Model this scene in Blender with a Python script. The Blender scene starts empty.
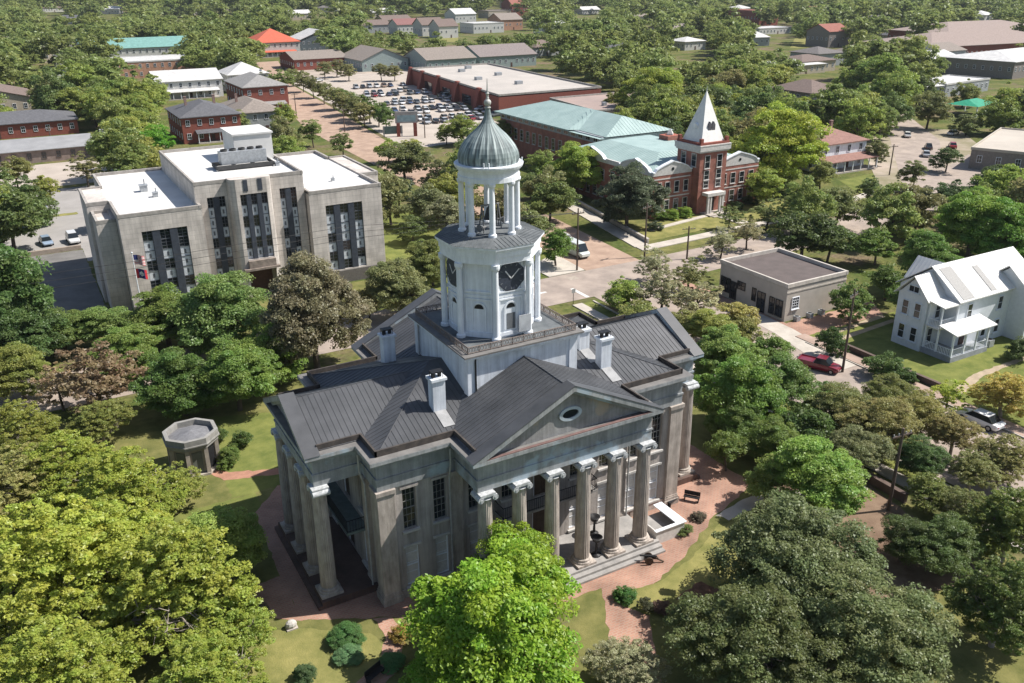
import bpy, math, random
import numpy as np
from mathutils import Vector, Matrix
random.seed(7)
SC = bpy.context.scene
COL = SC.collection

# ------------------------------------------------------------------ camera
F_PX = 871.4949
PITCH, YAW, ROLL = 0.399, -0.5126, -0.0088
CAM = np.array([-30.673, -57.468, 42.8472])
_F = np.array([math.sin(-YAW)*math.cos(PITCH), math.cos(YAW)*math.cos(PITCH), -math.sin(PITCH)])
_R = np.cross(_F, [0, 0, 1.0]); _R /= np.linalg.norm(_R)
_U = np.cross(_R, _F)
CR = _R*math.cos(ROLL)+_U*math.sin(ROLL)
CU = -_R*math.sin(ROLL)+_U*math.cos(ROLL)

def G(x, y, z=0.0):
    """survey helper: ground coordinates of a spot seen in the photograph, on the level z"""
    d = _F+CR*(x-512)/F_PX-CU*(y-341.5)/F_PX
    return CAM+d*((z-CAM[2])/d[2])

def PR(p):
    d = np.array(p, float)-CAM
    z = d@_F
    return 512+F_PX*(d@CR)/z, 341.5-F_PX*(d@CU)/z, z

cam = bpy.data.cameras.new('camera')
camo = bpy.data.objects.new('camera', cam)
COL.objects.link(camo)
camo.matrix_world = Matrix(((CR[0], CU[0], -_F[0], CAM[0]), (CR[1], CU[1], -_F[1], CAM[1]),
                            (CR[2], CU[2], -_F[2], CAM[2]), (0, 0, 0, 1)))
cam.sensor_fit = 'HORIZONTAL'; cam.sensor_width = 36
cam.lens = F_PX/1024*36
cam.clip_start = 1; cam.clip_end = 9000
SC.camera = camo

# ------------------------------------------------------------------ light
w = bpy.data.worlds.new('World'); SC.world = w; w.use_nodes = True
nt = w.node_tree
bg = nt.nodes['Background']
sky = nt.nodes.new('ShaderNodeTexSky'); sky.sky_type = 'NISHITA'; sky.sun_disc = False
SUN = Vector((1.0, -0.36, 1.3)).normalized()
sky.sun_elevation = math.asin(SUN.z)
sky.sun_rotation = math.atan2(SUN.x, SUN.y)
sky.air_density = 1.0; sky.dust_density = 1.2; sky.ozone_density = 1.0
nt.links.new(sky.outputs[0], bg.inputs[0]); bg.inputs[1].default_value = 0.085
sl = bpy.data.lights.new('sun', 'SUN'); sl.energy = 5.0; sl.angle = math.radians(0.5); sl.color = (1, 0.955, 0.89)
so = bpy.data.objects.new('sun', sl); COL.objects.link(so)
so.rotation_euler = SUN.to_track_quat('Z', 'Y').to_euler()
SC.view_settings.view_transform = 'Standard'; SC.view_settings.look = 'None'
SC.view_settings.exposure = 0.55; SC.view_settings.gamma = 1
SC.render.engine = 'CYCLES'
SC.cycles.max_bounces = 6; SC.cycles.diffuse_bounces = 3; SC.cycles.glossy_bounces = 2
SC.cycles.transmission_bounces = 3; SC.cycles.volume_bounces = 0; SC.cycles.transparent_max_bounces = 4

# ------------------------------------------------------------------ mesh builder
class M:
    def __init__(s): s.v = []; s.f = []; s.m = []; s.mi = 0
    def mat(s, i): s.mi = i; return s
    def face(s, pts):
        b = len(s.v); s.v += [tuple(map(float, p)) for p in pts]
        s.f.append(tuple(range(b, b+len(pts)))); s.m.append(s.mi); return s
    def raw(s, v, f):
        b = len(s.v); s.v += [tuple(map(float, p)) for p in v]
        for q in f: s.f.append(tuple(b+i for i in q)); s.m.append(s.mi)
        return s
    def box(s, x0, x1, y0, y1, z0, z1):
        if x0 > x1: x0, x1 = x1, x0
        if y0 > y1: y0, y1 = y1, y0
        v = [(x0,y0,z0),(x1,y0,z0),(x1,y1,z0),(x0,y1,z0),(x0,y0,z1),(x1,y0,z1),(x1,y1,z1),(x0,y1,z1)]
        return s.raw(v, [(0,3,2,1),(4,5,6,7),(0,1,5,4),(1,2,6,5),(2,3,7,6),(3,0,4,7)])
    def obox(s, c, ax, size):
        """box centred at c; ax = three unit axes; size = full sizes"""
        c = np.array(c, float); ax = [np.array(a, float) for a in ax]; h = [k/2 for k in size]
        v = []
        for z in (-1, 1):
            for x, y in ((-1,-1),(1,-1),(1,1),(-1,1)):
                v.append(c+ax[0]*h[0]*x+ax[1]*h[1]*y+ax[2]*h[2]*z)
        return s.raw(v, [(0,3,2,1),(4,5,6,7),(0,1,5,4),(1,2,6,5),(2,3,7,6),(3,0,4,7)])
    def prism(s, poly, z0, z1, cap=True):
        n = len(poly)
        a = sum(poly[i][0]*poly[(i+1) % n][1]-poly[(i+1) % n][0]*poly[i][1] for i in range(n))
        if a < 0: poly = poly[::-1]
        v = [(p[0], p[1], z0) for p in poly]+[(p[0], p[1], z1) for p in poly]
        f = [(i, (i+1) % n, n+(i+1) % n, n+i) for i in range(n)]
        if cap: f += [tuple(range(n-1, -1, -1)), tuple(range(n, 2*n))]
        return s.raw(v, f)
    def extr(s, poly3, vec):
        n = len(poly3); p = [np.array(q, float) for q in poly3]; d = np.array(vec, float)
        v = p+[q+d for q in p]
        f = [(i, (i+1) % n, n+(i+1) % n, n+i) for i in range(n)]+[tuple(range(n-1, -1, -1)), tuple(range(n, 2*n))]
        return s.raw(v, f)
    def tube(s, a, b, r0, r1=None, n=8, cap=True):
        r1 = r0 if r1 is None else r1
        a = np.array(a, float); b = np.array(b, float); d = b-a; L = np.linalg.norm(d)
        if L < 1e-6: return s
        d /= L
        u = np.cross(d, [0, 0, 1.0] if abs(d[2]) < .9 else [1.0, 0, 0]); u /= np.linalg.norm(u); w_ = np.cross(d, u)
        v = []
        for c, r in ((a, r0), (b, r1)):
            for i in range(n):
                t = 2*math.pi*i/n; v.append(c+(u*math.cos(t)+w_*math.sin(t))*r)
        f = [(i, (i+1) % n, n+(i+1) % n, n+i) for i in range(n)]
        if cap: f += [tuple(range(n-1, -1, -1)), tuple(range(n, 2*n))]
        return s.raw(v, f)
    def lathe(s, prof, cx, cy, n=24, rf=None, rot=0.0):
        v = []; k = len(prof)
        for r, z in prof:
            for i in range(n):
                t = rot+2*math.pi*i/n; rr = r*(rf(i, z) if rf else 1)
                v.append((cx+rr*math.cos(t), cy+rr*math.sin(t), z))
        f = []
        for j in range(k-1):
            for i in range(n):
                a = j*n+i; b = j*n+(i+1) % n; f.append((a, b, b+n, a+n))
        f.append(tuple(range(n-1, -1, -1))); f.append(tuple((k-1)*n+i for i in range(n)))
        return s.raw(v, f)
    def ico(s, c, r, sc=(1, 1, 1), seg=8, rings=5):
        prof = [(max(1e-3, r*math.sin(math.pi*i/rings)), -r*math.cos(math.pi*i/rings)) for i in range(rings+1)]
        v = []; n = seg
        for rr, z in prof:
            for i in range(n):
                t = 2*math.pi*i/n; v.append((c[0]+rr*math.cos(t)*sc[0], c[1]+rr*math.sin(t)*sc[1], c[2]+z*sc[2]))
        f = [(j*n+i, j*n+(i+1) % n, (j+1)*n+(i+1) % n, (j+1)*n+i) for j in range(rings) for i in range(n)]
        return s.raw(v, f)
    def seams(s, poly, step=.5, hgt=.05, wid=.05):
        """standing seams up a planar roof polygon"""
        p = [np.array(q, float) for q in poly]
        n = np.cross(p[1]-p[0], p[2]-p[0]); n /= np.linalg.norm(n)
        if n[2] < 0: n = -n
        e = np.cross([0, 0, 1.0], n)
        if np.linalg.norm(e) < 1e-4: return s
        e /= np.linalg.norm(e); u = np.cross(n, e)          # e along the eave, u up slope
        q = [((x-p[0])@e, (x-p[0])@u) for x in p]
        lo = min(a for a, b in q); hi = max(a for a, b in q)
        t = lo+step*.5
        while t < hi:
            xs = []
            for i in range(len(q)):
                a, b = q[i], q[(i+1) % len(q)]
                if (a[0]-t)*(b[0]-t) < 0: xs.append(a[1]+(b[1]-a[1])*(t-a[0])/(b[0]-a[0]))
            xs.sort()
            for i in range(0, len(xs)-1, 2):
                if xs[i+1]-xs[i] > .1:
                    c = p[0]+e*t+u*(xs[i]+xs[i+1])/2+n*hgt/2
                    s.obox(c, (e, u, n), (wid, xs[i+1]-xs[i], hgt))
            t += step
        return s
    def facade(s, o, ud, width, z0, z1, ops, depth=.3):
        """wall plane from o along ud (outward normal = ud x up); ops = (u0,u1,za,zb) real openings with reveals"""
        o = np.array(o, float); ud = np.array(ud, float); nn = np.cross(ud, [0, 0, 1.0])
        P = lambda u, z, d=0: tuple(o+ud*u-nn*d+np.array([0, 0, z]))
        us = sorted(set([0, width]+[a for q in ops for a in q[:2]])); zs = sorted(set([z0, z1]+[a for q in ops for a in q[2:4]]))
        for i in range(len(us)-1):
            for j in range(len(zs)-1):
                a, b, c, d = us[i], us[i+1], zs[j], zs[j+1]
                mu, mz = (a+b)/2, (c+d)/2
                if any(q[0] < mu < q[1] and q[2] < mz < q[3] for q in ops): continue
                s.face([P(a, c), P(b, c), P(b, d), P(a, d)])
        for a, b, c, d in [q[:4] for q in ops]:
            s.face([P(a, c), P(a, c, depth), P(b, c, depth), P(b, c)][::-1])
            s.face([P(a, d), P(a, d, depth), P(b, d, depth), P(b, d)])
            s.face([P(a, c), P(a, c, depth), P(a, d, depth), P(a, d)])
            s.face([P(b, c), P(b, c, depth), P(b, d, depth), P(b, d)][::-1])
        return s
    def build(s, name, mats, parent=None, o=None, smooth=False):
        if not isinstance(mats, (list, tuple)): mats = [mats]
        me = bpy.data.meshes.new(name)
        v = s.v
        if o is not None: v = [(a-o[0], b-o[1], c-o[2]) for a, b, c in v]
        me.from_pydata(v, [], s.f)
        for m_ in mats: me.materials.append(m_)
        if len(mats) > 1: me.polygons.foreach_set('material_index', [min(i, len(mats)-1) for i in s.m])
        if smooth: me.polygons.foreach_set('use_smooth', [True]*len(s.f))
        me.update()
        ob = bpy.data.objects.new(name, me); COL.objects.link(ob)
        if parent is not None: ob.parent = parent
        return ob

def thing(name, label, cat, loc=(0, 0, 0), rz=0, group=None):
    o = bpy.data.objects.new(name, None); COL.objects.link(o)
    o.location = loc; o.rotation_euler = (0, 0, rz); o.empty_display_size = .5
    o['label'] = label; o['category'] = cat
    if group: o['group'] = group
    return o
def tag(o, label, cat, group=None, kind=None):
    o['label'] = label; o['category'] = cat
    if group: o['group'] = group
    if kind: o['kind'] = kind
    return o
def struct(m, name, mat):
    o = m.build(name, mat); o['kind'] = 'structure'; return o
def dup(root, loc, rz, label=None, group=None, scale=None, color=None):
    r = root.copy(); COL.objects.link(r); r.location = loc; r.rotation_euler = (0, 0, rz)
    if label: r['label'] = label
    if group: r['group'] = group
    if scale: r.scale = scale
    for ch in list(root.children):
        c = ch.copy(); COL.objects.link(c); c.parent = r
        if color: c.color = color
        for g in ch.children:
            d = g.copy(); COL.objects.link(d); d.parent = c
            if color: d.color = color
    return r

# ------------------------------------------------------------------ materials
def newmat(name):
    m = bpy.data.materials.new(name); m.use_nodes = True
    return m, m.node_tree, m.node_tree.nodes['Principled BSDF']
MATS = {}
def mat(name, c, rough=.8, *a, streak=0, patch=None, **k):
    if name in MATS: return MATS[name]
    m = mat0(name, c, rough, *a, **k)
    if streak or patch: weather(m, streak, patch)
    return m
def mat0(name, c, rough=.8, var=.15, scale=1.2, c2=None, metal=0, bump=0.0, bscale=20, spec=.3, detail=6, stretch=None, world=False):
    """plain procedural surface: two tones mixed by noise at two sizes"""
    if name in MATS: return MATS[name]
    m, t, b = newmat(name)
    c2 = c2 or tuple(max(0, k*(1-2*var)) for k in c)
    tc = t.nodes.new('ShaderNodeTexCoord')
    if world:
        geo = t.nodes.new('ShaderNodeNewGeometry'); src = geo.outputs['Position']
    else: src = tc.outputs['Object']
    if stretch:
        mp = t.nodes.new('ShaderNodeMapping'); mp.inputs['Scale'].default_value = stretch
        t.links.new(src, mp.inputs[0]); src = mp.outputs[0]
    n1 = t.nodes.new('ShaderNodeTexNoise'); n1.inputs['Scale'].default_value = scale; n1.inputs['Detail'].default_value = detail
    n1.inputs['Roughness'].default_value = .65
    t.links.new(src, n1.inputs['Vector'])
    r = t.nodes.new('ShaderNodeValToRGB'); r.color_ramp.elements[0].position = .35; r.color_ramp.elements[1].position = .65
    t.links.new(n1.outputs[0], r.inputs[0])
    mx = t.nodes.new('ShaderNodeMix'); mx.data_type = 'RGBA'
    mx.inputs[6].default_value = (*c2, 1); mx.inputs[7].default_value = (*c, 1)
    t.links.new(r.outputs[0], mx.inputs[0]); t.links.new(mx.outputs[2], b.inputs['Base Color'])
    b.inputs['Roughness'].default_value = rough; b.inputs['Metallic'].default_value = metal
    b.inputs['Specular IOR Level'].default_value = spec
    if bump:
        n2 = t.nodes.new('ShaderNodeTexNoise'); n2.inputs['Scale'].default_value = bscale; n2.inputs['Detail'].default_value = 4
        t.links.new(src, n2.inputs['Vector'])
        bp = t.nodes.new('ShaderNodeBump'); bp.inputs['Strength'].default_value = bump; bp.inputs['Distance'].default_value = .05
        t.links.new(n2.outputs[0], bp.inputs['Height']); t.links.new(bp.outputs[0], b.inputs['Normal'])
    MATS[name] = m
    return m
def weather(m, streak, patch):
    """grime runs down the surface and odd patches of another paint"""
    t = m.node_tree; b = t.nodes['Principled BSDF']; l = b.inputs['Base Color'].links[0].from_socket
    tc = t.nodes.new('ShaderNodeTexCoord')
    if streak:
        mp = t.nodes.new('ShaderNodeMapping'); mp.inputs['Scale'].default_value = (2.6, 2.6, .16); t.links.new(tc.outputs['Object'], mp.inputs[0])
        n = t.nodes.new('ShaderNodeTexNoise'); n.inputs['Scale'].default_value = 1; n.inputs['Detail'].default_value = 8; n.inputs['Roughness'].default_value = .7; t.links.new(mp.outputs[0], n.inputs['Vector'])
        r = t.nodes.new('ShaderNodeMapRange'); r.inputs[1].default_value = .36; r.inputs[2].default_value = .6; r.inputs[3].default_value = 1-streak; r.inputs[4].default_value = 1.06; t.links.new(n.outputs[0], r.inputs[0])
        x = t.nodes.new('ShaderNodeMix'); x.data_type = 'RGBA'; x.blend_type = 'MULTIPLY'; x.inputs[0].default_value = 1; t.links.new(l, x.inputs[6]); t.links.new(r.outputs[0], x.inputs[7]); l = x.outputs[2]
    if patch:
        n = t.nodes.new('ShaderNodeTexNoise'); n.inputs['Scale'].default_value = .33; n.inputs['Detail'].default_value = 5; n.inputs['Roughness'].default_value = .55; t.links.new(tc.outputs['Object'], n.inputs['Vector'])
        r = t.nodes.new('ShaderNodeMapRange'); r.inputs[1].default_value = .56; r.inputs[2].default_value = .62; r.inputs[4].default_value = .8; t.links.new(n.outputs[0], r.inputs[0])
        x = t.nodes.new('ShaderNodeMix'); x.data_type = 'RGBA'; t.links.new(r.outputs[0], x.inputs[0]); t.links.new(l, x.inputs[6]); x.inputs[7].default_value = (*patch, 1); l = x.outputs[2]
    t.links.new(l, b.inputs['Base Color'])
def brickmat(name, c1, c2, mortar, sc=1.0, flat=False, bw=.24, rh=.09, ms=.012, lo=.65, nsc=.7):
    if name in MATS: return MATS[name]
    m, t, b = newmat(name)
    tc = t.nodes.new('ShaderNodeTexCoord')
    mp = t.nodes.new('ShaderNodeMapping')
    if not flat: mp.inputs['Rotation'].default_value = (math.radians(90), 0, 0)
    # walls facing x and y alike: use (x+y, z)
    sx = t.nodes.new('ShaderNodeSeparateXYZ'); cx = t.nodes.new('ShaderNodeCombineXYZ'); ad = t.nodes.new('ShaderNodeMath'); ad.operation = 'ADD'
    t.links.new(tc.outputs['Object'], sx.inputs[0])
    if flat:
        t.links.new(sx.outputs[0], cx.inputs[0]); t.links.new(sx.outputs[1], cx.inputs[1])
    else:
        t.links.new(sx.outputs[0], ad.inputs[0]); t.links.new(sx.outputs[1], ad.inputs[1]); t.links.new(ad.outputs[0], cx.inputs[0]); t.links.new(sx.outputs[2], cx.inputs[1])
    br = t.nodes.new('ShaderNodeTexBrick'); br.inputs['Scale'].default_value = sc
    br.inputs['Color1'].default_value = (*c1, 1); br.inputs['Color2'].default_value = (*c2, 1); br.inputs['Mortar'].default_value = (*mortar, 1)
    br.inputs['Brick Width'].default_value = bw; br.inputs['Row Height'].default_value = rh; br.inputs['Mortar Size'].default_value = ms
    t.links.new(cx.outputs[0], br.inputs['Vector'])
    n1 = t.nodes.new('ShaderNodeTexNoise'); n1.inputs['Scale'].default_value = nsc; n1.inputs['Detail'].default_value = 8
    t.links.new(tc.outputs['Object'], n1.inputs['Vector'])
    mr = t.nodes.new('ShaderNodeMapRange'); mr.inputs[1].default_value = .3; mr.inputs[2].default_value = .7; mr.inputs[3].default_value = lo; mr.inputs[4].default_value = 1.2
    t.links.new(n1.outputs[0], mr.inputs[0])
    mx = t.nodes.new('ShaderNodeMix'); mx.data_type = 'RGBA'; mx.blend_type = 'MULTIPLY'; mx.inputs[0].default_value = 1
    t.links.new(br.outputs[0], mx.inputs[6]); t.links.new(mr.outputs[0], mx.inputs[7]); t.links.new(mx.outputs[2], b.inputs['Base Color'])
    b.inputs['Roughness'].default_value = .9
    MATS[name] = m
    return m
def glassmat(name='window_glass', c=(.015, .02, .025)):
    if name in MATS: return MATS[name]
    m, t, b = newmat(name)
    b.inputs['Base Color'].default_value = (*c, 1); b.inputs['Roughness'].default_value = .08; b.inputs['Specular IOR Level'].default_value = .6
    MATS[name] = m
    return m
STUCCO = mat('stucco_brown', (.46, .415, .38), .9, scale=.5, c2=(.35, .315, .29), bump=.3, bscale=6, streak=.35)
STONE = mat('column_stone', (.49, .43, .38), .85, scale=1.6, c2=(.32, .28, .245), bump=.25, bscale=14, stretch=(1, 1, .5), streak=.3)
ENTAB = mat('entablature_paint', (.36, .37, .375), .8, scale=.45, c2=(.23, .245, .25), bump=.1, streak=.3, patch=(.36, .44, .5))
TYMP = mat('tympanum_plaster', (.33, .33, .325), .9, scale=.6, c2=(.22, .215, .21), bump=.25, bscale=8, streak=.25, patch=(.4, .33, .25))
WHITE = mat('white_paint', (.8, .83, .87), .6, scale=1.1, c2=(.7, .73, .77), bump=.05, streak=.12)
CAPW = mat('capital_paint', (.56, .57, .58), .75, scale=4, c2=(.3, .31, .31))
BASEW = mat('tower_base_paint', (.74, .77, .81), .7, scale=.5, c2=(.56, .6, .65), bump=.1, streak=.22)
ROOFM = mat('metal_roof', (.085, .087, .093), .45, scale=.35, c2=(.05, .052, .056), spec=.5, detail=9)
GUTTER = mat('gutter_rust', (.09, .075, .065), .9, scale=2, c2=(.045, .04, .038))
LEDGE = mat('cornice_top', (.2, .19, .18), .8, scale=1, c2=(.13, .125, .12))
DECK = mat('deck_slate', (.15, .16, .165), .7, scale=1, c2=(.09, .1, .105))  # slate tone, darkened to include the shadows lying on the tower deck
IRON = mat('iron_black', (.02, .02, .022), .5, scale=4)
RAILB = mat('iron_brown', (.22, .18, .155), .7, scale=4, c2=(.13, .1, .09))
SHUT = mat('white_shutter', (.62, .6, .57), .7, scale=3, c2=(.5, .48, .46))
TRIM = mat('sill_stone', (.55, .53, .5), .8, scale=2)
GLASS = glassmat()
CONC = mat('concrete', (.47, .42, .37), .9, scale=.8, c2=(.36, .32, .28), bump=.1)
# ================================================================== the museum
A_, B_, C_, D_, E_, G_ = 8.1, 11.9, 14.1, 8.3, 17.7, 5.4
def cross(i):
    a, b, c, d, e, g = A_-i, B_-i, C_-i, D_-i, E_-i, G_-i
    return [(-a,-b),(a,-b),(a,-d),(c,-d),(c,-g),(e,-g),(e,g),(c,g),(c,d),(a,d),(a,b),(-a,b),(-a,d),(-c,d),(-c,g),(-e,g),(-e,-g),(-c,-g),(-c,-d),(-a,-d)]
MUS = thing('courthouse_museum', 'grand grey-brown columned courthouse with a white clock tower and green dome', 'courthouse', (0, 0, 0))
WX0, WY0 = 13.35, 7.6
# openings, per facade, along u from the left end
wins_u = [(-11.15, 1.05), (-8.75, 1.05), (-5.9, 1.05), (-3.1, 1.05), (3.1, 1.05), (5.9, 1.05), (8.75, 1.05), (11.15, 1.05)]
front_ops = []
for c, w_ in wins_u:
    front_ops += [(WX0+c-w_/2, WX0+c+w_/2, 5.8, 9.3), (WX0+c-w_/2, WX0+c+w_/2, .9, 4.3)]
front_ops += [(WX0-.9, WX0+.9, .6, 4.2), (WX0-.8, WX0+.8, 5.1, 8.6)]
side_ops = []
for c in (-3.6, 3.6):
    side_ops += [(WY0+c-.6, WY0+c+.6, 5.8, 9.3), (WY0+c-.6, WY0+c+.6, .9, 4.3)]
side_ops += [(WY0-.85, WY0+.85, .5, 4.1), (WY0-.8, WY0+.8, 5.1, 8.6)]
m = M()
m.facade((-WX0, -WY0, 0), (1, 0, 0), 2*WX0, 0, 9.75, front_ops)
m.facade((WX0, WY0, 0), (-1, 0, 0), 2*WX0, 0, 9.75, front_ops)
m.facade((-WX0, WY0, 0), (0, -1, 0), 2*WY0, 0, 9.75, side_ops)
m.facade((WX0, -WY0, 0), (0, 1, 0), 2*WY0, 0, 9.75, side_ops)
m.build('wall', STUCCO, MUS)
# plinth between pilasters
t_ = .12
for x_ in (-12.2, 8.75):
    m = M(); m.box(x_, x_+3.45, -WY0-t_, -WY0-.002, 0, .75); m.build('plinth', STONE, MUS)

MUNT = mat('muntin_grey', (.27, .265, .25), .7)
def museum_window(origin, ud, u, z0, z1, wid, upper):
    """window set .3 back in its opening, u centre"""
    o = np.array(origin, float); ud = np.array(ud, float); nn = np.cross(ud, [0, 0, 1.0]); up = np.array([0, 0, 1.0])
    c = lambda uu, z, d: o+ud*uu-nn*d+up*z
    ax = (ud, nn, up); h = z1-z0; zc = (z0+z1)/2
    g = M(); g.obox(c(u, zc, .24), ax, (wid, .03, h)); w_ = g.build('window', GLASS if upper else SHUT, MUS)
    fr = M(); k = .07
    for s in (-1, 1): fr.obox(c(u+s*(wid/2-k/2), zc, .19), ax, (k, .07, h))
    fr.obox(c(u, z0+k/2, .19), ax, (wid-2*k, .07, k)); fr.obox(c(u, z1-k/2, .19), ax, (wid-2*k, .07, k)); fr.obox(c(u, zc, .19), ax, (wid-2*k, .06, k))
    if upper:
        for i in (1, 2): fr.obox(c(u-wid/2+wid*i/3, zc, .205), ax, (.03, .03, h-2*k))
        for j in range(1, 6):
            if j != 3: fr.obox(c(u, z0+h*j/6, .205), ax, (wid-2*k, .026, .03))
    else:
        for i in (1, 2, 3): fr.obox(c(u, z0+h*i/4+.2, .205), ax, (wid-2*k, .02, .04))
    fr.build('frame', MUNT if upper else WHITE, w_)
    sl_ = M(); sl_.obox(c(u, z0-.09, -.06), ax, (wid+.3, .26, .16)); sl_.build('sill', TRIM, w_)
    if True:
        li = M(); li.obox(c(u, z1+.12, -.045), ax, (wid+.36, .1, .2)); li.build('lintel', STUCCO if upper else TRIM, w_)
def museum_door(origin, ud, u, z0, z1, wid):
    o = np.array(origin, float); ud = np.array(ud, float); nn = np.cross(ud, [0, 0, 1.0]); up = np.array([0, 0, 1.0])
    c = lambda uu, z, d: o+ud*uu-nn*d+up*z
    ax = (ud, nn, up); h = z1-z0
    dm = mat('door_wood', (.09, .06, .04), .6, scale=3)
    d = M()
    for s in (-1, 1): d.obox(c(u+s*wid/4, (z0+z1)/2-.3, .22), ax, (wid/2-.03, .06, h-.6))
    d = d.build('door', dm, MUS)
    f = M()
    for s in (-1, 1): f.obox(c(u+s*(wid/2-.06), (z0+z1)/2, .17), ax, (.12, .1, h))
    f.obox(c(u, z1-.06, .17), ax, (wid-.24, .1, .12)); f.obox(c(u, z1-.6, .17), ax, (wid-.24, .1, .08)); f.build('frame', WHITE, d)
for org, ud in (((-WX0, -WY0, 0), (1, 0, 0)), ((WX0, WY0, 0), (-1, 0, 0))):
    for c, w_ in wins_u:
        museum_window(org, ud, WX0+c, 5.8, 9.3, w_, True); museum_window(org, ud, WX0+c, .9, 4.3, w_, False)
    museum_door(org, ud, WX0, .6, 4.2, 1.8); museum_door(org, ud, WX0, 5.1, 8.6, 1.6)
for org, ud in (((-WX0, WY0, 0), (0, -1, 0)), ((WX0, -WY0, 0), (0, 1, 0))):
    for c in (-3.6, 3.6):
        museum_window(org, ud, WY0+c, 5.8, 9.3, 1.2, True); museum_window(org, ud, WY0+c, .9, 4.3, 1.2, False)
    museum_door(org, ud, WY0, .5, 4.1, 1.7); museum_door(org, ud, WY0, 5.1, 8.6, 1.6)

def pilaster(x0, x1, y0, y1):
    m = M(); m.box(x0, x1, y0, y1, .95, 9.25)
    m.box(x0-.14, x1+.14, y0-.14, y1+.14, 0, .55); m.box(x0-.08, x1+.08, y0-.08, y1+.08, .55, .8); m.box(x0-.04, x1+.04, y0-.04, y1+.04, .8, .95)
    m.box(x0-.04, x1+.04, y0-.04, y1+.04, 9.25, 9.4); m.box(x0-.1, x1+.1, y0-.1, y1+.1, 9.4, 9.72)
    m.build('pilaster', STONE, MUS)
for sx in (-1, 1):
    for sy in (-1, 1):
        xs = sorted((sx*13.62, sx*12.35)); ys = sorted((sy*7.86, sy*6.6)); pilaster(xs[0], xs[1], ys[0], ys[1])
        xs = sorted((sx*7.0, sx*7.95)); ys = sorted((sy*7.2, sy*7.84)); pilaster(xs[0], xs[1], ys[0], ys[1])
        xs = sorted((sx*13.0, sx*13.6)); ys = sorted((sy*4.5, sy*5.5)); pilaster(xs[0], xs[1], ys[0], ys[1])

# entablature and cornice
m = M(); m.prism(cross(.56), 9.72, 10.55); m.prism(cross(.5), 10.55, 10.7); m.prism(cross(.6), 10.7, 11.75)
m.build('entablature', ENTAB, MUS)
m = M(); m.prism(cross(.42), 11.75, 11.95); m.prism(cross(.24), 11.95, 12.12); m.prism(cross(.0), 12.12, 12.4)
m.mat(1).prism(cross(.02), 12.402, 12.42)
m.build('cornice', [ENTAB, LEDGE], MUS)
RED = mat('flashing_red', (.19, .12, .11), .8, scale=2)
for s in (-1, 1):
    f = M(); ys = sorted((s*(B_-.28), s*(B_-.02))); f.box(-A_+.4, A_-.4, ys[0], ys[1], 12.42, 12.47); f.build('flashing', RED, MUS)

# roofs: hip over the main block, gables over the porticoes
ROOF = M()
zE = 12.48
def hipz(x, y): return min(zE+.34*(C_-.75-abs(x)), zE+.34*(D_-.7-abs(y)))
hx, hy = C_-.75, D_-.7
rx = hx-hy
rz = zE+.34*hy
ROOFP = [[(-hx,-hy,zE),(hx,-hy,zE),(rx,0,rz),(-rx,0,rz)], [(hx,hy,zE),(-hx,hy,zE),(-rx,0,rz),(rx,0,rz)],
         [(-hx,hy,zE),(-hx,-hy,zE),(-rx,0,rz)], [(hx,-hy,zE),(hx,hy,zE),(rx,0,rz)]]
gw = G_-.6; gz = zE+.43*gw
for s in (-1, 1):
    xe, xi = s*(E_-1.05), s*6.0
    q1 = [(xe,-gw,zE),(xi,-gw,zE),(xi,0,gz),(xe,0,gz)]; q2 = [(xe,gw,zE),(xe,0,gz),(xi,0,gz),(xi,gw,zE)]
    ROOFP += [q1, q2]
aw = A_-.5; az = zE+.455*aw
for s in (-1, 1):
    ye, yi = s*(B_-.85), s*3.5
    q1 = [(-aw,ye,zE),(0,ye,az),(0,yi,az),(-aw,yi,zE)]; q2 = [(aw,ye,zE),(aw,yi,zE),(0,yi,az),(0,ye,az)]
    ROOFP += [q1, q2]
def upw(q):
    n = np.cross(np.array(q[1])-np.array(q[0]), np.array(q[2])-np.array(q[0]))
    return q if n[2] > 0 else q[::-1]
for q in ROOFP:
    q = upw(q); ROOF.face(q); ROOF.seams(q, .42, .03, .03)
roof = ROOF.build('roof', ROOFM, MUS)
# hip and valley caps
for a, b in (((-hx,-hy,zE),(-rx,0,rz)), ((hx,-hy,zE),(rx,0,rz)), ((-hx,hy,zE),(-rx,0,rz)), ((hx,hy,zE),(rx,0,rz)),
             ((-E_+1.1,0,gz),(-7.7,0,gz)), ((E_-1.1,0,gz),(7.7,0,gz)), ((0,-B_+.9,az),(0,-4.8,az)), ((0,B_-.9,az),(0,4.8,az))):
    m = M(); m.tube((a[0], a[1], a[2]+.01), (b[0], b[1], b[2]+.01), .05, n=6); m.build('ridge_cap', ROOFM, roof)
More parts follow.
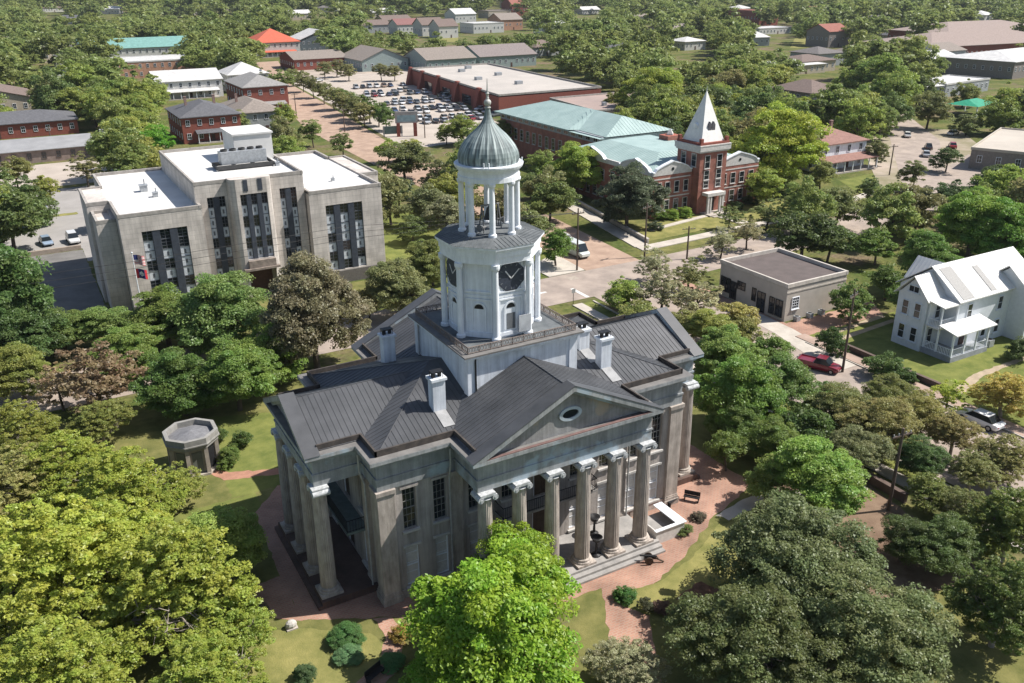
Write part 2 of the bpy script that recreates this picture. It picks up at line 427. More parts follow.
# raised rakes and pediments
PITM = ROOFM
tagi = 0
def pediment(axis, s, half, out, rise):
    """gable end: raking cornice strip, tympanum, along x (axis 0) or y (axis 1)"""
    P = (lambda t, d, z: (s*d, t, z)) if axis == 0 else (lambda t, d, z: (t, s*d, z))
    k = rise/half
    tri = [P(-half+1.5, out-.62, 12.42), P(half-1.5, out-.62, 12.42), P(0, out-.62, 12.42+k*(half-1.5))]
    vec = (-s*.3, 0, 0) if axis == 0 else (0, -s*.3, 0)
    t = M(); t.extr(tri, vec); ty = t.build('tympanum', TYMP, MUS)
    r = M(); vec = (-s*1.08, 0, 0) if axis == 0 else (0, -s*1.08, 0)
    for g in (-1, 1):
        r.mat(0).extr([P(g*half, out, 12.42), P(0, out, 12.42+rise), P(0, out, 12.42+rise-.42), P(g*(half-.95), out, 12.42)], vec)
        v2 = (-s*.62, 0, 0) if axis == 0 else (0, -s*.62, 0)
        r.mat(0).extr([P(g*(half-1.0), out-.3, 12.43), P(0, out-.3, 12.42+rise-.44), P(0, out-.3, 12.42+rise-.7), P(g*(half-1.6), out-.3, 12.43)], v2)
        # metal cover
        v3 = (-s*1.14, 0, 0) if axis == 0 else (0, -s*1.14, 0)
        r.mat(1).extr([P(g*(half+.04), out+.03, 12.425), P(0, out+.03, 12.42+rise+.045), P(0, out+.03, 12.42+rise+.005), P(g*(half-.06), out+.03, 12.425)], v3)
    r.build('raking_cornice', [ENTAB, PITM], MUS)
    return ty
for s in (-1, 1):
    ty = pediment(1, s, A_, B_, 3.92)
    # oval window with bluish frame
    f = M(); n = 28; cz = 13.95; y = s*(B_-.60)
    ring = [[], []]
    for i in range(n):
        a = 2*math.pi*i/n
        for j, (rx_, rz_) in enumerate(((.95, .55), (.68, .34))): ring[j].append((rx_*math.cos(a), cz+rz_*math.sin(a)))
    for i in range(n):
        j = (i+1) % n
        q = [ring[0][i], ring[0][j], ring[1][j], ring[1][i]]
        f.extr([(p[0], y, p[1]) for p in q], (0, s*.12, 0))
    f.build('oval_frame', mat('blue_grey_paint', (.45, .52, .58), .7), ty)
    g = M(); g.extr([(p[0]*.98, y, p[1]) for p in ring[1]], (0, s*.03, 0)); g.build('oval_pane', GLASS, ty)
    pediment(0, s, G_, E_, 2.55)
# parapet of the gutters
pw, ph, off = .14, .46, .72
GRP = {1: M(), 6: M(), 11: M(), 16: M()}
cr = cross(off)
N_ = len(cr)
skip = {0: 1, 10: 1, 5: 1, 15: 1}
for i in range(N_):
    a, b = cr[i], cr[(i+1) % N_]
    if i in (0, 5, 10, 15): continue
    x0, x1 = sorted((a[0], b[0])); y0, y1 = sorted((a[1], b[1]))
    m = GRP[max(k for k in GRP if k <= i)]
    # stop short of the gable ends
    lim = E_-1.12; limy = B_-1.12
    x0 = max(x0, -lim); x1 = min(x1, lim); y0 = max(y0, -limy); y1 = min(y1, limy)
    m.mat(0).box(x0-pw/2, x1+pw/2, y0-pw/2, y1+pw/2, 12.425, 12.42+ph+.001*i)
for m in GRP.values(): m.build('parapet', GUTTER, MUS)

# columns
def column_mesh():
    s = M(); n = 48; H0, H1 = 1.15, 9.15
    prof = []
    for i in range(9):
        t = i/8; r = .60-.11*t**1.6; prof.append((r, H0+(H1-H0)*t))
    s.lathe(prof, 0, 0, n, rf=lambda i, z: 1-.055*(i % 2))
    b = M(); b.box(-.84, .84, -.84, .84, .6, .8); b.lathe([(.82, .8), (.84, .87), (.8, .95), (.7, .98), (.7, 1.02), (.74, 1.06), (.72, 1.12), (.62, 1.16)], 0, 0, 28)
    c = M(); c.lathe([(.5, 9.13), (.56, 9.2), (.6, 9.28), (.52, 9.32)], 0, 0, 24); c.box(-.6, .6, -.6, .6, 9.52, 9.72)
    c.box(-.62, .62, -.5, .5, 9.38, 9.52)
    for sx in (-1, 1):
        c.tube((sx*.56, -.62, 9.36), (sx*.56, .62, 9.36), .23, n=14); c.tube((sx*.56, -.66, 9.36), (sx*.56, .66, 9.36), .09, n=8)
    return s, b, c
s, b, c = column_mesh()
def place_col(x, y, rz, zdrop=0):
    global col0
    if col0 is None:
        o = s.build('column', STONE, MUS, smooth=False)
        bb = b.build('base', STONE, o); cc = c.build('capital', CAPW, o)
        col0 = o
    else:
        o = col0.copy(); COL.objects.link(o); o.parent = MUS
        for ch in list(col0.children):
            d = ch.copy(); COL.objects.link(d); d.parent = o
    o.location = (x, y, 0); o.rotation_euler = (0, 0, rz)
col0 = None
for i in range(6):
    for sy in (-1, 1): place_col((i-2.5)*2.79, sy*11.25, 0)
for i in range(4):
    for sx in (-1, 1): place_col(sx*16.8, (i-1.5)*3.15, math.pi/2)
SHADE_BRICK = brickmat('porch_shade_brick', (.13, .075, .055), (.1, .055, .045), (.09, .07, .06), 1, True)  # brick colour kept very dark to paint in the shade on the side porches
# porch floors and steps
PORCH = mat('porch_concrete', (.36, .34, .32), .9, scale=.9, c2=(.24, .23, .22))
for sy in (-1, 1):
    m = M(); y = lambda v: sy*v
    m.box(-8.3, 8.3, y(7.62), y(12.2), 0, .6); m.box(-8.3, 8.3, y(12.2), y(12.62), 0, .4); m.box(-8.3, 8.3, y(12.62), y(13.04), 0, .2)
    m.build('porch', PORCH, MUS)
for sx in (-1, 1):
    m = M(); m.box(sx*13.37, sx*17.7, -5.9, 5.9, 0, .6); m.box(sx*17.7, sx*18.05, -5.9, 5.9, 0, .3); m.build('porch', SHADE_BRICK, MUS)
# balconies
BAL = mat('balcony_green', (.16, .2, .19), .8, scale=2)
def railing(m, a, b, z0, h, n, r=.02):
    a = np.array(a, float); b = np.array(b, float)
    m.tube((*a, z0+h), (*b, z0+h), .035, n=5); m.tube((*a, z0+.1), (*b, z0+.1), .025, n=5)
    for i in range(n+1):
        p = a+(b-a)*i/n; m.tube((*p, z0), (*p, z0+h), r, n=4)
for sy in (-1, 1):
    m = M(); m.box(-4.3, 4.3, sy*7.62, sy*9.0, 4.75, 4.95); bl = m.build('balcony', PORCH, MUS)
    r = M(); railing(r, (-4.25, sy*8.95), (4.25, sy*8.95), 4.95, 1.0, 44); railing(r, (-4.25, sy*7.65), (-4.25, sy*8.95), 4.95, 1.0, 7); railing(r, (4.25, sy*7.65), (4.25, sy*8.95), 4.95, 1.0, 7)
    r.build('railing', IRON, bl)
for sx in (-1, 1):
    m = M(); m.box(sx*13.37, sx*15.0, -4.6, 4.6, 4.7, 4.9); bl = m.build('balcony', BAL, MUS)
    r = M(); railing(r, (sx*14.95, -4.55), (sx*14.95, 4.55), 4.9, 1.0, 46); railing(r, (sx*13.4, -4.55), (sx*14.95, -4.55), 4.9, 1.0, 7); railing(r, (sx*13.4, 4.55), (sx*14.95, 4.55), 4.9, 1.0, 7)
    r.build('railing', IRON, bl)
# downspouts
DS = mat('downspout_grey', (.42, .42, .41), .6, scale=3)
for x, y in ((-13.75, -5.75), (-8.1, -7.95), (8.1, -7.95), (-13.75, 5.75)):
    m = M(); dx, dy = (-.45, 0) if abs(x) > 10 else (0, -.45)
    m.tube((x+dx*.7, y+dy*.7, 11.9), (x+dx*.7, y+dy*.7, 10.6), .07); m.tube((x+dx*.7, y+dy*.7, 10.6), (x, y, 9.4), .07); m.tube((x, y, 9.4), (x, y, .4), .07); m.tube((x, y, .42), (x+dx*.6, y+dy*.6, .12), .08)
    m.build('downspout', DS, MUS)
# chimneys
for x, y in ((-7.35, -4.75), (7.5, -4.75), (-7.35, 4.75), (7.0, -2.3)):
    ch = M(); zb = hipz(x, y)-.5
    ch.box(x-.5, x+.5, y-.42, y+.42, zb, 15.75); ch.box(x-.62, x+.62, y-.54, y+.54, 15.75, 15.95)
    cho = ch.build('chimney', BASEW if x < 0 or True else WHITE, roof)
    cp = M()
    for k in (-.25, .25): cp.tube((x+k, y, 15.95), (x+k, y, 16.3), .16, n=10)
    cp.box(x-.45, x+.45, y-.3, y+.3, 16.34, 16.42)
    for k in (-.4, .4):
        for j in (-.26, .26): cp.tube((x+k, y+j, 15.95), (x+k, y+j, 16.36), .025, n=4)
    cp.build('chimney_cap', IRON, roof)
    fl = M(); s_ = 1 if y > 0 else -1
    pts = []
    for (u, v) in ((-.45, .4), (.45, .4), (.45, 2.0), (-.45, 2.0)):
        xx, yy = x+u, y+s_*v
        pts.append((xx, yy, zE+.34*(hy-abs(yy))+.052))
    fl.extr(pts if s_ > 0 else pts[::-1], (0, 0, .012)); fl.build('flashing', mat('flashing_metal', (.34, .34, .34), .5, spec=.5), roof)

# tower base and deck
TW = thing
m = M(); t = 4.75
m.box(-t, t, -t, t, 12.6, 16.8)
for sx in (-1, 1):
    for sy in (-1, 1): m.box(sx*(t-.62), sx*(t+.1), sy*(t-.62), sy*(t+.1), 12.6, 16.55)
m.box(-t-.16, t+.16, -t-.16, t+.16, 16.55, 16.8)
m.build('tower_base', BASEW, MUS)
m = M(); m.box(-5.2, 5.2, -5.2, 5.2, 16.81, 16.95); m.mat(1).box(-5.24, 5.24, -5.24, 5.24, 16.95, 17.07); m.mat(2).box(-4.55, 4.55, -4.55, 4.55, 17.074, 17.1)
dk = m.build('deck', [BASEW, LEDGE, DECK], MUS)
r = M(); q = 4.72
for a, b in (((-q,-q),(q,-q)), ((q,-q),(q,q)), ((q,q),(-q,q)), ((-q,q),(-q,-q))):
    a = np.array(a); b = np.array(b)
    r.tube((*a, 17.62), (*b, 17.62), .045, n=5); r.tube((*a, 17.5), (*b, 17.5), .02, n=4); r.tube((*a, 17.15), (*b, 17.15), .035, n=5)
    n = 40
    for i in range(n):
        p, p2 = a+(b-a)*i/n, a+(b-a)*(i+1)/n
        r.tube((*p, 17.12), (*p2, 17.62), .017, n=4); r.tube((*p2, 17.12), (*p, 17.62), .017, n=4)
        if i % 4 == 0: r.tube((*p, 17.07), (*p, 17.66), .035, n=4)
r.build('railing', RAILB, dk)
ds = M(); ds.tube((-4.2, -4.9, 16.8), (-4.2, -4.9, 13.9), .07); ds.build('downspout', IRON, MUS)
ds = M(); ds.tube((-4.9, 4.0, 16.8), (-4.9, 4.0, 13.9), .07); ds.build('downspout', DS, MUS)

def octo(ap, rot=0):
    R_ = ap/math.cos(math.pi/8)
    return [(R_*math.cos(math.pi/8+i*math.pi/4), R_*math.sin(math.pi/8+i*math.pi/4)) for i in range(8)]
# clock stage
STG = M()
STG.prism(octo(3.14), 17.1, 23.1); STG.prism(octo(3.22), 17.1, 17.5)
STG.prism(octo(3.2), 20.35, 20.55)
stage = STG.build('clock_stage', WHITE, MUS)
vo = octo(3.42)
for i, (x, y) in enumerate(vo):
    c = M(); c.lathe([(.36, 17.1), (.36, 17.3), (.25, 17.4), (.24, 19.5), (.21, 22.6), (.3, 22.7), (.34, 22.85), (.34, 23.1)], x, y, 14)
    c.build('stage_column', WHITE, stage, smooth=False)
m = M(); m.prism(octo(3.6), 23.1, 23.65); m.prism(octo(3.68), 23.65, 24.1); m.prism(octo(3.78), 24.1, 24.28); m.prism(octo(3.92), 24.28, 24.46)
m.build('stage_entablature', WHITE, MUS)
# skirt roof
o1, o2 = octo(3.96), octo(2.45); m = M()
for i in range(8):
    j = (i+1) % 8
    q = [(*o1[i], 24.47), (*o1[j], 24.47), (*o2[j], 24.78), (*o2[i], 24.78)]
    m.face(q); m.seams(q, .35, .03, .03)
m.prism(octo(3.94), 24.461, 24.468); m.face([(*p, 24.78) for p in o2])
m.build('skirt_roof', DECK, MUS)
# faces: panels, arched niches, clocks
CLK = mat('clock_face', (.055, .065, .09), .5, scale=3); CLW = mat('clock_white', (.75, .75, .75), .6)
for i in range(8):
    a = -math.pi/2+i*math.pi/4
    nrm = np.array([math.cos(a), math.sin(a), 0]); td = np.array([-math.sin(a), math.cos(a), 0]); up = np.array([0, 0, 1.0])
    c0 = nrm*3.14
    def pt(u, z, d): return c0+td*u+up*z+nrm*d
    ax = (td, nrm, up)
    p = M()
    # moulded frames of the panels
    for s in (-1, 1):
        p.obox(pt(s*.98, 18.9, .04), ax, (.14, .08, 2.7)); p.obox(pt(s*.98, 22.0, .04), ax, (.14, .08, 2.4))
    p.obox(pt(0, 20.2, .05), ax, (1.9, .1, .12)); p.obox(pt(0, 20.8, .06), ax, (2.1, .12, .14)); p.obox(pt(0, 23.0, .05), ax, (1.9, .1, .14))
    p.build('panel_frame', WHITE, stage)
    nch = M(); pts = [(-.45, 17.7), (.45, 17.7), (.45, 19.4)]+[(.45*math.cos(k*math.pi/10), 19.4+.45*math.sin(k*math.pi/10)) for k in range(1, 10)]+[(-.45, 19.4)]
    open_door = (i == 0)
    nch.mat(0).extr([pt(u, z, .0) for u, z in pts], tuple(nrm*.03))
    hp = [(-.37, 19.43), (.37, 19.43)]+[(.37*math.cos(k*math.pi/8), 19.43+.37*math.sin(k*math.pi/8)) for k in range(1, 8)]
    nch.mat(1).extr([pt(u, z, .031) for u, z in hp], tuple(nrm*.02))
    for k in range(10):
        a0, a1 = k*math.pi/10, (k+1)*math.pi/10
        q = [(r_*math.cos(t_), 19.4+r_*math.sin(t_)) for r_, t_ in ((.46, a0), (.58, a0), (.58, a1), (.46, a1))]
        nch.mat(0).extr([pt(u, z, 0) for u, z in q], tuple(nrm*.1))
    for s in (-1, 1): nch.obox(pt(s*.52, 18.55, .05), ax, (.12, .1, 1.7))
    nch.build('arched_niche', [WHITE, IRON], stage)
    if open_door:
        d = M(); d.obox(pt(.0, 18.35, .055), ax, (.72, .02, 1.3)); d.build('doorway', mat('grey_shade', (.16, .17, .18), .8), stage)
        d = M(); d.obox(pt(.95, 18.15, .55), (td, nrm, up), (1.05, .05, 1.35)); d.build('hatch_door', mat('hatch_grey', (.5, .52, .54), .7), stage)
    if i % 2 == 0:
        cl = M(); n = 8
        oc = [(1.13*math.cos(math.pi/8+k*math.pi/4)/math.cos(math.pi/8), 21.95+1.13*math.sin(math.pi/8+k*math.pi/4)/math.cos(math.pi/8)) for k in range(8)]
        cl.extr([pt(u, z, .02) for u, z in oc], tuple(nrm*.1)); clk = cl.build('clock', CLK, stage)
        hm = M()
        def hand(ang, L, wd):
            u, z = math.sin(ang), math.cos(ang); e1 = td*u+up*z; e2 = td*z-up*u
            hm.obox(pt(u*L/2-.0*u, 21.8+z*L/2, .15), (e1, e2, nrm), (L, wd, .02))
        hand(math.radians(-38), .8, .09); hand(math.radians(47), .95, .07)
        hm.build('clock_hand', CLW, clk)
        hm = M()
        for k in range(12):
            t = k*math.pi/6; u, z = math.sin(t), math.cos(t); e1 = td*u+up*z; e2 = td*z-up*u
            hm.obox(pt(u*.95, 21.95+z*.95, .13), (e1, e2, nrm), (.2, .05, .015))
        hm.build('hour_mark', mat('clock_grey', (.22, .24, .26), .6), clk)
# belvedere
m = M()
for i in range(8):
    a = math.pi/8+i*math.pi/4; x, y = 2.12*math.cos(a), 2.12*math.sin(a)
    m = M(); m.lathe([(.32, 24.77), (.32, 24.95), (.225, 25.05), (.22, 26.7), (.2, 28.45), (.26, 28.55), (.3, 28.65), (.3, 28.8)], x, y, 14)
    m.build('belvedere_column', WHITE, MUS)
m = M(); n = 40
m.lathe([(1.7, 28.8), (2.34, 28.8), (2.34, 29.15), (2.28, 29.17), (2.28, 29.52), (2.4, 29.56), (2.4, 29.66), (2.52, 29.7), (2.6, 29.88), (2.6, 29.98), (2.2, 30.02)], 0, 0, n)
m.build('belvedere_ring', WHITE, MUS)
m = M(); m.lathe([(2.0, 24.79), (2.0, 24.85)], 0, 0, 24); m.build('belvedere_floor', DECK, MUS)
# dome with ribbed patina copper
def copper():
    m_, t, b = newmat('patina_copper')
    tc = t.nodes.new('ShaderNodeTexCoord'); sx = t.nodes.new('ShaderNodeSeparateXYZ'); t.links.new(tc.outputs['Object'], sx.inputs[0])
    at = t.nodes.new('ShaderNodeMath'); at.operation = 'ARCTAN2'; t.links.new(sx.outputs[1], at.inputs[0]); t.links.new(sx.outputs[0], at.inputs[1])
    cx = t.nodes.new('ShaderNodeCombineXYZ'); mu = t.nodes.new('ShaderNodeMath'); mu.operation = 'MULTIPLY'; mu.inputs[1].default_value = 9
    t.links.new(at.outputs[0], mu.inputs[0]); t.links.new(mu.outputs[0], cx.inputs[0])
    mz = t.nodes.new('ShaderNodeMath'); mz.operation = 'MULTIPLY'; mz.inputs[1].default_value = .5; t.links.new(sx.outputs[2], mz.inputs[0]); t.links.new(mz.outputs[0], cx.inputs[2])
    n1 = t.nodes.new('ShaderNodeTexNoise'); n1.inputs['Scale'].default_value = 1.3; n1.inputs['Detail'].default_value = 7; t.links.new(cx.outputs[0], n1.inputs['Vector'])
    r = t.nodes.new('ShaderNodeValToRGB'); e = r.color_ramp.elements
    e[0].position = .36; e[0].color = (.075, .09, .095, 1); e[1].position = .68; e[1].color = (.42, .48, .47, 1)
    k = e.new(.5); k.color = (.17, .215, .215, 1)
    t.links.new(n1.outputs[0], r.inputs[0]); t.links.new(r.outputs[0], b.inputs['Base Color'])
    b.inputs['Roughness'].default_value = .65
    return m_
COP = copper()
m = M(); n = 96
pr = [(2.36, 30.62), (2.4, 30.9), (2.38, 31.2), (2.28, 31.55), (2.08, 31.9), (1.8, 32.25), (1.45, 32.6), (1.08, 32.95), (.75, 33.25), (.5, 33.55), (.34, 33.85), (.24, 34.2), (.17, 34.6), (.14, 34.85)]
pr = [(2.22, 30.0), (2.27, 30.3), (2.25, 30.6), (2.16, 30.9), (1.98, 31.25), (1.72, 31.6), (1.38, 31.98), (1.0, 32.32), (.7, 32.62), (.5, 32.85), (.36, 33.1), (.25, 33.4), (.19, 33.75), (.15, 34.0)]
m.lathe(pr, 0, 0, n, rf=lambda i, z: 1+(.017 if i % 4 == 0 else (-.003 if i % 4 == 2 else 0)))
dome = m.build('dome', COP, MUS)
m = M(); z0 = 33.85
m.lathe([(.13, z0), (.24, z0+.04), (.24, z0+.1), (.12, z0+.14), (.12, z0+.2)], 0, 0, 14)
m.ico((0, 0, z0+.42), .27, seg=14, rings=9); m.lathe([(.08, z0+.65), (.13, z0+.72), (.09, z0+.8), (.09, z0+.95), (.15, z0+1.05), (.08, z0+1.15), (.05, z0+1.4), (.02, z0+2.1)], 0, 0, 10)
m.build('finial', mat('finial_pale', (.5, .5, .47), .5), MUS)
m = M()
for a in (-2.2, -2.05, -.6, 1.0, 2.2):
    x, y = 2.5*math.cos(a), 2.5*math.sin(a); m.tube((x, y, 29.9), (x, y, 30.35), .05, n=6)
m.build('vent_pipe', WHITE, MUS)
# bell and siren horns inside the belvedere
t_ = thing('tower_bell', 'dark bronze bell hanging inside the open white belvedere below the dome', 'bell', (.1, .1, 24.85))
m = M(); m.lathe([(.55, .75), (.5, .8), (.42, 1.0), (.34, 1.3), (.26, 1.6), (.12, 1.75), (.02, 1.8)], 0, 0, 20); m.build('bell_body', mat('bell_bronze', (.05, .05, .055), .5), t_)
m = M()
for s_ in (-1, 1):
    m.tube((s_*.75, -.4, 0), (s_*.7, 0, 1.9), .05, n=6); m.tube((s_*.75, .4, 0), (s_*.7, 0, 1.9), .05, n=6)
m.tube((-.8, 0, 1.85), (.8, 0, 1.85), .07, n=6); m.build('frame', mat('frame_grey', (.2, .2, .2), .7), t_)
for x, y, a in ((-1.0, -.9, 3.4), (1.1, .6, -.6)):
    t_ = thing('loudspeaker_horn', 'small grey horn on the belvedere floor %s of the bell' % ('left' if x < 0 else 'right'), 'horn', (x, y, 24.85), a)
    m = M(); m.tube((-.25, 0, .45), (.1, 0, .45), .06, .1, n=10); m.tube((.1, 0, .45), (.45, 0, .45), .1, .3, n=14); m.build('horn', mat('frame_grey', (.2, .2, .2)), t_)
    m = M(); m.tube((0, 0, 0), (0, 0, .42), .04, n=6); m.build('bracket', mat('frame_grey', (.2, .2, .2)), t_)

for ch in MUS.children:
    if ch.name.split('.')[0] in ('clock_stage', 'stage_entablature', 'skirt_roof', 'belvedere_column', 'belvedere_ring', 'belvedere_floor', 'dome', 'finial', 'vent_pipe'): ch.location.x -= .2
for n_ in ('tower_bell', 'loudspeaker_horn', 'loudspeaker_horn.001'): bpy.data.objects[n_].location.x -= .2
# ================================================================== generic building parts
def addwin(par, o, c, ud, w_, h, frame, glass=None, d=.0, bars=(1, 1), sill=True, off=None):
    """small window set on a wall: glass pane, frame as sub-part. c = centre on the wall surface (world), o = origin of the thing"""
    glass = glass or GLASS
    ud = np.array(ud, float); nn = np.cross(ud, [0, 0, 1.0]); up = np.array([0, 0, 1.0]); c = np.array(c, float); ax = (ud, nn, up)
    g = M(); g.obox(c+nn*.02, ax, (w_, .06, h)); wo = g.build('window', glass, par, o=o)
    f = M(); k = .09
    for s in (-1, 1):
        f.obox(c+ud*s*(w_/2+k/2)+nn*.04, ax, (k, .12, h+2*k)); f.obox(c+up*s*(h/2+k/2)+nn*.04, ax, (w_, .12, k))
    for i in range(1, bars[0]+1): f.obox(c-ud*(w_/2-w_*i/(bars[0]+1))+nn*.06, ax, (.05, .04, h))
    for i in range(1, bars[1]+1): f.obox(c-up*(h/2-h*i/(bars[1]+1))+nn*.061, ax, (w_, .04, .05))
    if sill: f.obox(c-up*(h/2+k+.05)+nn*.09, ax, (w_+.35, .22, .1))
    f.build('frame', frame, wo, o=o)
    return wo
def paramat(c, nm, **k): return mat(nm, c, **k)
SHING = {}
def shingle(c, nm): return mat('shingle_'+nm, c, .9, scale=1.5, c2=tuple(k*.7 for k in c), bump=.3, bscale=30)

def house(name, label, cat, x, y, w_, d, h, rz=0, roof='hip', rc=None, wc=None, rise=None, over=.5, win=True, chim=0, porch=None, group=None, nst=2, wfr=None, ridge='x', fwin=True):
    """house centred at x,y with parts wall, roof, window, door, chimney; front faces local -y"""
    t = thing(name, label, cat, (x, y, 0), rz, group)
    a, b = w_/2, d/2; wfr = wfr or WHITE
    rise = rise or min(w_, d)*.22
    m = M()
    m.box(-a, a, -b, b, 0, h)
    if roof == 'gable':
        if ridge == 'x':
            for s in (-1, 1): m.extr([(s*a, -b, h), (s*a, b, h), (s*a, 0, h+rise*b/(b+over))], (-s*.2, 0, 0))
        else:
            for s in (-1, 1): m.extr([(-a, s*b, h), (a, s*b, h), (0, s*b, h+rise*a/(a+over))], (0, -s*.2, 0))
    m.build('wall', wc, t)
    A, B = a+over, b+over; r = M(); z0 = h+.02; zt = h+rise
    if roof == 'hip':
        if A > B: p = [(-A+B, 0, zt), (A-B, 0, zt)]
        else: p = [(0, -B+A, zt), (0, B-A, zt)]
        r.box(-A, A, -B, B, h-.2, h+.01)
        if A > B:
            F_ = [[(-A,-B,z0),(A,-B,z0),p[1],p[0]], [(A,B,z0),(-A,B,z0),p[0],p[1]], [(-A,B,z0),(-A,-B,z0),p[0]], [(A,-B,z0),(A,B,z0),p[1]]]
        else:
            F_ = [[(-A,-B,z0),(A,-B,z0),p[0]], [(A,B,z0),(-A,B,z0),p[1]], [(-A,B,z0),(-A,-B,z0),p[0],p[1]], [(A,-B,z0),(A,B,z0),p[1],p[0]]]
        for q in F_: r.face(q)
    elif roof == 'gable':
        if ridge == 'x':
            for s in (-1, 1): r.extr([(-A, s*B, h-.05), (-A, 0, zt), (-A, 0, zt+.16), (-A, s*B, h+.11)], (2*A, 0, 0))
        else:
            for s in (-1, 1): r.extr([(s*A, -B, h-.05), (0, -B, zt), (0, -B, zt+.16), (s*A, -B, h+.11)], (0, 2*B, 0))
    else:
        r.box(-a-.15, a+.15, -b-.15, b+.15, h+.002, h+.25); r.box(-a-.15, -a+.15, -b-.15, b+.15, h+.25, h+.6); r.box(a-.15, a+.15, -b-.15, b+.15, h+.25, h+.6)
        r.box(-a+.15, a-.15, -b-.15, -b+.15, h+.25, h+.598); r.box(-a+.15, a-.15, b-.15, b+.15, h+.25, h+.598)
    ro = r.build('roof', rc, t)
    if win:
        n = max(2, int(w_/3.2)); hs = h/nst
        for s, ud in ((-1, (1, 0, 0)), ):
            for st in range(nst):
                for i in range(n):
                    u = -a+w_*(i+.5)/n
                    if st == 0 and i == n//2:
                        dm = M(); dm.box(u-.5, u+.5, -b-.06, -b+.02, .1, 2.2); dm.build('door', mat('door_dark', (.1, .06, .05)), t); continue
                    addwin(t, (0, 0, 0), (u, -b, hs*st+hs*.55), ud, .95, min(1.5, hs*.5), wfr, sill=False)
        n2 = max(1, int(d/3.5))
        for st in range(nst):
            for i in range(n2):
                v = -b+d*(i+.5)/n2
                addwin(t, (0, 0, 0), (-a, v, hs*st+hs*.55), (0, -1, 0), .95, min(1.5, hs*.5), wfr, sill=False)
    for i in range(chim):
        cx = (-.25+.5*i)*w_; c = M(); c.box(cx-.35, cx+.35, .1*d-.3, .1*d+.3, h, zt+.9); c.box(cx-.42, cx+.42, .1*d-.37, .1*d+.37, zt+.9, zt+1.05); c.build('chimney', mat('chimney_brick', (.3, .2, .17)), ro)
    if porch:
        pd, pw = porch; m = M(); m.box(-pw/2, pw/2, -b-pd, -b-.01, 0, .35); p = m.build('porch', CONC, t)
        q = M(); q.extr([(-pw/2-.2, -b-pd-.2, 2.75), (-pw/2-.2, -b-.01, 3.5), (-pw/2-.2, -b-.01, 3.62), (-pw/2-.2, -b-pd-.2, 2.9)], (pw+.4, 0, 0)); q.build('porch_roof', rc, p)
        k = max(2, int(pw/2.6))
        for i in range(k+1):
            c = M(); u = -pw/2+.15+(pw-.3)*i/k; c.box(u-.09, u+.09, -b-pd+.05, -b-pd+.23, .35, 2.8); c.build('post', WHITE, p)
    return t

# ================================================================== pale concrete court building
PALE = brickmat('pale_cast_stone', (.56, .51, .465), (.51, .465, .425), (.38, .35, .32), 1, False, 1.3, .65, .018, .78, .45); weather(PALE, .16, None)
COPE = mat('pale_coping', (.4, .37, .34), .9, scale=1.2, c2=(.26, .24, .22))
MEMB = mat('white_membrane', (.68, .67, .65), .7, scale=.25, c2=(.56, .55, .53))
SLATE = mat('slate_blue_pier', (.055, .065, .085), .6, scale=2)
BLIND = mat('pale_blind', (.62, .64, .66), .5, scale=4, c2=(.42, .46, .5))
GRAN = mat('granite_base', (.16, .145, .135), .6, scale=4)
BRZ = mat('entrance_brown', (.12, .06, .045), .7, scale=3)
MO = (-2.5, 64, 0)
CB = thing('court_building', 'pale stone art deco court building with white roofs and tall dark window bays', 'government building', MO)
yl, yc_ = 64.1, 65.6
def opn(x0, lst): return [(a-x0, b-x0, c, d) for a, b, c, d in lst]
LW = [(-18.35, -12.55, 2.1, 11.8)]; RW = [(6.85, 12.45, 2.1, 12.05)]
C1 = [(-9.2, -6.75, 3.2, 14.9)]; C2 = [(.85, 3.25, 3.2, 15.0)]; BW = [(-5.1, -1.4, 5.9, 15.2)]
m = M()
# left wing
m.facade((-20.9, yl, 0), (1, 0, 0), 10.6, 0, 14.2, opn(-20.9, LW), .35)
m.face([(-20.9, yl, 0), (-20.9, yl, 14.2), (-20.9, 73.3, 14.2), (-20.9, 73.3, 0)])
m.box(-23.8, -20.902, 73.3, 83.9, 0, 14.2); m.box(-23.4, -20.95, 67.0, 73.298, 0, 12.9)
m.face([(-20.9, 83.9, 0), (-20.9, 83.9, 14.2), (-20.9, 94.2, 14.2), (-20.9, 94.2, 0)])
m.face([(-20.9, 94.2, 0), (-20.9, 94.2, 14.2), (-10.3, 94.2, 14.2), (-10.3, 94.2, 0)])
m.face([(-10.3, yl, 0), (-10.3, yc_, 0), (-10.3, yc_, 14.2), (-10.3, yl, 14.2)])
# centre
m.facade((-10.7, yc_, 0), (1, 0, 0), 15.1, 0, 16.9, opn(-10.7, C1+C2+[(-5.0, -1.5, 0.2, 4.6)]), .35)
m.face([(-10.7, yc_, 0), (-10.7, yc_, 16.9), (-10.7, 93, 16.9), (-10.7, 93, 0)])
m.face([(4.4, yc_, 0), (4.4, 93, 0), (4.4, 93, 16.9), (4.4, yc_, 16.9)])
m.face([(-10.7, 93, 0), (-10.7, 93, 16.9), (4.4, 93, 16.9), (4.4, 93, 0)])
# right wing
m.facade((4.55, yl, 0), (1, 0, 0), 11.0, 0, 14.2, opn(4.55, RW), .35)
m.face([(4.55, yl, 0), (4.55, yl, 14.2), (4.55, 95, 14.2), (4.55, 95, 0)])
m.face([(15.55, yl, 0), (15.55, 95, 0), (15.55, 95, 14.2), (15.55, yl, 14.2)])
m.face([(4.55, 95, 0), (4.55, 95, 14.2), (15.55, 95, 14.2), (15.55, 95, 0)])
m.box(15.552, 18.3, 72.3, 87.9, 0, 14.2)
m.build('wall', PALE, CB, o=MO)
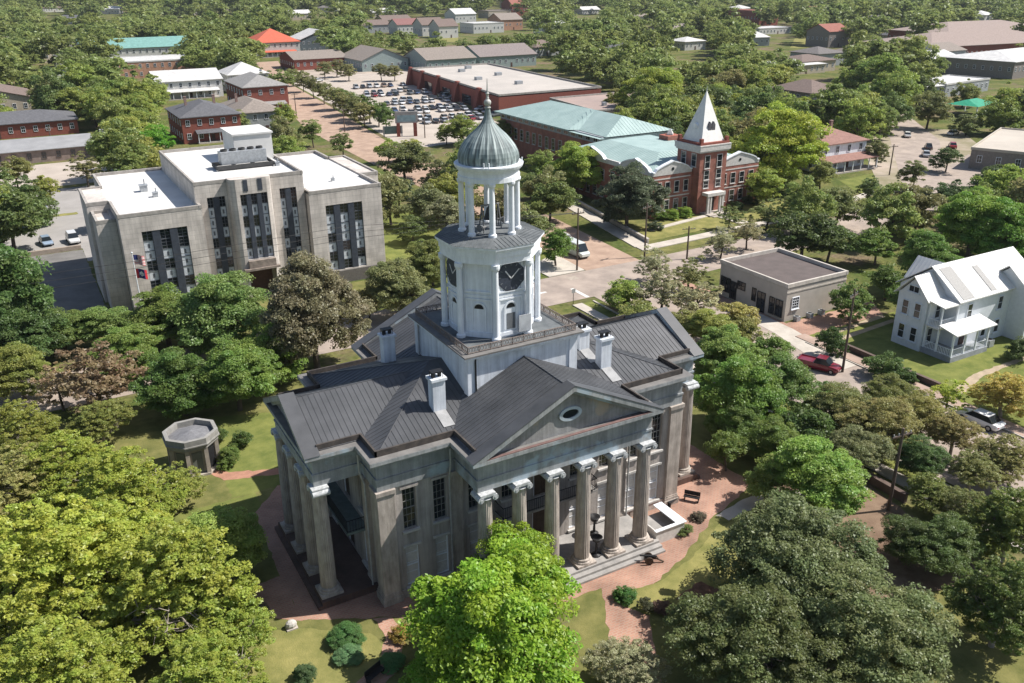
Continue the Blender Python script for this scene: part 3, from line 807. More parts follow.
# projecting entrance bay with curved shoulders
m = M(); bx0, bx1, yb = -6.35, -.6, 63.7
prof = [(bx0, yc_-.01), (bx0, yb+.75), (bx0+.22, yb+.22), (bx0+.75, yb)]
prof2 = [(bx1-.75, yb), (bx1-.22, yb+.22), (bx1, yb+.75), (bx1, yc_-.01)]
m.facade((bx0+.75, yb, 0), (1, 0, 0), bx1-bx0-1.5, 4.7, 17.35, [(BW[0][0]-(bx0+.75), BW[0][1]-(bx0+.75), 5.9, 15.2)], .4)
for pr in (prof, prof2):
    for i in range(3):
        a, b = pr[i], pr[i+1]; m.face([(*a, 0), (*b, 0), (*b, 17.35), (*a, 17.35)])
m.face([(*p, 17.35) for p in prof+prof2]); m.face([(*p, 4.7) for p in (prof+prof2)][::-1])
m.box(bx0+.75, -5.2, yb+.001, yb+.5, 0, 4.7); m.box(-1.3, bx1-.75, yb+.001, yb+.5, 0, 4.7)
for k in range(4): m.box(-5.6+1.35*k-.12, -5.6+1.35*k+.12, yb-.12, yb-.002, 15.5, 17.3) if False else None
m.build('entrance_bay', PALE, CB, o=MO)
m = M(); m.box(-5.15, -1.35, yb-.5, yb+.0, 4.72, 5.75); m.box(-5.9, -.9, yb-.8, yb-.1, 4.4, 4.7)
m.build('canopy', mat('stained_stone', (.3, .25, .21), .9, scale=2, c2=(.17, .14, .12)), CB, o=MO)
m = M(); m.box(-5.0, -1.5, yc_+.2, yc_+.34, .2, 4.6); m.build('entrance', BRZ, CB, o=MO)
m = M()
for x in (-4.25, -2.25): m.box(x-.3, x+.3, yb-.06, yb-.003, 15.6, 17.2)
m.build('pier_strip', SLATE, CB, o=MO)
# window bays: dark piers and stacked panes
def bay(x0, x1, z0, z1, y, npane, rows, flip):
    wtot = x1-x0; pw = wtot*(.225 if npane == 3 else .34); dw = (wtot-npane*pw)/(npane-1)
    for i in range(npane-1):
        a = x0+pw*(i+1)+dw*i; m = M(); m.box(a, a+dw, y+.05, y+.3, z0, z1); m.build('window_pier', SLATE, CB, o=MO)
    for i in range(npane):
        a = x0+(pw+dw)*i; g = M(); f = M(); rh = (z1-z0)/rows
        for j in range(rows):
            zz = z0+rh*j; li = ((j+i*flip) % 2 == 0 or (j+i) % 5 == 0) and j < rows-1
            g.mat(1 if li else 0).box(a+.06, a+pw-.06, y+.3, y+.34, zz+.04, zz+rh-.04)
            f.box(a+.06, a+pw-.06, y+.24, y+.3, zz-.05, zz+.05)
            if not li:
                for q in (1, 2): f.box(a+.06, a+pw-.06, y+.26, y+.3, zz+rh*q/3-.02, zz+rh*q/3+.02)
                f.box(a+pw/2-.03, a+pw/2+.03, y+.26, y+.298, zz+.05, zz+rh-.05)
            else: f.box(a+pw/2-.12, a+pw/2+.12, y+.28, y+.298, zz+rh*.3, zz+rh*.7)
        f.box(a, a+.06, y+.2, y+.34, z0, z1); f.box(a+pw-.06, a+pw, y+.2, y+.34, z0, z1)
        w_ = g.build('window', [GLASS, BLIND], CB, o=MO); f.build('frame', mat('window_metal', (.13, .14, .16), .5), w_, o=MO)
bay(*LW[0], yl, 3, 7, 0); bay(*RW[0], yl, 3, 7, 1); bay(*C1[0], yc_, 2, 8, 0); bay(*C2[0], yc_, 2, 8, 1); bay(*BW[0], yb, 3, 6, 0)
m = M(); m.box(4.5, 15.6, yl-.08, yl-.003, 0, 1.9); m.build('base_course', GRAN, CB, o=MO)
m = M(); m.box(-20.95, -10.35, yl-.08, yl-.003, 0, 1.7); m.build('base_course', GRAN, CB, o=MO)
# roofs and parapets
def flatroof(poly, z, pw=.35, ph=.45, nm='roof'):
    m = M(); m.mat(0).face([(*p, z-.25) for p in poly]); n = len(poly)
    cx = sum(p[0] for p in poly)/n; cy = sum(p[1] for p in poly)/n
    for i in range(n):
        a, b = np.array(poly[i]), np.array(poly[(i+1) % n]); d = (b-a); L = np.linalg.norm(d); d = d/L; nrm = np.array([-d[1], d[0]])
        c = (a+b)/2+nrm*pw/2; ax = ((d[0], d[1], 0), (nrm[0], nrm[1], 0), (0, 0, 1))
        m.mat(1).obox((c[0], c[1], z-.25+(ph)/2+.002*i), ax, (L+.05, pw, ph+.004*i))
    return m
fr = flatroof([(-20.93, yl-.03), (-10.3, yl-.03), (-10.3, 94.2), (-20.93, 94.2), (-20.93, 83.9), (-23.83, 83.9), (-23.83, 73.27), (-20.93, 73.27)], 14.2)
fr.build('roof', [MEMB, COPE], CB, o=MO)
fr = flatroof([(-23.4, 66.98), (-20.95, 66.98), (-20.95, 73.28), (-23.4, 73.28)], 13.1); fr.build('roof', [MEMB, COPE], CB, o=MO)
fr = flatroof([(-10.73, yc_-.03), (4.43, yc_-.03), (4.43, 93), (-10.73, 93)], 17.0, .3); fr.build('roof', [MEMB, COPE], CB, o=MO)
fr = flatroof([(4.55, yl-.03), (15.58, yl-.03), (15.58, 72.27), (18.33, 72.27), (18.33, 87.9), (15.58, 87.9), (15.58, 95), (4.55, 95)], 14.2)
fr.build('roof', [MEMB, COPE], CB, o=MO)
m = M(); m.box(-1.8, 4.0, 79.0, 86.5, 16.7, 20.7); m.box(-2.0, 4.2, 78.8, 86.7, 20.7, 20.95); m.build('penthouse', MEMB, CB, o=MO)
AC = mat('galvanised', (.42, .44, .46), .5, scale=3, metal=.3)
t = thing('cooling_tower', 'grey cooling tower with a row of fans on the white roof of the court building', 'rooftop unit', (-1.6, 75.2, 16.75))
m = M(); m.box(-3.3, 3.3, -1.1, 1.1, .7, 2.5); m.build('casing', AC, t)
m = M(); m.box(-4.2, 4.2, -1.9, -1.7, .15, .7); m.box(-4.2, 4.2, 1.7, 1.9, .15, .7)
for x in (-4.1, -1.4, 1.4, 4.1): m.box(x-.1, x+.1, -1.7, 1.7, .2, .65)
m.box(-4.0, 4.0, -1.6, 1.6, .05, .12); m.build('frame', mat('frame_dark', (.07, .07, .07)), t)
for i in range(5):
    f = M(); x = -2.6+1.3*i; f.lathe([(.5, 2.5), (.5, 2.8), (.42, 2.8), (.42, 2.6)], x, 0, 16); f.build('fan', mat('frame_dark', (.07, .07, .07)), t)
for (x, y, s_, l) in ((-15.5, 79, 1.0, 'small roof vent standing on the left white roof of the court building'), (-14.6, 74.5, .7, 'squat grey roof box on the left white roof of the court building'), (2.9, 73.2, .6, 'small vent on the central white roof right of the cooling tower'), (10.5, 71, .5, 'small vent on the right white roof of the court building')):
    t = thing('roof_vent', l, 'roof vent', (x, y, 16.75 if 0 < x < 4 else 13.96)); m = M(); m.box(-s_/2, s_/2, -s_/2, s_/2, 0, s_*.9); m.build('box', AC, t); m = M(); m.box(-s_*.6, s_*.6, -s_*.6, s_*.6, s_*.9, s_); m.tube((s_*.2, 0, s_), (s_*.2, 0, s_*1.8), .08); m.build('cap', AC, t)
# flagpole and two flags
FP = thing('flagpole', 'tall white flagpole in front of the left wing of the court building', 'flagpole', (-20.2, 61.6, 0))
m = M(); m.tube((0, 0, 0), (0, 0, 9.8), .09, .05, n=10); m.ico((0, 0, 9.9), .12); m.build('pole', WHITE, FP)
m = M(); m.box(-.5, .5, -.5, .5, 0, .3); m.build('footing', CONC, FP)
def flag(name, label, z, w_, h, pat):
    t = M(); nx, nz = 13, 13; cols = []
    for i in range(nx):
        for j in range(nz):
            q = []
            for a, b in ((0, 0), (1, 0), (1, 1), (0, 1)):
                u = (i+a)/nx; v = (j+b)/nz
                q.append((u*w_*.65, .28*math.sin(u*7)*u-.25*u, z+v*h-.35*u*u))
            t.mat(pat((i+.5)/nx, (j+.5)/nz)).face(q)
    o = t.build(name, [mat('flag_red', (.5, .03, .04), .8), mat('flag_white', (.75, .75, .75), .8), mat('flag_blue', (.03, .04, .16), .8)], None, smooth=True)
    o.location = (-20.1, 61.6, 0); tag(o, label, 'flag', 'flags on the flagpole'); return o
flag('flag', 'upper flag on the pole, red and white stripes with a blue canton', 8.3, 2.0, 1.3, lambda u, v: 2 if (u < .42 and v > .46) else (0 if int(v*13) % 2 == 0 else 1))
flag('flag', 'lower flag on the pole, red ends round a dark blue centre with a white flower', 6.4, 2.0, 1.3, lambda u, v: (0 if (u < .25 or u > .75) else (1 if (u-.5)**2*4+(v-.5)**2*2 < .12 else 2)))

# ================================================================== brick school with teal roof
BRICK = brickmat('red_brick', (.37, .11, .07), (.3, .085, .055), (.26, .19, .16))
BRICKF = mat('red_brick_far', (.27, .085, .06), .9, scale=2, c2=(.2, .065, .05))
TEAL = mat('teal_metal_roof', (.35, .45, .43), .55, scale=.3, c2=(.28, .375, .36))
TRW = mat('school_trim', (.62, .6, .57), .8, scale=2, c2=(.48, .46, .44))
SO_ = (83, 67, 0)
SCH = thing('brick_school', 'red brick school with teal metal roofs and a white spired entrance tower', 'school', SO_)
x0s, x1s, ysf, ysb = 71.0, 97.5, 69.5, 100
m = M(); m.box(x0s, x1s, ysf, ysb, 0, 8.0); m.build('wall', BRICK, SCH, o=SO_)
m = M(); m.box(81.0, 99, 100.01, 146, 0, 8.3); m.build('rear_wall', BRICK, SCH, o=SO_)
# upper white frieze with curved gables
def curved_gable(axis, s0, s1, pos, zb, hh, sgn, n=20):
    """ogee parapet gable; axis 'x': spans x at y=pos"""
    mid = (s0+s1)/2; half = (s1-s0)/2
    pts = []
    for i in range(n+1):
        t = -1+2*i/n; a = abs(t)
        z = zb+.5+hh*(1-a)**.9*(1.15-.15*math.cos(a*math.pi)) if a < .86 else zb+.55
        pts.append((mid+half*t, z))
    m = M()
    if axis == 'x': poly = [(s0, pos, zb)]+[(u, pos, z) for u, z in pts]+[(s1, pos, zb)]; m.extr(poly, (0, sgn*.4, 0))
    else: poly = [(pos, s0, zb)]+[(pos, u, z) for u, z in pts]+[(pos, s1, zb)]; m.extr(poly, (sgn*.4, 0, 0))
    g = m.build('curved_gable', TRW, SCH, o=SO_)
    c = M()
    for i in range(n):
        (u0, z0), (u1, z1) = pts[i], pts[i+1]
        if axis == 'x': c.extr([(u0, pos-.15*sgn, z0), (u1, pos-.15*sgn, z1), (u1, pos-.15*sgn, z1+.22), (u0, pos-.15*sgn, z0+.22)], (0, sgn*.8, 0))
        else: c.extr([(pos-.15*sgn, u0, z0), (pos-.15*sgn, u1, z1), (pos-.15*sgn, u1, z1+.22), (pos-.15*sgn, u0, z0+.22)], (sgn*.8, 0, 0))
    c.build('coping', WHITE, g, o=SO_)
    d = M()
    if axis == 'x': d.tube((mid, pos-.06, zb+hh*.55), (mid, pos+.02, zb+hh*.55), .3, n=12)
    else: d.tube((pos-.06, mid, zb+hh*.55), (pos+.02, mid, zb+hh*.55), .3, n=12)
    d.build('round_vent', GLASS, g, o=SO_)
curved_gable('x', 71.0, 80.3, 69.45, 8.0, 1.9, 1); curved_gable('x', 87.3, 97.5, 69.45, 8.0, 1.9, 1)
curved_gable('y', 69.9, 80.0, 70.95, 8.0, 1.9, 1); curved_gable('y', 84.5, 95.0, 70.95, 8.0, 1.9, 1)
m = M(); m.box(70.97, 71.4, 80.05, 84.45, 8.0, 8.9); m.build('frieze', TRW, SCH, o=SO_)
# front wing roof, low hip
m = M(); z0, z1 = 8.35, 10.4
a, b, c, d = x0s+.5, x1s-.5, ysf+.5, ysb
pk = [(79, 78, z1), (90, 78, z1), (90, 95, z1), (79, 95, z1)]
for q in ([(a,c,z0),(b,c,z0),pk[1],pk[0]], [(a,d,z0),(a,c,z0),pk[0],pk[3]], [(b,c,z0),(b,d,z0),pk[2],pk[1]], [(b,d,z0),(a,d,z0),pk[3],pk[2]], pk):
    m.face(q); m.seams(q, .8, .04, .06) if len(q) == 4 and q is not pk else None
m.build('front_roof', TEAL, SCH, o=SO_)
m = M(); ro = M()
e0, e1, f0, f1 = 79.8, 100.2, 99.3, 147.2; zE2, zR2 = 10.0, 13.2
xm = (e0+e1)/2
m.box(81.0-.02, 99.02, 100.0, 146.02, 8.3, 9.9)
m.build('clerestory_band', mat('clerestory_grey', (.38, .4, .42), .6, scale=3), SCH, o=SO_)
pls = [[(e0,f1,zE2),(e0,112,zE2),(xm,118,zR2),(xm,136,zR2)], [(e0,112,zE2),(e0+2,110.5,zE2),(xm,116,zR2),(xm,118,zR2)], [(e0+2,110.5,zE2),(e0+1.6,f0,zE2),(xm,f0+6,zR2),(xm,116,zR2)],
       [(e0+1.6,f0,zE2),(e1,f0,zE2),(xm,f0+6,zR2)], [(e1,f0,zE2),(e1,f1,zE2),(xm,136,zR2),(xm,f0+6,zR2)], [(e1,f1,zE2),(e0,f1,zE2),(xm,136,zR2)]]
for q in pls: ro.face(q); ro.seams(q, .9, .04, .06)
ro.extr([(e0,f1,zE2-.3),(e0,112,zE2-.3),(e0,112,zE2),(e0,f1,zE2)], (.1,0,0)); ro.face([(e0,f1,zE2-.3),(e0,f0,zE2-.3),(e1,f0,zE2-.3),(e1,f1,zE2-.3)])
ro.build('rear_roof', TEAL, SCH, o=SO_)
m = M(); m.box(88.5, 92, 87, 90, 10.4, 11.3); m.build('roof_curb', BRICK, SCH, o=SO_)
m = M(); m.lathe([(.9, 11.3), (.9, 11.6), (.1, 12.6)], 90.2, 88.5, 4); m.build('cupola', TRW, SCH, o=SO_)
# windows
for i, x in enumerate((72.6, 74.6, 76.8, 79.0)):
    for z in (2.2, 5.6): addwin(SCH, SO_, (x, ysf, z), (1, 0, 0), 1.0, 2.0, TRW, bars=(0, 1))
for x in (88.6, 90.9, 93.2, 95.6):
    for z in (2.2, 5.6): addwin(SCH, SO_, (x, ysf, z), (1, 0, 0), 1.1, 2.0, TRW, bars=(0, 1))
for y in (71.5, 74, 76.5, 79, 82, 85.5, 88, 90.5, 93, 96):
    for z in (2.2, 5.6): addwin(SCH, SO_, (x0s, y, z), (0, -1, 0), 1.1, 2.0, TRW, bars=(0, 1))
for y in range(102, 146, 3):
    addwin(SCH, SO_, (81.0, y, 5.4), (0, -1, 0), 1.3, 2.6, TRW, bars=(0, 2)); addwin(SCH, SO_, (80.98, y+.5, 9.1), (0, -1, 0), 1.6, .9, TRW, bars=(1, 0), sill=False)
m = M()
for zz in (3.7, 7.2): m.box(x0s-.06, 80.0, ysf-.06, ysf-.003, zz, zz+.22); m.box(87.5, x1s, ysf-.06, ysf-.003, zz+.001, zz+.22)
m.build('belt_course', TRW, SCH, o=SO_)
# entrance tower
tx0, tx1, ty0, ty1 = 80.5, 87.1, 67.6, 74.2
m = M(); m.box(tx0, tx1, ty0, ty1, 0, 12.0); tw = m.build('tower_wall', BRICK, SCH, o=SO_)
m = M(); m.box(tx0-.45, tx1+.45, ty0-.45, ty1+.45, 12.0, 12.9); m.box(tx0-.25, tx1+.25, ty0-.25, ty1+.25, 11.7, 12.0); m.box(tx0-.5, tx1+.5, ty0-.5, ty1+.5, 12.9, 13.1); m.build('tower_cornice', TRW, SCH, o=SO_)
m = M(); m.box(tx0-.2, tx1+.2, ty0-.2, ty1+.2, 13.1, 13.5)
for sx in (tx0-.1, tx1-.5):
    for sy in (ty0-.1, ty1-.5): m.box(sx, sx+.6, sy, sy+.6, 13.5, 14.3)
m.build('tower_parapet', BRICKF, SCH, o=SO_)
cx, cy = (tx0+tx1)/2, (ty0+ty1)/2; r = 2.75; m = M(); top = (cx, cy, 22.6)
b4 = [(cx-r, cy-r, 13.5), (cx+r, cy-r, 13.5), (cx+r, cy+r, 13.5), (cx-r, cy+r, 13.5)]
for i in range(4): m.face([b4[i], b4[(i+1) % 4], top])
sp = m.build('spire', mat('spire_metal', (.8, .79, .75), .5, scale=1, c2=(.7, .69, .66)), SCH, o=SO_)
m = M(); m.tube((cx, cy, 22.5), (cx, cy, 23.3), .06, .02); m.build('spire_tip', WHITE, sp, o=SO_)
# dormer openings on the front of the spire: two pointed louvres
m = M()
for s_ in (-.45, .45): m.extr([(cx+s_-.4, cy-r*.78, 15.3), (cx+s_+.4, cy-r*.78, 15.3), (cx+s_+.4, cy-r*.78, 16.5), (cx+s_, cy-r*.78, 17.1), (cx+s_-.4, cy-r*.78, 16.5)], (0, .9, 0))
m.build('louvre', mat('louvre_dark', (.12, .12, .13)), sp, o=SO_)
m = M(); m.tube((cx-r*.8, cy, 16.2), (cx-r*.45, cy, 16.4), .55, n=14); m.build('round_dormer', WHITE, sp, o=SO_)
for zz, hh in ((9.9, 2.3), (7.4, 1.6), (5.6, 1.2)):
    for x in (82.3, 85.3): addwin(SCH, SO_, (x, ty0, zz), (1, 0, 0), 1.1, hh, TRW, bars=(0, 1))
for x in (81.4, 83.8, 86.2):
    pass
for y in (69.3, 72.3): addwin(SCH, SO_, (tx0, y, 10.2), (0, -1, 0), 1.2, 2.3, TRW, bars=(0, 1))
m = M(); m.box(81.6, 86.0, 65.9, 67.59, 3.6, 4.2); m.box(81.8, 82.2, 66.0, 66.4, .3, 3.6); m.box(85.4, 85.8, 66.0, 66.4, .3, 3.6); m.box(82.5, 82.8, 66.0, 66.4, .3, 3.6); m.box(84.8, 85.1, 66.0, 66.4, .3, 3.6)
m.build('portico', TRW, SCH, o=SO_)
m = M(); m.box(82.9, 84.7, 67.5, 67.61, .3, 3.3); m.build('door', IRON, SCH, o=SO_)
m = M(); m.box(81.4, 86.2, 64.6, 67.59, 0, .3); m.box(81.8, 85.8, 64.0, 64.59, 0, .15); m.build('steps', CONC, SCH, o=SO_)

# ================================================================== small flat-roofed office
OF = thing('flat_office', 'single-storey tan office with a flat dark brown roof and pale parapet', 'office', (59, 25, 0)); o_ = (59, 25, 0)
ox0, ox1, oy0, oy1, oh = 53.5, 64.6, 18.5, 31.2, 5.1
OFW = mat('office_stucco', (.33, .28, .245), .9, scale=1, c2=(.27, .235, .205)); OFL = mat('office_side', (.46, .42, .37), .9, scale=1, c2=(.4, .365, .32))
m = M(); m.mat(0).box(ox0, ox1, oy0, oy1, 0, oh-.9); m.mat(0).box(ox0, ox1, oy0, oy1, oh-.9, oh-.42)
m.build('wall', [OFL], OF, o=o_)
fr = flatroof([(ox0-.1, oy0-.1), (ox1+.1, oy0-.1), (ox1+.1, oy1+.1), (ox0-.1, oy1+.1)], oh-.1, .3, .5)
fr.build('roof', [mat('brown_roofing', (.13, .105, .098), .9, scale=.6, c2=(.1, .082, .076)), mat('office_coping', (.58, .53, .47), .9)], OF, o=o_)
m = M(); m.box(ox0-.05, ox1+.05, oy0-.06, oy0-.003, oh-1.15, oh-.95); m.build('belt_course', mat('office_coping', (.58, .53, .47)), OF, o=o_)
for y, w_, h, z in ((19.6, 1.1, 2.2, 1.6), (20.9, .8, 2.2, 1.6), (22.9, 1.3, 2.7, 1.45), (24.3, .6, 1.7, 2.1), (26.8, 1.4, 1.0, 2.6), (28.3, 1.1, 2.4, 1.5), (29.4, .8, 2.0, 1.9), (30.4, .8, 2.0, 1.9)):
    addwin(OF, o_, (ox0, y, z), (0, -1, 0), w_, h, IRON, sill=False)
addwin(OF, o_, (55.2, oy0, 2.4), (1, 0, 0), 1.1, 1.5, WHITE, bars=(2, 3))
for i, (x, l) in enumerate(((55.2, 'under the window'), (57.6, 'in the middle of the wall'), (59.8, 'furthest from the corner'))):
    t = thing('condenser_unit', 'small grey condenser on the ground by the tan office, %s' % l, 'air conditioner', (x, 17.9, 0), 0, 'condensers along the office wall')
    m = M(); m.box(-.35, .35, -.35, .35, .05, .7); m.build('casing', AC, t); m = M(); m.lathe([(.26, .7), (.26, .73)], 0, 0, 12); m.build('fan_grille', IRON, t)

# ================================================================== white two-storey house
WH = thing('white_house', 'white two-storey wooden house with white metal roofs and a two-level porch', 'house', (66, 2, 0)); o_ = (66, 2, 0)
SID = mat('white_siding', (.66, .69, .73), .7, scale=2, c2=(.58, .61, .65)); WRF = mat('white_metal_roof', (.74, .73, .7), .5, scale=.5, c2=(.62, .61, .59)); WROOFD = mat('grey_shingle_panel', (.46, .45, .43), .9, scale=5, c2=(.28, .27, .26), stretch=(3, 3, 3))
def gableblock(x0, x1, y0, y1, h, rise, ov=.45, par=WH, wm=SID, rm=WRF, ridge='x'):
    m = M(); m.box(x0, x1, y0, y1, 0, h)
    if ridge == 'x':
        ym = (y0+y1)/2
        for x, s in ((x0, 1), (x1, -1)): m.extr([(x, y0, h), (x, y1, h), (x, ym, h+rise*.93)], (s*.2, 0, 0))
    else:
        xm = (x0+x1)/2
        for y, s in ((y0, 1), (y1, -1)): m.extr([(x0, y, h), (x1, y, h), (xm, y, h+rise*.93)], (0, s*.2, 0))
    m.build('wall', wm, par, o=o_)
    r = M()
    if ridge == 'x':
        for y, s in ((y0, -1), (y1, 1)):
            e = y+s*ov; q = [(x0-ov, e, h-.12), (x1+ov, e, h-.12), (x1+ov, ym, h+rise), (x0-ov, ym, h+rise)]
            r.extr([(x0-ov, e, h-.12), (x0-ov, ym, h+rise), (x0-ov, ym, h+rise+.12), (x0-ov, e, h)], (x1-x0+2*ov, 0, 0)); r.seams([(a, b, c+.12) for a, b, c in q], .5, .03, .03)
    else:
        for x, s in ((x0, -1), (x1, 1)):
            e = x+s*ov; q = [(e, y0-ov, h-.12), (e, y1+ov, h-.12), (xm, y1+ov, h+rise), (xm, y0-ov, h+rise)]
            r.extr([(e, y0-ov, h-.12), (xm, y0-ov, h+rise), (xm, y0-ov, h+rise+.12), (e, y0-ov, h)], (0, y1-y0+2*ov, 0)); r.seams([(a, b, c+.12) for a, b, c in q], .5, .03, .03)
    return r.build('roof', rm, par, o=o_)
gableblock(60.2, 68.0, 3.0, 7.0, 6.6, 2.5)
gableblock(63.3, 78.5, 1.0, 9.2, 6.6, 3.2)
gableblock(66.2, 69.6, 7.2, 10.2, 6.5, 2.4, ridge='y')
gableblock(73.6, 84, -1.6, 5.0, 6.2, 2.9)
rzp = lambda y: 6.6+.73*(y-.55)+.035
for xa, xb, ya, yb_ in ((63.6, 65.7, .7, 4.6), (69.2, 70.2, .9, 4.0)):
    m = M(); m.extr([(xa, ya, rzp(ya)), (xb, ya, rzp(ya)), (xb, yb_, rzp(yb_)), (xa, yb_, rzp(yb_))], (0, 0, .03)); m.build('roof_panel', WROOFD, WH, o=o_)
for y, z in ((4.1, 5.0), (5.8, 5.0), (4.1, 1.9), (5.8, 1.9)): addwin(WH, o_, (60.2, y, z), (0, -1, 0), .75, 1.7, SID, bars=(0, 1))
addwin(WH, o_, (60.2, 5.0, 7.5), (0, -1, 0), 1.3, .7, SID, bars=(1, 0))
for x, z in ((65.6, 5.0), (71.6, 4.9), (69.2, 1.8), (71.8, 1.8)): addwin(WH, o_, (x, 1.0, z), (1, 0, 0), .8, 1.6, SID, bars=(0, 1))
for x, z in ((61.6, 1.9), (62.4, 5.0)): addwin(WH, o_, (x, 3.0, z), (1, 0, 0), .8, 1.8, SID, bars=(0, 1))
m = M(); m.box(64.6, 65.6, .93, .998, .7, 2.9); m.build('door', mat('door_dark', (.1, .06, .05)), WH, o=o_)
for x in (75.5, 78, 80.5):
    for z in (1.8, 4.6): addwin(WH, o_, (x, -1.6, z), (1, 0, 0), .8, 1.5, SID, bars=(0, 1))
# porches
m = M(); m.box(60.4, 67.4, -1.1, .99, 0, .7); m.box(60.4, 63.29, .99, 2.99, 0, .698)
po = m.build('porch', mat('porch_grey', (.35, .37, .4), .8), WH, o=o_)
m = M(); m.extr([(60.2, -1.5, 3.5), (67.8, -1.5, 3.5), (67.8, .97, 4.05), (60.2, .97, 4.05)], (0, 0, .12)); m.box(60.4, 63.29, .99, 2.99, 3.45, 3.6); m.build('porch_roof', WRF, po, o=o_)
for x, y, z0, z1 in ((60.55, -.95, .7, 3.6), (62.8, -.95, .7, 3.6), (65.0, -.95, .7, 3.6), (67.2, -.95, .7, 3.6), (60.55, 1.1, .7, 3.5), (60.55, 2.8, .7, 3.5), (60.55, 1.1, 4.1, 6.3), (60.55, 2.8, 3.6, 6.4), (63.1, .85, 4.1, 6.3)):
    m = M(); m.box(x-.09, x+.09, y-.09, y+.09, z0, z1); m.build('post', WHITE, po, o=o_)
m = M(); m.extr([(60.1, .6, 6.3), (63.6, .6, 6.3), (63.6, 3.1, 6.7), (60.1, 3.1, 6.7)], (0, 0, .12)); m.build('balcony_roof', WRF, po, o=o_)
m = M()
for (a, b, z) in (((60.55, -.95), (67.2, -.95), .7), ((60.55, -.95), (60.55, 2.8), .7), ((60.55, 1.1), (60.55, 2.8), 3.6), ((60.55, 1.1), (63.1, 1.1), 3.75)): railing(m, a, b, z, .9, int(5*math.dist(a, b)), .03)
m.build('railing', WHITE, po, o=o_)
t = thing('condenser_unit', 'grey condenser on the ground at the right end of the white house porch', 'air conditioner', (69.0, -.2, 0), 0)
m = M(); m.box(-.45, .45, -.45, .45, .05, .95); m.build('casing', AC, t); m = M(); m.lathe([(.35, .95), (.35, 1.0)], 0, 0, 12); m.build('fan_grille', IRON, t)

# ================================================================== octagonal stone pavilion left of the museum
PV = thing('octagonal_pavilion', 'small octagonal stone pavilion with a sunken grey roof beside the brick path', 'pavilion', (-21.7, 19.9, 0), 0); PV.scale = (.9, .9, .92)
oc = lambda r: [(r*math.cos(math.pi/8+i*math.pi/4), r*math.sin(math.pi/8+i*math.pi/4)) for i in range(8)]
m = M(); PST = mat('pavilion_stone', (.4, .355, .3), .9, scale=1.5, c2=(.28, .25, .22))
m.prism(oc(2.25), .25, 3.1); m.build('wall', PST, PV)
m = M(); m.prism(oc(2.75), 0, .25); m.build('plinth', PST, PV)
for x, y in oc(2.42):
    m = M(); m.box(x-.2, x+.2, y-.2, y+.2, .25, 3.1); m.build('pier', PST, PV)
m = M(); m.prism(oc(2.7), 3.1, 3.5); m.prism(oc(2.9), 3.5, 3.62)
a8, b8 = oc(2.8), oc(2.4)
for i in range(8):
    j = (i+1) % 8; m.extr([(*a8[i], 3.62), (*a8[j], 3.62), (*b8[j], 3.62), (*b8[i], 3.62)], (0, 0, .6))
m.build('parapet', mat('pavilion_coping', (.3, .29, .27), .9, scale=2, c2=(.22, .215, .2)), PV)
m = M(); r8 = oc(2.38)
for i in range(8): m.face([(*r8[i], 3.64), (*r8[(i+1) % 8], 3.64), (0, 0, 4.2)])
m.build('roof', mat('pavilion_roof', (.2, .2, .21), .7, scale=2), PV)
for i, k in enumerate((6, 7, 5)):
    a = k*math.pi/4; n_ = np.array([math.cos(a), math.sin(a), 0]); td = np.array([-math.sin(a), math.cos(a), 0])
    m = M(); m.obox(n_*2.11+np.array([0, 0, 1.5]), (td, n_, (0, 0, 1)), (1.0, .06, 2.3)); m.build('doorway' if k == 7 else 'window', IRON if k == 7 else mat('louvre_green', (.16, .17, .15)), PV)
# ================================================================== ground, roads, paving
def groundmat():
    m, t, b = newmat('ground_mix')
    g = t.nodes.new('ShaderNodeNewGeometry')
    def noise(sc, det=6):
        n = t.nodes.new('ShaderNodeTexNoise'); n.inputs['Scale'].default_value = sc; n.inputs['Detail'].default_value = det; n.inputs['Roughness'].default_value = .65
        t.links.new(g.outputs['Position'], n.inputs['Vector']); return n
    def ramp(n, a, b_):
        r = t.nodes.new('ShaderNodeMapRange'); r.inputs[1].default_value = a; r.inputs[2].default_value = b_; t.links.new(n.outputs[0], r.inputs[0]); return r
    def mix(f, a, b_):
        x = t.nodes.new('ShaderNodeMix'); x.data_type = 'RGBA'; t.links.new(f.outputs[0], x.inputs[0])
        for i, c in ((6, a), (7, b_)):
            if isinstance(c, tuple): x.inputs[i].default_value = (*c, 1)
            else: t.links.new(c.outputs[2], x.inputs[i])
        return x
    a = mix(ramp(noise(.12), .4, .6), (.085, .115, .03), (.17, .165, .06))
    c = mix(ramp(noise(.05), .52, .62), a, (.2, .15, .1))
    d = mix(ramp(noise(1.5), .35, .7), (.6, .6, .6), (1.15, 1.15, 1.1))
    x = t.nodes.new('ShaderNodeMix'); x.data_type = 'RGBA'; x.blend_type = 'MULTIPLY'; x.inputs[0].default_value = 1
    t.links.new(c.outputs[2], x.inputs[6]); t.links.new(d.outputs[2], x.inputs[7]); t.links.new(x.outputs[2], b.inputs['Base Color'])
    b.inputs['Roughness'].default_value = 1; b.inputs['Specular IOR Level'].default_value = .1
    return m
g = M(); g.face([(-2200, -400, 0), (3000, -400, 0), (3000, 2800, 0), (-2200, 2800, 0)]); struct(g, 'ground', groundmat())
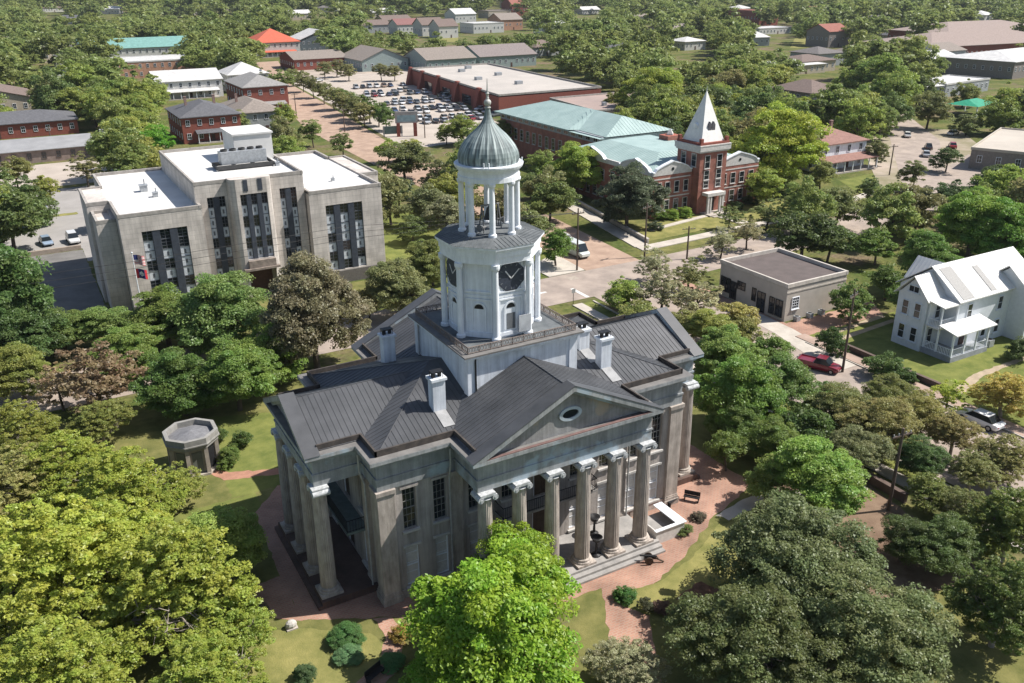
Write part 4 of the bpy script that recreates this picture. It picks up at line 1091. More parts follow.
def sheet(name, poly, z, m_):
    g = M()
    a = sum(poly[i][0]*poly[(i+1) % len(poly)][1]-poly[(i+1) % len(poly)][0]*poly[i][1] for i in range(len(poly)))
    if a < 0: poly = poly[::-1]
    if name in ('lawn', 'garden_bed', 'paving', 'path', 'bare_earth', 'yard', 'grass_strip') and max(abs(p[0]) for p in poly) < 130:
        rr = random.Random(len(poly)*7+int(poly[0][0])); q = []
        for i in range(len(poly)):
            p0, p1 = np.array(poly[i], float), np.array(poly[(i+1) % len(poly)], float); n = max(1, int(np.linalg.norm(p1-p0)/.55))
            for k in range(n):
                p = p0+(p1-p0)*k/n; q.append((p[0]+rr.uniform(-.13, .13), p[1]+rr.uniform(-.13, .13)))
        poly = q
    g.face([(x, y, z) for x, y in poly]); return struct(g, name, m_)
def lawnm(nm, c, c2, sc=.5):
    return mat(nm, c, 1, scale=sc, c2=c2, bump=.6, bscale=9, spec=.1, world=True, detail=10)
LAWN = lawnm('lawn', (.205, .19, .07), (.1, .11, .035)); LAWNG = lawnm('lawn_green', (.195, .205, .06), (.105, .13, .035)); LAWNY = lawnm('lawn_yellow', (.27, .245, .09), (.15, .155, .05))
DIRT = lawnm('bare_earth', (.24, .17, .12), (.15, .1, .07)); MULCH = lawnm('mulch', (.2, .11, .075), (.11, .065, .045), 2)
ASPH = mat('road_surface', (.39, .32, .27), .95, scale=.3, c2=(.26, .215, .185), bump=.15, world=True, detail=12)
BRST = mat('brick_street', (.42, .3, .225), .95, scale=.35, c2=(.29, .2, .15), bump=.15, world=True, detail=12)
LOT = mat('lot_concrete', (.45, .39, .335), .95, scale=.15, c2=(.36, .31, .265), world=True)
GREY = mat('grey_lot', (.33, .31, .295), .95, scale=.2, c2=(.27, .255, .24), world=True)
WALK = mat('sidewalk_concrete', (.52, .47, .41), .95, scale=.5, c2=(.4, .36, .31), world=True)
PAVE = brickmat('paving_brick', (.36, .19, .13), (.3, .16, .115), (.33, .24, .19), 1, True)
PAVED = brickmat('paving_worn', (.4, .215, .15), (.33, .175, .125), (.36, .25, .19), 1, True, .42, .21, .03, .62, .35)
MARK = mat('road_marking', (.72, .7, .66), .8, scale=3)
# museum grounds
sheet('lawn', [(-34, -36), (31, -36), (31, 36), (-34, 36)], .01, LAWN)
sheet('lawn', [(-20, 12.5), (-12, 12.5), (-9, 26), (-20, 30)], .016, LAWNG)
sheet('lawn', [(-27, 3), (-18.2, 3), (-18, 12.4), (-26, 12.4)], .017, LAWNG)
# brick paving: apron round the museum and the walks
sheet('paving', [(-19.5, -6.2), (-14, -9.0), (-8.5, -13.2), (-8.5, -14.2), (1.4, -14.0), (-4.0, -23.5), (-1.2, -24.6), (3.6, -16.8), (4.6, -15.9), (9.2, -14.2), (15, -11.2), (19.5, -9.8), (21.5, -9), (21.5, 10), (16, 12.5), (-16, 12.5), (-19, 9)], .02, PAVED)
sheet('path', [(-19.5, -6.2), (-23.5, -3.2), (-23.5, -.5), (-19, -.5)], .021, PAVED)
sheet('path', [(-14.9, -8.6), (-13.7, -9.2), (-13.4, -11.3), (-15.6, -14.5), (-18.5, -16), (-19.2, -14.6), (-16.2, -12.8), (-14.9, -10.9)], .024, PAVED)
sheet('path', [(-21, 18.0), (-20, 16.0), (-12, 13.4), (-12, 14.3), (-19.2, 17.1), (-20.2, 18.6)], .024, mat('path_orange', (.42, .22, .15), .95, scale=1, world=True))
sheet('path', [(15.2, -11.2), (19.5, -10.4), (30, -13.8), (30, -15), (19.6, -11.8), (15.8, -12.3)], .026, WALK)
sheet('lawn', [(2.3, -15.2), (1.3, -16.2), (2.8, -19.0), (5, -22), (14, -24), (17, -13), (14.6, -12.3), (9.2, -14.8), (5, -15.8)], .022, LAWNY)
sheet('garden_bed', [(5.4, -17.9), (8.2, -17.2), (9, -19.2), (7.3, -20.6), (5.6, -19.9)], .03, MULCH)
sheet('lawn', [(-15.7, -10), (-14.9, -12.4), (-16.8, -14.2), (-22, -14), (-27, -8), (-26, -4.5), (-20, -6.8)], .022, LAWNY)
sheet('bare_earth', [(12, -25), (28, -28), (31, -12), (22, -10), (19, -16)], .014, DIRT)
# cross street behind the museum, brick street to the left, road to the right
sheet('road', [(-90, 39.5), (38, 39.5), (52, 39.5), (100, 42), (130, 47.5), (182, 68), (178, 78), (125, 57.5), (98, 51.5), (54, 50), (40, 50), (-90, 50)], .03, ASPH)
sheet('road', [(43.2, 50), (44.5, 90), (45.2, 150), (47, 206), (66, 322), (92, 440), (104, 440), (77.5, 325), (69.5, 250), (60, 173), (56.8, 120), (55.8, 78), (53.6, 50)], .034, BRST)
sheet('road', [(37.5, 40), (50.5, 40), (50.5, 12), (50, -60), (36.6, -60), (36.9, -20)], .038, ASPH)
sheet('road', [(118, 49), (124, 44), (190, 95), (240, 150), (234, 156), (180, 103)], .04, ASPH)
sheet('road_marking', [(36.3, 38.9+.8), (36.9, 38.9+.8), (36.9, 44), (36.3, 44)], .044, MARK)
sheet('road_marking', [(28, 44.4), (32.6, 44.4), (32.6, 44.9), (28, 44.9)], .044, MARK)
sheet('manhole', [(38.5, 47.2), (40.2, 47.2), (40.2, 48.6), (38.5, 48.6)], .045, mat('manhole', (.42, .36, .3), .9, scale=2))
def walk(poly, z=.13, name='sidewalk', m_=None):
    g = M(); g.prism(poly, .0, z); return struct(g, name, m_ or WALK)
walk([(57.2, 53.6), (100, 55.6), (125, 61.5), (125, 63.6), (100, 57.8), (57.4, 56.0)])
walk([(57.2, 56.02), (60.2, 56.02), (67.3, 99), (64.6, 99)])
walk([(36.5, 50.1), (43, 50.1), (43.6, 60), (36.5, 56)])
walk([(32.8, -45), (34.4, -45), (34.4, 38), (32.8, 38)])
walk([(50.9, 14), (52.6, 14), (52.4, -40), (50.7, -40)], m_=mat('sidewalk_tan', (.42, .31, .25), .95, scale=.5, world=True))
g = M(); g.box(36.2, 36.45, -45, 38, 0, .15); struct(g, 'kerb', WALK)
g = M(); g.box(50.55, 50.7, -40, 12, 0, .15); struct(g, 'kerb', WALK)
sheet('lawn', [(34.5, -45), (36.15, -45), (36.15, 38), (34.5, 38)], .03, LAWNG)
sheet('lawn', [(60.5, 57.8), (100, 59.6), (118, 63.8), (118, 68), (71, 69), (69, 66), (62, 66)], .02, LAWNY)
sheet('lawn', [(62, 66), (69, 66), (71, 99), (69, 99), (67.5, 92)], .024, LAWN)
walk([(82.6, 57.9), (85.0, 58.0), (85.0, 64.0), (82.6, 64.0)]); walk([(66, 62.6), (81.5, 65.2), (81.5, 66.4), (66, 63.8)])
sheet('lawn', [(54, 51), (57, 51.2), (99, 53), (99, 55.4), (57, 53.4)], .024, LAWN)
sheet('lawn', [(120, 62), (160, 74), (168, 82), (150, 76.5), (127, 74)], .024, LAWNG)
# office yard and white house yard
sheet('yard', [(50.6, 39), (53.4, 39), (53.4, 18), (70, 18), (66, 12.4), (51.5, 12.4)], .02, PAVED)
walk([(46.5, 4), (50.4, 4), (52.6, 16), (53.2, 27), (50.7, 27), (49.5, 16)], .06, 'driveway', WALK)
sheet('lawn', [(52.8, 13.6), (66, 13.6), (90, 13.6), (90, -40), (52.8, -40)], .022, LAWNG)
for y in (10.2, 12.0): sheet('driveway', [(52.7, y-.2), (66.6, y+.9), (66.6, y+1.7), (52.7, y+.7)], .03, mat('track_tan', (.43, .34, .24), .95, scale=1, world=True))
sheet('path', [(52.6, -7.6), (60, -5.4), (72, -4.9), (72, -4.3), (60, -4.4), (52.6, -6.4)], .03, mat('track_tan', (.43, .34, .24)))
# lawn and walks of the court building
sheet('lawn', [(16, 52), (42, 52), (43, 98), (19, 98), (19, 63.5), (16, 63.5)], .02, LAWNG)
sheet('lawn', [(-34, 51), (14, 51), (14, 63.4), (-34, 63.4)], .018, LAWN)
walk([(15.7, 62), (17.2, 62), (17.2, 72), (15.7, 72)], .08)
t_ = M(); t_.prism([(27, 76), (28.8, 76), (28.8, 77.8), (27, 77.8)], 0, .25); struct(t_, 'paving', WALK)
sheet('paving', [(6, 28), (15.5, 28), (15.5, 38.5), (6, 38.5)], .03, WALK)
# lots left of the court building
sheet('parking_lot', [(-80, 104.5), (-24, 104.5), (-24, 96), (20, 96), (30, 150), (-10, 158), (-80, 158)], .03, GREY)
sheet('parking_lot', [(-80, 158), (-10, 158), (-12, 190), (-80, 190)], .032, LOT)
g = M(); g.box(-80, -24.2, 104.0, 104.5, 0, .75); struct(g, 'retaining_wall', mat('wall_tan', (.4, .33, .27), .9, scale=.7, c2=(.28, .23, .19)))
sheet('grass_strip', [(-80, 130.6), (-22.5, 130.6), (-22.5, 132.6), (-80, 132.6)], .05, LAWNY)
sheet('grass_strip', [(-80, 157.2), (-9, 157.2), (-9, 160.4), (-80, 160.4)], .05, LAWN)
sheet('yard', [(-24, 64), (-60, 64), (-60, 103.8), (-24, 103.8)], .022, mat('alley_dark', (.2, .19, .18), .95, scale=.3, world=True))
# big car park and forecourts
sheet('parking_lot', [(61.5, 172), (66, 160), (100, 168), (104, 196), (122, 292), (150, 350), (84, 350), (78.5, 325), (71, 250)], .03, LOT)
sheet('parking_lot', [(84, 350), (150, 350), (165, 400), (96, 400)], .03, mat('lot_far', (.42, .35, .29), .95, scale=.1, world=True))
sheet('grass_strip', [(118, 272), (124, 300), (133, 300), (126, 272)], .05, LAWN)
sheet('driveway', [(-12, 188), (-6.5, 188), (2, 240), (-4, 240)], .034, mat('track_orange', (.47, .32, .22), .95, scale=.3, world=True))
for poly in ([(795, 38), (825, 36), (825, 48), (790, 48)], [(428, 34), (458, 34), (458, 42), (430, 42)], [(835, 150), (835, 150), (835, 150), (835, 150)]):
    pts = [tuple(G(*p)[:2]) for p in poly]
    if poly[0] != poly[1]: sheet('lawn', pts, .03, LAWNY)
sheet('road', [tuple(G(*p)[:2]) for p in ((432, 43), (440, 60), (446, 60), (440, 43))], .03, LOT)
sheet('paving', [tuple(G(*p)[:2]) for p in ((880, 190), (950, 172), (985, 150), (960, 130), (905, 128), (860, 140))], .025, mat('town_pavement', (.4, .33, .27), .95, scale=.08, c2=(.2, .18, .1), world=True))
# low walls and hedges
t = thing('low_wall', 'long pale low wall along the sidewalk left of the school lawn', 'wall', (60.6, 57, 0))
m = M(); m.extr([(0, 0, 0), (.35, 0, 0), (.35, 0, .7), (0, 0, .7)], (7.2, 42, 0)); m.build('wall', mat('wall_pale', (.48, .44, .39), .9, scale=.6), t)
m = M(); m.extr([(-.08, 0, .7), (.43, 0, .7), (.43, 0, .82), (-.08, 0, .82)], (7.2, 42, 0)); m.build('coping', WALK, t)
t = thing('low_wall', 'dark low wall beside the tan sidewalk below the white house', 'wall', (53.0, 12, 0))
m = M(); m.box(0, .3, -17, 0, 0, .7); m.build('wall', mat('wall_dark', (.14, .1, .085), .9, scale=1), t)
m = M(); m.box(-.05, .35, -17, 0, .7, .78); m.build('coping', mat('wall_dark', (.14, .1, .085)), t)
t = thing('low_wall', 'dark brick retaining wall among trees at the right edge of the museum grounds', 'wall', (30.6, -21, 0))
m = M(); m.box(0, .4, 3, 12, 0, .8); m.build('wall', mat('wall_dark', (.14, .1, .085)), t)
m = M(); m.box(-.05, .45, 3, 12, .8, .9); m.build('coping', mat('wall_dark', (.14, .1, .085)), t)

# ================================================================== cars
def paintmat():
    m, t, b = newmat('car_paint'); oi = t.nodes.new('ShaderNodeObjectInfo'); t.links.new(oi.outputs['Color'], b.inputs['Base Color'])
    b.inputs['Roughness'].default_value = .3; b.inputs['Coat Weight'].default_value = .5; return m
PAINT = paintmat(); RUB = mat('tyre_rubber', (.02, .02, .02), .9, scale=9); RIMM = mat('rim_metal', (.4, .4, .42), .4, scale=9, metal=.5); LAMP = mat('lamp_glass', (.6, .6, .58), .2, scale=9); TAIL = mat('tail_red', (.3, .02, .02), .3, scale=9)
def make_car(kind, label):
    t = thing('parked_car', label, 'car')
    L, W, H = {'sedan': (4.6, 1.8, 1.42), 'suv': (4.7, 1.9, 1.72), 'van': (5.6, 2.0, 2.3), 'pickup': (5.5, 1.95, 1.8)}[kind]
    a, w_ = L/2, W/2; belt = {'sedan': .88, 'suv': 1.0, 'van': 1.15, 'pickup': 1.05}[kind]
    def section(x, hw, z0, z1): return [(x, -hw, z0), (x, hw, z0), (x, hw, z1), (x, -hw, z1)]
    # body: rounded hull from cross-sections
    st = [(-a, .82, .42, belt-.16), (-a+.12, .95, .3, belt-.03), (-a+.8, 1, .26, belt), (0, 1, .24, belt+.0), (a-1.3, 1, .26, belt-.02), (a-.35, .96, .3, belt-.14), (a, .8, .42, belt-.3)]
    v, f = [], []
    for x, k, z0, z1 in st:
        hw = w_*k; v += [(x, -hw+.1, z0), (x, hw-.1, z0), (x, hw, (z0+z1)/2), (x, hw-.07, z1), (x, -hw+.07, z1), (x, -hw, (z0+z1)/2)]
    n = 6
    for i in range(len(st)-1):
        for j in range(n): f.append((i*n+j, i*n+(j+1) % n, (i+1)*n+(j+1) % n, (i+1)*n+j))
    f += [tuple(range(n))[::-1], tuple((len(st)-1)*n+j for j in range(n))]
    b = M(); b.raw(v, f)
    cb = {'sedan': (-1.75, -1.15, .55, 1.25), 'suv': (-2.2, -1.95, .55, 1.2), 'van': (-2.7, -2.6, 1.5, 2.1), 'pickup': (-.5, -.3, 1.0, 1.55)}[kind]
    zt = H; hi = w_-.25
    def frus(x0, x1, x2, x3, z0, z1, h0, h1, mm):
        mm.raw([(x0, -h0, z0), (x3, -h0, z0), (x3, h0, z0), (x0, h0, z0), (x1, -h1, z1), (x2, -h1, z1), (x2, h1, z1), (x1, h1, z1)], [(0, 3, 2, 1), (4, 5, 6, 7), (0, 1, 5, 4), (1, 2, 6, 5), (2, 3, 7, 6), (3, 0, 4, 7)])
    if kind == 'van': frus(-2.75, -2.7, 1.2, 1.25, belt, zt-.02, w_-.06, w_-.14, b)
    if kind == 'pickup':
        b.box(-a+.1, -.6, -w_+.06, -w_+.14, belt-.02, belt+.12); b.box(-a+.1, -.6, w_-.14, w_-.06, belt-.02, belt+.12); b.box(-a+.05, -a+.12, -w_+.1, w_-.1, belt-.02, belt+.12)
    # roof skin
    b.box(cb[1]+.04, cb[2]-.02, -hi+.03, hi-.03, zt-.045, zt+.01)
    bo = b.build('body', PAINT, t)
    g = M(); frus(cb[0], cb[1], cb[2], cb[3], belt-.02, zt-.05, w_-.1, hi, g); g.build('window', GLASS, t)
    for sx in (-a+.85, a-.9):
        for sy in (-1, 1):
            wm = M(); wm.tube((sx, sy*(w_-.2), .33), (sx, sy*(w_+.01), .33), .33, n=14); wo = wm.build('wheel', RUB, t)
            rm = M(); rm.tube((sx, sy*(w_+.0), .33), (sx, sy*(w_+.025), .33), .19, n=10); rm.build('rim', RIMM, wo)
    for sy in (-1, 1):
        h = M(); h.box(a-.13, a-.02, sy*(w_*.5), sy*(w_*.78), belt-.42, belt-.28); h.build('headlight', LAMP, t)
        h = M(); h.box(-a-.01, -a+.06, sy*(w_*.5), sy*(w_*.78), belt-.32, belt-.18); h.build('tail_light', TAIL, t)
    return t
def paint(t, c):
    for ch in t.children: ch.color = (*c, 1)
SED = make_car('sedan', 'silver hatchback parked in the left lot beside the grass strip tree'); SUV = make_car('suv', 'pale silver car parked in the left lot nearest the court building')
PK = make_car('pickup', 'red pickup truck parked on the driveway near the tan office'); VAN = make_car('van', 'white van parked at the brick street corner by a utility pole')
PK.name = 'pickup_truck'; PK['category'] = 'pickup truck'; VAN.name = 'parked_van'; VAN['category'] = 'van'
def put(t, x, y, rz, c): t.location = (x, y, .05); t.rotation_euler = (0, 0, rz); paint(t, c)
W_, S_, K_, B_c, R_c, G_c, T_c = (.75, .75, .74), (.42, .44, .47), (.025, .025, .03), (.06, .09, .17), (.3, .02, .03), (.12, .13, .14), (.36, .28, .22)
CC = {'white': W_, 'silver': S_, 'black': K_, 'blue': B_c, 'red': R_c, 'dark grey': G_c, 'tan': T_c}
put(SUV, -25.0, 109.6, -1.5, (.6, .6, .6)); put(SED, -29.6, 137.6, 3.0, (.28, .3, .32)); PK.scale = (.88, .88, .88); put(PK, 45.9, 5.6, -1.15, (.17, .012, .025)); put(VAN, 46.4, 57.6, -1.55, (.62, .66, .62))
def car(src, x, y, rz, c, label, group=None, z=.05):
    r = dup(src, (x, y, z), rz, label, group); paint(r, c if isinstance(c, tuple) else CC[c]); return r
car(SED, -29.2, 110.6, -1.45, (.25, .32, .42), 'blue-grey hatchback parked in the left lot facing the retaining wall')
car(SED, 49.6, -12.2, 1.6, 'white', 'white car parked in the road on the right below the white house')
car(SUV, 48.2, 63.8, -1.55, (.55, .56, .55), 'pale grey car parked behind the white van on the brick street')
car(SED, 38.2, 47.0-20.0, 1.57, 'black', 'dark car on the road between the museum trees and the tan office')
for x, y, rz, c, l in ((186.7, 102.7, .7, 'white', 'white car on the far right street near the red-roofed house'), (176, 88, .7, 'black', 'black car in tree shade on the far right street'), (183, 86, .7, 'red', 'dark red car parked beside the black car on the far right street'),
                       (200, 98, .2, 'white', 'white car in front of the far trees right of the black car'), (167, 82, .7, 'silver', 'silver car partly under trees on the far right street'),
                       (-5.0, 232, 1.4, 'black', 'black car behind the white van at the end of the orange driveway'), (-1.5, 222, .3, 'white', 'white car beside the white van left of the bright bush'), (-12, 325, .1, 'white', 'white car at the left edge of the far street'),
                       (69.3, 133, .2, 'dark grey', 'dark grey car half hidden under trees left of the school'), (91, 330, .2, 'white', 'white car behind the row of street trees in the far lot'), (20.5, 104.5, 1.57, 'black', 'black car parked behind the right end of the court building')):
    car(SED, x, y, rz, c, l)
VAN2 = dup(VAN, (-7.5, 226, .05), 1.5, 'white box van parked at the end of the orange driveway on the left'); paint(VAN2, W_)
# crowded lot: rows between the trees and the brick store
random.seed(11)
rows = []
def lotrow(x0, y0, x1, y1, n, rz, desc, skip=(), tail=' of the crowded lot'):
    for i in range(n):
        if i in skip: continue
        t_ = i/max(1, n-1); c = random.choices(list(CC), [8, 6, 4, 3, 2, 4, 1])[0]
        src = random.choice((SED, SED, SUV)); k = i+1
        ordn = ['first', 'second', 'third', 'fourth', 'fifth', 'sixth', 'seventh', 'eighth', 'ninth', 'tenth', 'eleventh', 'twelfth'][i]
        car(src, x0+(x1-x0)*t_+random.uniform(-.15, .15), y0+(y1-y0)*t_+random.uniform(-.3, .3), rz+random.choice((0, math.pi))+random.uniform(-.03, .03), c, '%s car, %s from the left in the %s%s' % (c, ordn, desc, tail), 'cars in the crowded lot', .06)
a_ = 1.42
lotrow(82.5, 197, 101, 196, 7, a_, 'nearest row')
lotrow(80.5, 204, 103, 203, 9, a_, 'second row', (3,))
lotrow(81, 219, 106, 217, 10, a_, 'third row', (0, 5))
lotrow(84, 226, 108, 224, 10, a_, 'fourth row', (2,))
lotrow(88, 243, 110, 240, 9, a_, 'fifth row', (7,))
lotrow(91, 250, 111, 248, 8, a_, 'sixth row', (0, 4))
lotrow(90, 268, 113, 266, 9, a_, 'seventh row', (5,))
lotrow(93, 276, 112, 275, 8, a_, 'eighth row', (3, 7))
lotrow(96, 296, 116, 294, 8, a_, 'ninth row', (6,))
lotrow(115, 241, 117.5, 262, 5, .2, 'short row by the brick store', (), '')
lotrow(108, 199, 110.5, 214, 3, .2, 'near-right corner')

# ================================================================== poles, signs, street furniture
WOOD = mat('pole_wood', (.14, .105, .08), .9, scale=3, c2=(.08, .06, .05), stretch=(1, 1, .2))
UP = thing('utility_pole', 'tall wooden utility pole at the street corner by the white van', 'utility pole', (41.9, 50.6, 0), 0)
m = M(); m.tube((0, 0, 0), (0, 0, 10), .16, .11, n=10); m.build('pole', WOOD, UP)
m = M(); m.box(-1.1, 1.1, -.07, .07, 9.1, 9.25); m.build('crossarm', WOOD, UP)
for k in (-.95, -.4, .4, .95):
    m = M(); m.tube((k, 0, 9.25), (k, 0, 9.5), .05, n=6); m.build('insulator', DS, UP)
for x, y, h, l in ((47.6, 3.6, 1.02, 'tall wooden utility pole beside the driveway below the white house'), (28.6, -18.0, .8, 'leaning wooden utility pole rising out of trees at lower right'), (55.3, 50.9, .9, 'wooden utility pole at the sidewalk corner by the school lawn'),
                   (60.5, 46.5, .55, 'short wooden pole at the roadside before the school lawn'), (52.0, 232.8, .78, 'wooden pole on the left edge of the brick street'), (55.5, 195.8, .7, 'wooden pole on the brick street by the court building'),
                   (101.7, 39.7, .8, 'wooden pole beside the small street trees at right'), (141, 72, .7, 'wooden pole before the red-roofed white house'), (71.5, 173.6, .9, 'wooden pole right of the sign at the crowded lot'), (27.5, 330, .9, 'wooden pole among the houses at upper left'), (-22, 205, .7, 'wooden pole behind the long grey roof at left')):
    dup(UP, (x, y, 0), random.uniform(-.5, .5), l, None, (1, 1, h))
SG = thing('lot_sign', 'wide sign board on brick pillars at the corner of the crowded lot', 'sign', (69, 178.5, 0), -.35)
for x in (-3.2, 1.6):
    m = M(); m.box(x-.5, x+.5, -.5, .5, 0, 3.8); m.build('pillar', BRICKF, SG)
m = M(); m.box(-4.0, 2.4, -.3, .3, 3.8, 7.0); m.build('board', mat('sign_board', (.4, .38, .36), .7, scale=1), SG)
m = M(); m.box(-3.4, 1.8, -.34, -.31, 4.2, 6.0); m.build('panel', mat('sign_panel', (.3, .42, .45), .6, scale=1), SG)
SG2 = thing('low_sign', 'low green-grey sign panel left of the big sign at the crowded lot', 'sign', (64.6, 180.5, 0), -.3)
m = M(); m.box(-2.8, 2.8, -.1, .1, .8, 3.0); m.build('panel', mat('sign_green', (.13, .19, .17), .7, scale=1), SG2)
m = M(); m.box(-2.7, -2.4, -.15, .15, 0, 3.1); m.build('post', DS, SG2); m = M(); m.box(2.4, 2.7, -.15, .15, 0, 3.1); m.build('post', DS, SG2)
RS = thing('road_sign', 'small road sign on a post at the corner of the cross street', 'sign', (33.2, 38.4, 0)); m = M(); m.tube((0, 0, 0), (0, 0, 2.3), .04, n=6); m.build('post', IRON, RS); m = M(); m.box(-.3, .3, -.07, -.04, 1.7, 2.3); m.build('plate', DS, RS)
# museum forecourt: white booth, cannon, urns, benches
BTH = thing('white_ramp', 'white boarded ramp box with a pale top rail at the right end of the portico', 'ramp', (9.6, -10.3, 0))
m = M(); m.box(-1.4, 1.5, -1.6, -1.5, 0, 1.25); m.box(1.4, 1.5, -1.5, 1.4, 0, 1.25); m.box(-1.4, -1.3, -1.5, -.4, 0, 1.25); m.build('side_panel', SHUT, BTH)
m = M(); m.box(.75, 1.65, -1.7, 1.6, 1.25, 1.33); m.box(-1.5, .75, -1.7, -1.4, 1.25, 1.328); m.build('top_rail', WHITE, BTH)
m = M(); m.box(-1.3, 1.4, -1.5, 1.4, 0, .55); m.build('floor', PORCH, BTH)
CN = thing('cannon', 'small dark cannon on a carriage at the right end of the portico steps', 'cannon', (6.3, -13.4, .02), 2.6)
m = M(); m.lathe([(.0, 0), (.1, 0.02)], 0, 0, 8); m = M(); m.tube((-.7, 0, .75), (.95, 0, .85), .17, .1, n=12); m.ico((-.78, 0, .74), .1); m.build('barrel', IRON, CN)
m = M(); m.box(-1.0, .3, -.12, .12, .45, .62); m.tube((-.9, 0, .45), (-1.6, 0, .1), .09, n=6); m.build('carriage', mat('carriage_wood', (.1, .07, .05), .8), CN)
CN.scale = (.75, .75, .75)
for s_ in (-.45, .45):
    m = M(); m.tube((0, s_-.05, .45), (0, s_+.05, .45), .45, n=18); m.build('wheel', mat('carriage_wood', (.1, .07, .05)), CN)
UR = thing('iron_urn', 'tall black iron urn stand between the two right middle columns', 'urn', (2.8, -11.2, .6))
m = M(); m.lathe([(.38, 0), (.38, .12), (.12, .25), (.08, 1.1), (.12, 1.2)], 0, 0, 14); m.build('pedestal', IRON, UR)
m = M(); m.lathe([(.1, 1.2), (.3, 1.35), (.42, 1.65), (.48, 1.7), (.44, 1.72), (.1, 1.6)], 0, 0, 14); m.build('bowl', IRON, UR)
dup(UR, (4.25, -8.8, .6), 0, 'black iron urn stand against the wall behind the right middle columns')
def bench(x, y, rz, label, c=IRON):
    t = thing('garden_bench', label, 'bench', (x, y, .02), rz)
    m = M(); m.box(-.7, .7, -.22, .22, .42, .47); m.build('seat', c, t); m = M(); m.box(-.7, .7, .2, .25, .5, .9); m.build('backrest', c, t)
    for sx in (-.6, .6):
        m = M(); m.box(sx-.03, sx+.03, -.2, .24, 0, .42); m.build('leg', c, t)
bench(-16.9, -14.2, .4, 'black garden bench on the brick walk at the bottom left'); bench(13.2, -7.9, .3, 'dark bench on the brick paving right of the white ramp'); bench(14.9, -8.4, -.9, 'dark bench facing the first bench right of the white ramp')
t = thing('boulder', 'pale rounded stone block on the lawn corner at the left front', 'stone', (-20.3, -6.6, .02)); m = M(); m.ico((0, 0, .3), .42, (1, .8, .8), 9, 6); m.build('block', mat('pale_stone', (.55, .52, .48), .9, scale=5), t); m = M(); m.box(-.4, .4, -.35, .35, 0, .1); m.build('base', CONC, t)
# power lines beside the court building
for k, (z_, l) in enumerate(((8.2, 'lowest'), (9.0, 'middle'), (9.8, 'highest'))):
    m = M(); pts = [(-75, 56+k*.4, z_+1.2), (-48, 56.5+k*.4, z_+.3), (-20, 57+k*.4, z_), (8, 57.5+k*.4, z_+.4), (41.9, 50.6, 9.3)]
    for a, b in zip(pts, pts[1:]): m.tube(a, b, .025, n=4)
    tag(m.build('power_line', IRON), '%s of the three thin wires crossing in front of the court building' % l, 'power line', 'wires before the court building')

# ------------------------------------------------------------------ air
hz = M(); hz.box(-2300, 3100, -500, 2900, -1, 75); ho_ = bpy.data.materials.new('haze'); ho_.use_nodes = True; t_ = ho_.node_tree; t_.nodes.clear()
o_ = t_.nodes.new('ShaderNodeOutputMaterial'); pv = t_.nodes.new('ShaderNodeVolumePrincipled'); pv.inputs['Color'].default_value = (.86, .92, 1, 1); pv.inputs['Density'].default_value = .00006; pv.inputs['Anisotropy'].default_value = .2
t_.links.new(pv.outputs[0], o_.inputs['Volume']); h_ = hz.build('haze', ho_); h_['kind'] = 'stuff'; h_['label'] = 'thin pale air between the camera and the far wood'; h_['category'] = 'haze'
# ================================================================== the town
def SH(nm, c): return shingle(c, nm)
W1 = mat('house_white', (.62, .61, .59), .8, scale=2); W2 = mat('house_cream', (.5, .43, .34), .8, scale=2); W3 = mat('house_grey', (.36, .38, .39), .8, scale=2); W4 = mat('house_bluegreen', (.3, .37, .36), .8, scale=2); BLU = mat('house_blue', (.05, .09, .3), .8, scale=2); DKG = mat('house_taupe', (.26, .23, .21), .85, scale=2)
R1 = SH('grey', (.17, .155, .15)); R2 = SH('brown', (.2, .15, .13)); R3 = SH('tan', (.27, .23, .2)); R4 = SH('red', (.32, .13, .1)); R5 = mat('roof_orange', (.55, .13, .07), .7, scale=1, c2=(.42, .1, .06)); R6 = SH('slate', (.13, .13, .14)); R7 = mat('roof_pale', (.6, .59, .57), .6, scale=.5, c2=(.45, .44, .43)); R8 = mat('roof_teal', (.2, .38, .34), .6, scale=.6)
LG = mat('long_grey_roof', (.3, .3, .305), .8, scale=.3, c2=(.24, .24, .245))
house('motel_block', 'long low brick block with a plain pale grey roof at the left edge', 'building', -38, 203, 50, 20, 3.1, roof='gable', rc=LG, wc=mat('wall_pinkish', (.33, .25, .22), .9, scale=1), rise=1.5, nst=1, wfr=R2)
house('brick_bungalow', 'low red brick building with a dark hip roof behind the long grey roof', 'house', -34, 246, 42, 18, 4.2, rc=R6, wc=BRICKF, rise=2.4, nst=1)
house('brick_house', 'red brick house with a dark slate hip roof left of the cooling tower', 'house', 18.5, 211, 16, 22, 7.2, rc=R6, wc=BRICKF, rise=3.0, chim=2, nst=2, porch=(2.2, 9))
house('grey_house', 'pale grey house with a tan hip roof behind the penthouse of the court building', 'house', 34, 219, 13, 24, 6.2, rc=R3, wc=W3, rise=2.8, chim=1, nst=2)
house('brick_house', 'tall red brick house with a grey hip roof and white porches beside the brick street', 'house', 47, 262, 15, 26, 8.6, rc=SH('pale_slate', (.3, .29, .28)), wc=BRICKF, rise=3.2, nst=2, porch=(2.5, 12))
house('white_house_far', 'white house with a pale metal roof behind the brick houses at upper left', 'house', 32, 312, 24, 20, 6.5, rc=R7, wc=W1, rise=3.2, roof='gable', porch=(3, 20))
house('white_house_far', 'white house with a very pale roof right beside the tall red brick house', 'house', 56, 318, 16, 18, 7.0, rc=R7, wc=W1, rise=4, roof='hip')
house('peach_store', 'peach coloured store with an uneven white flat roof at upper left', 'store', 30, 405, 42, 30, 7.0, rc=R7, wc=mat('peach_wall', (.5, .28, .19), .9, scale=1), roof='flat', nst=2)
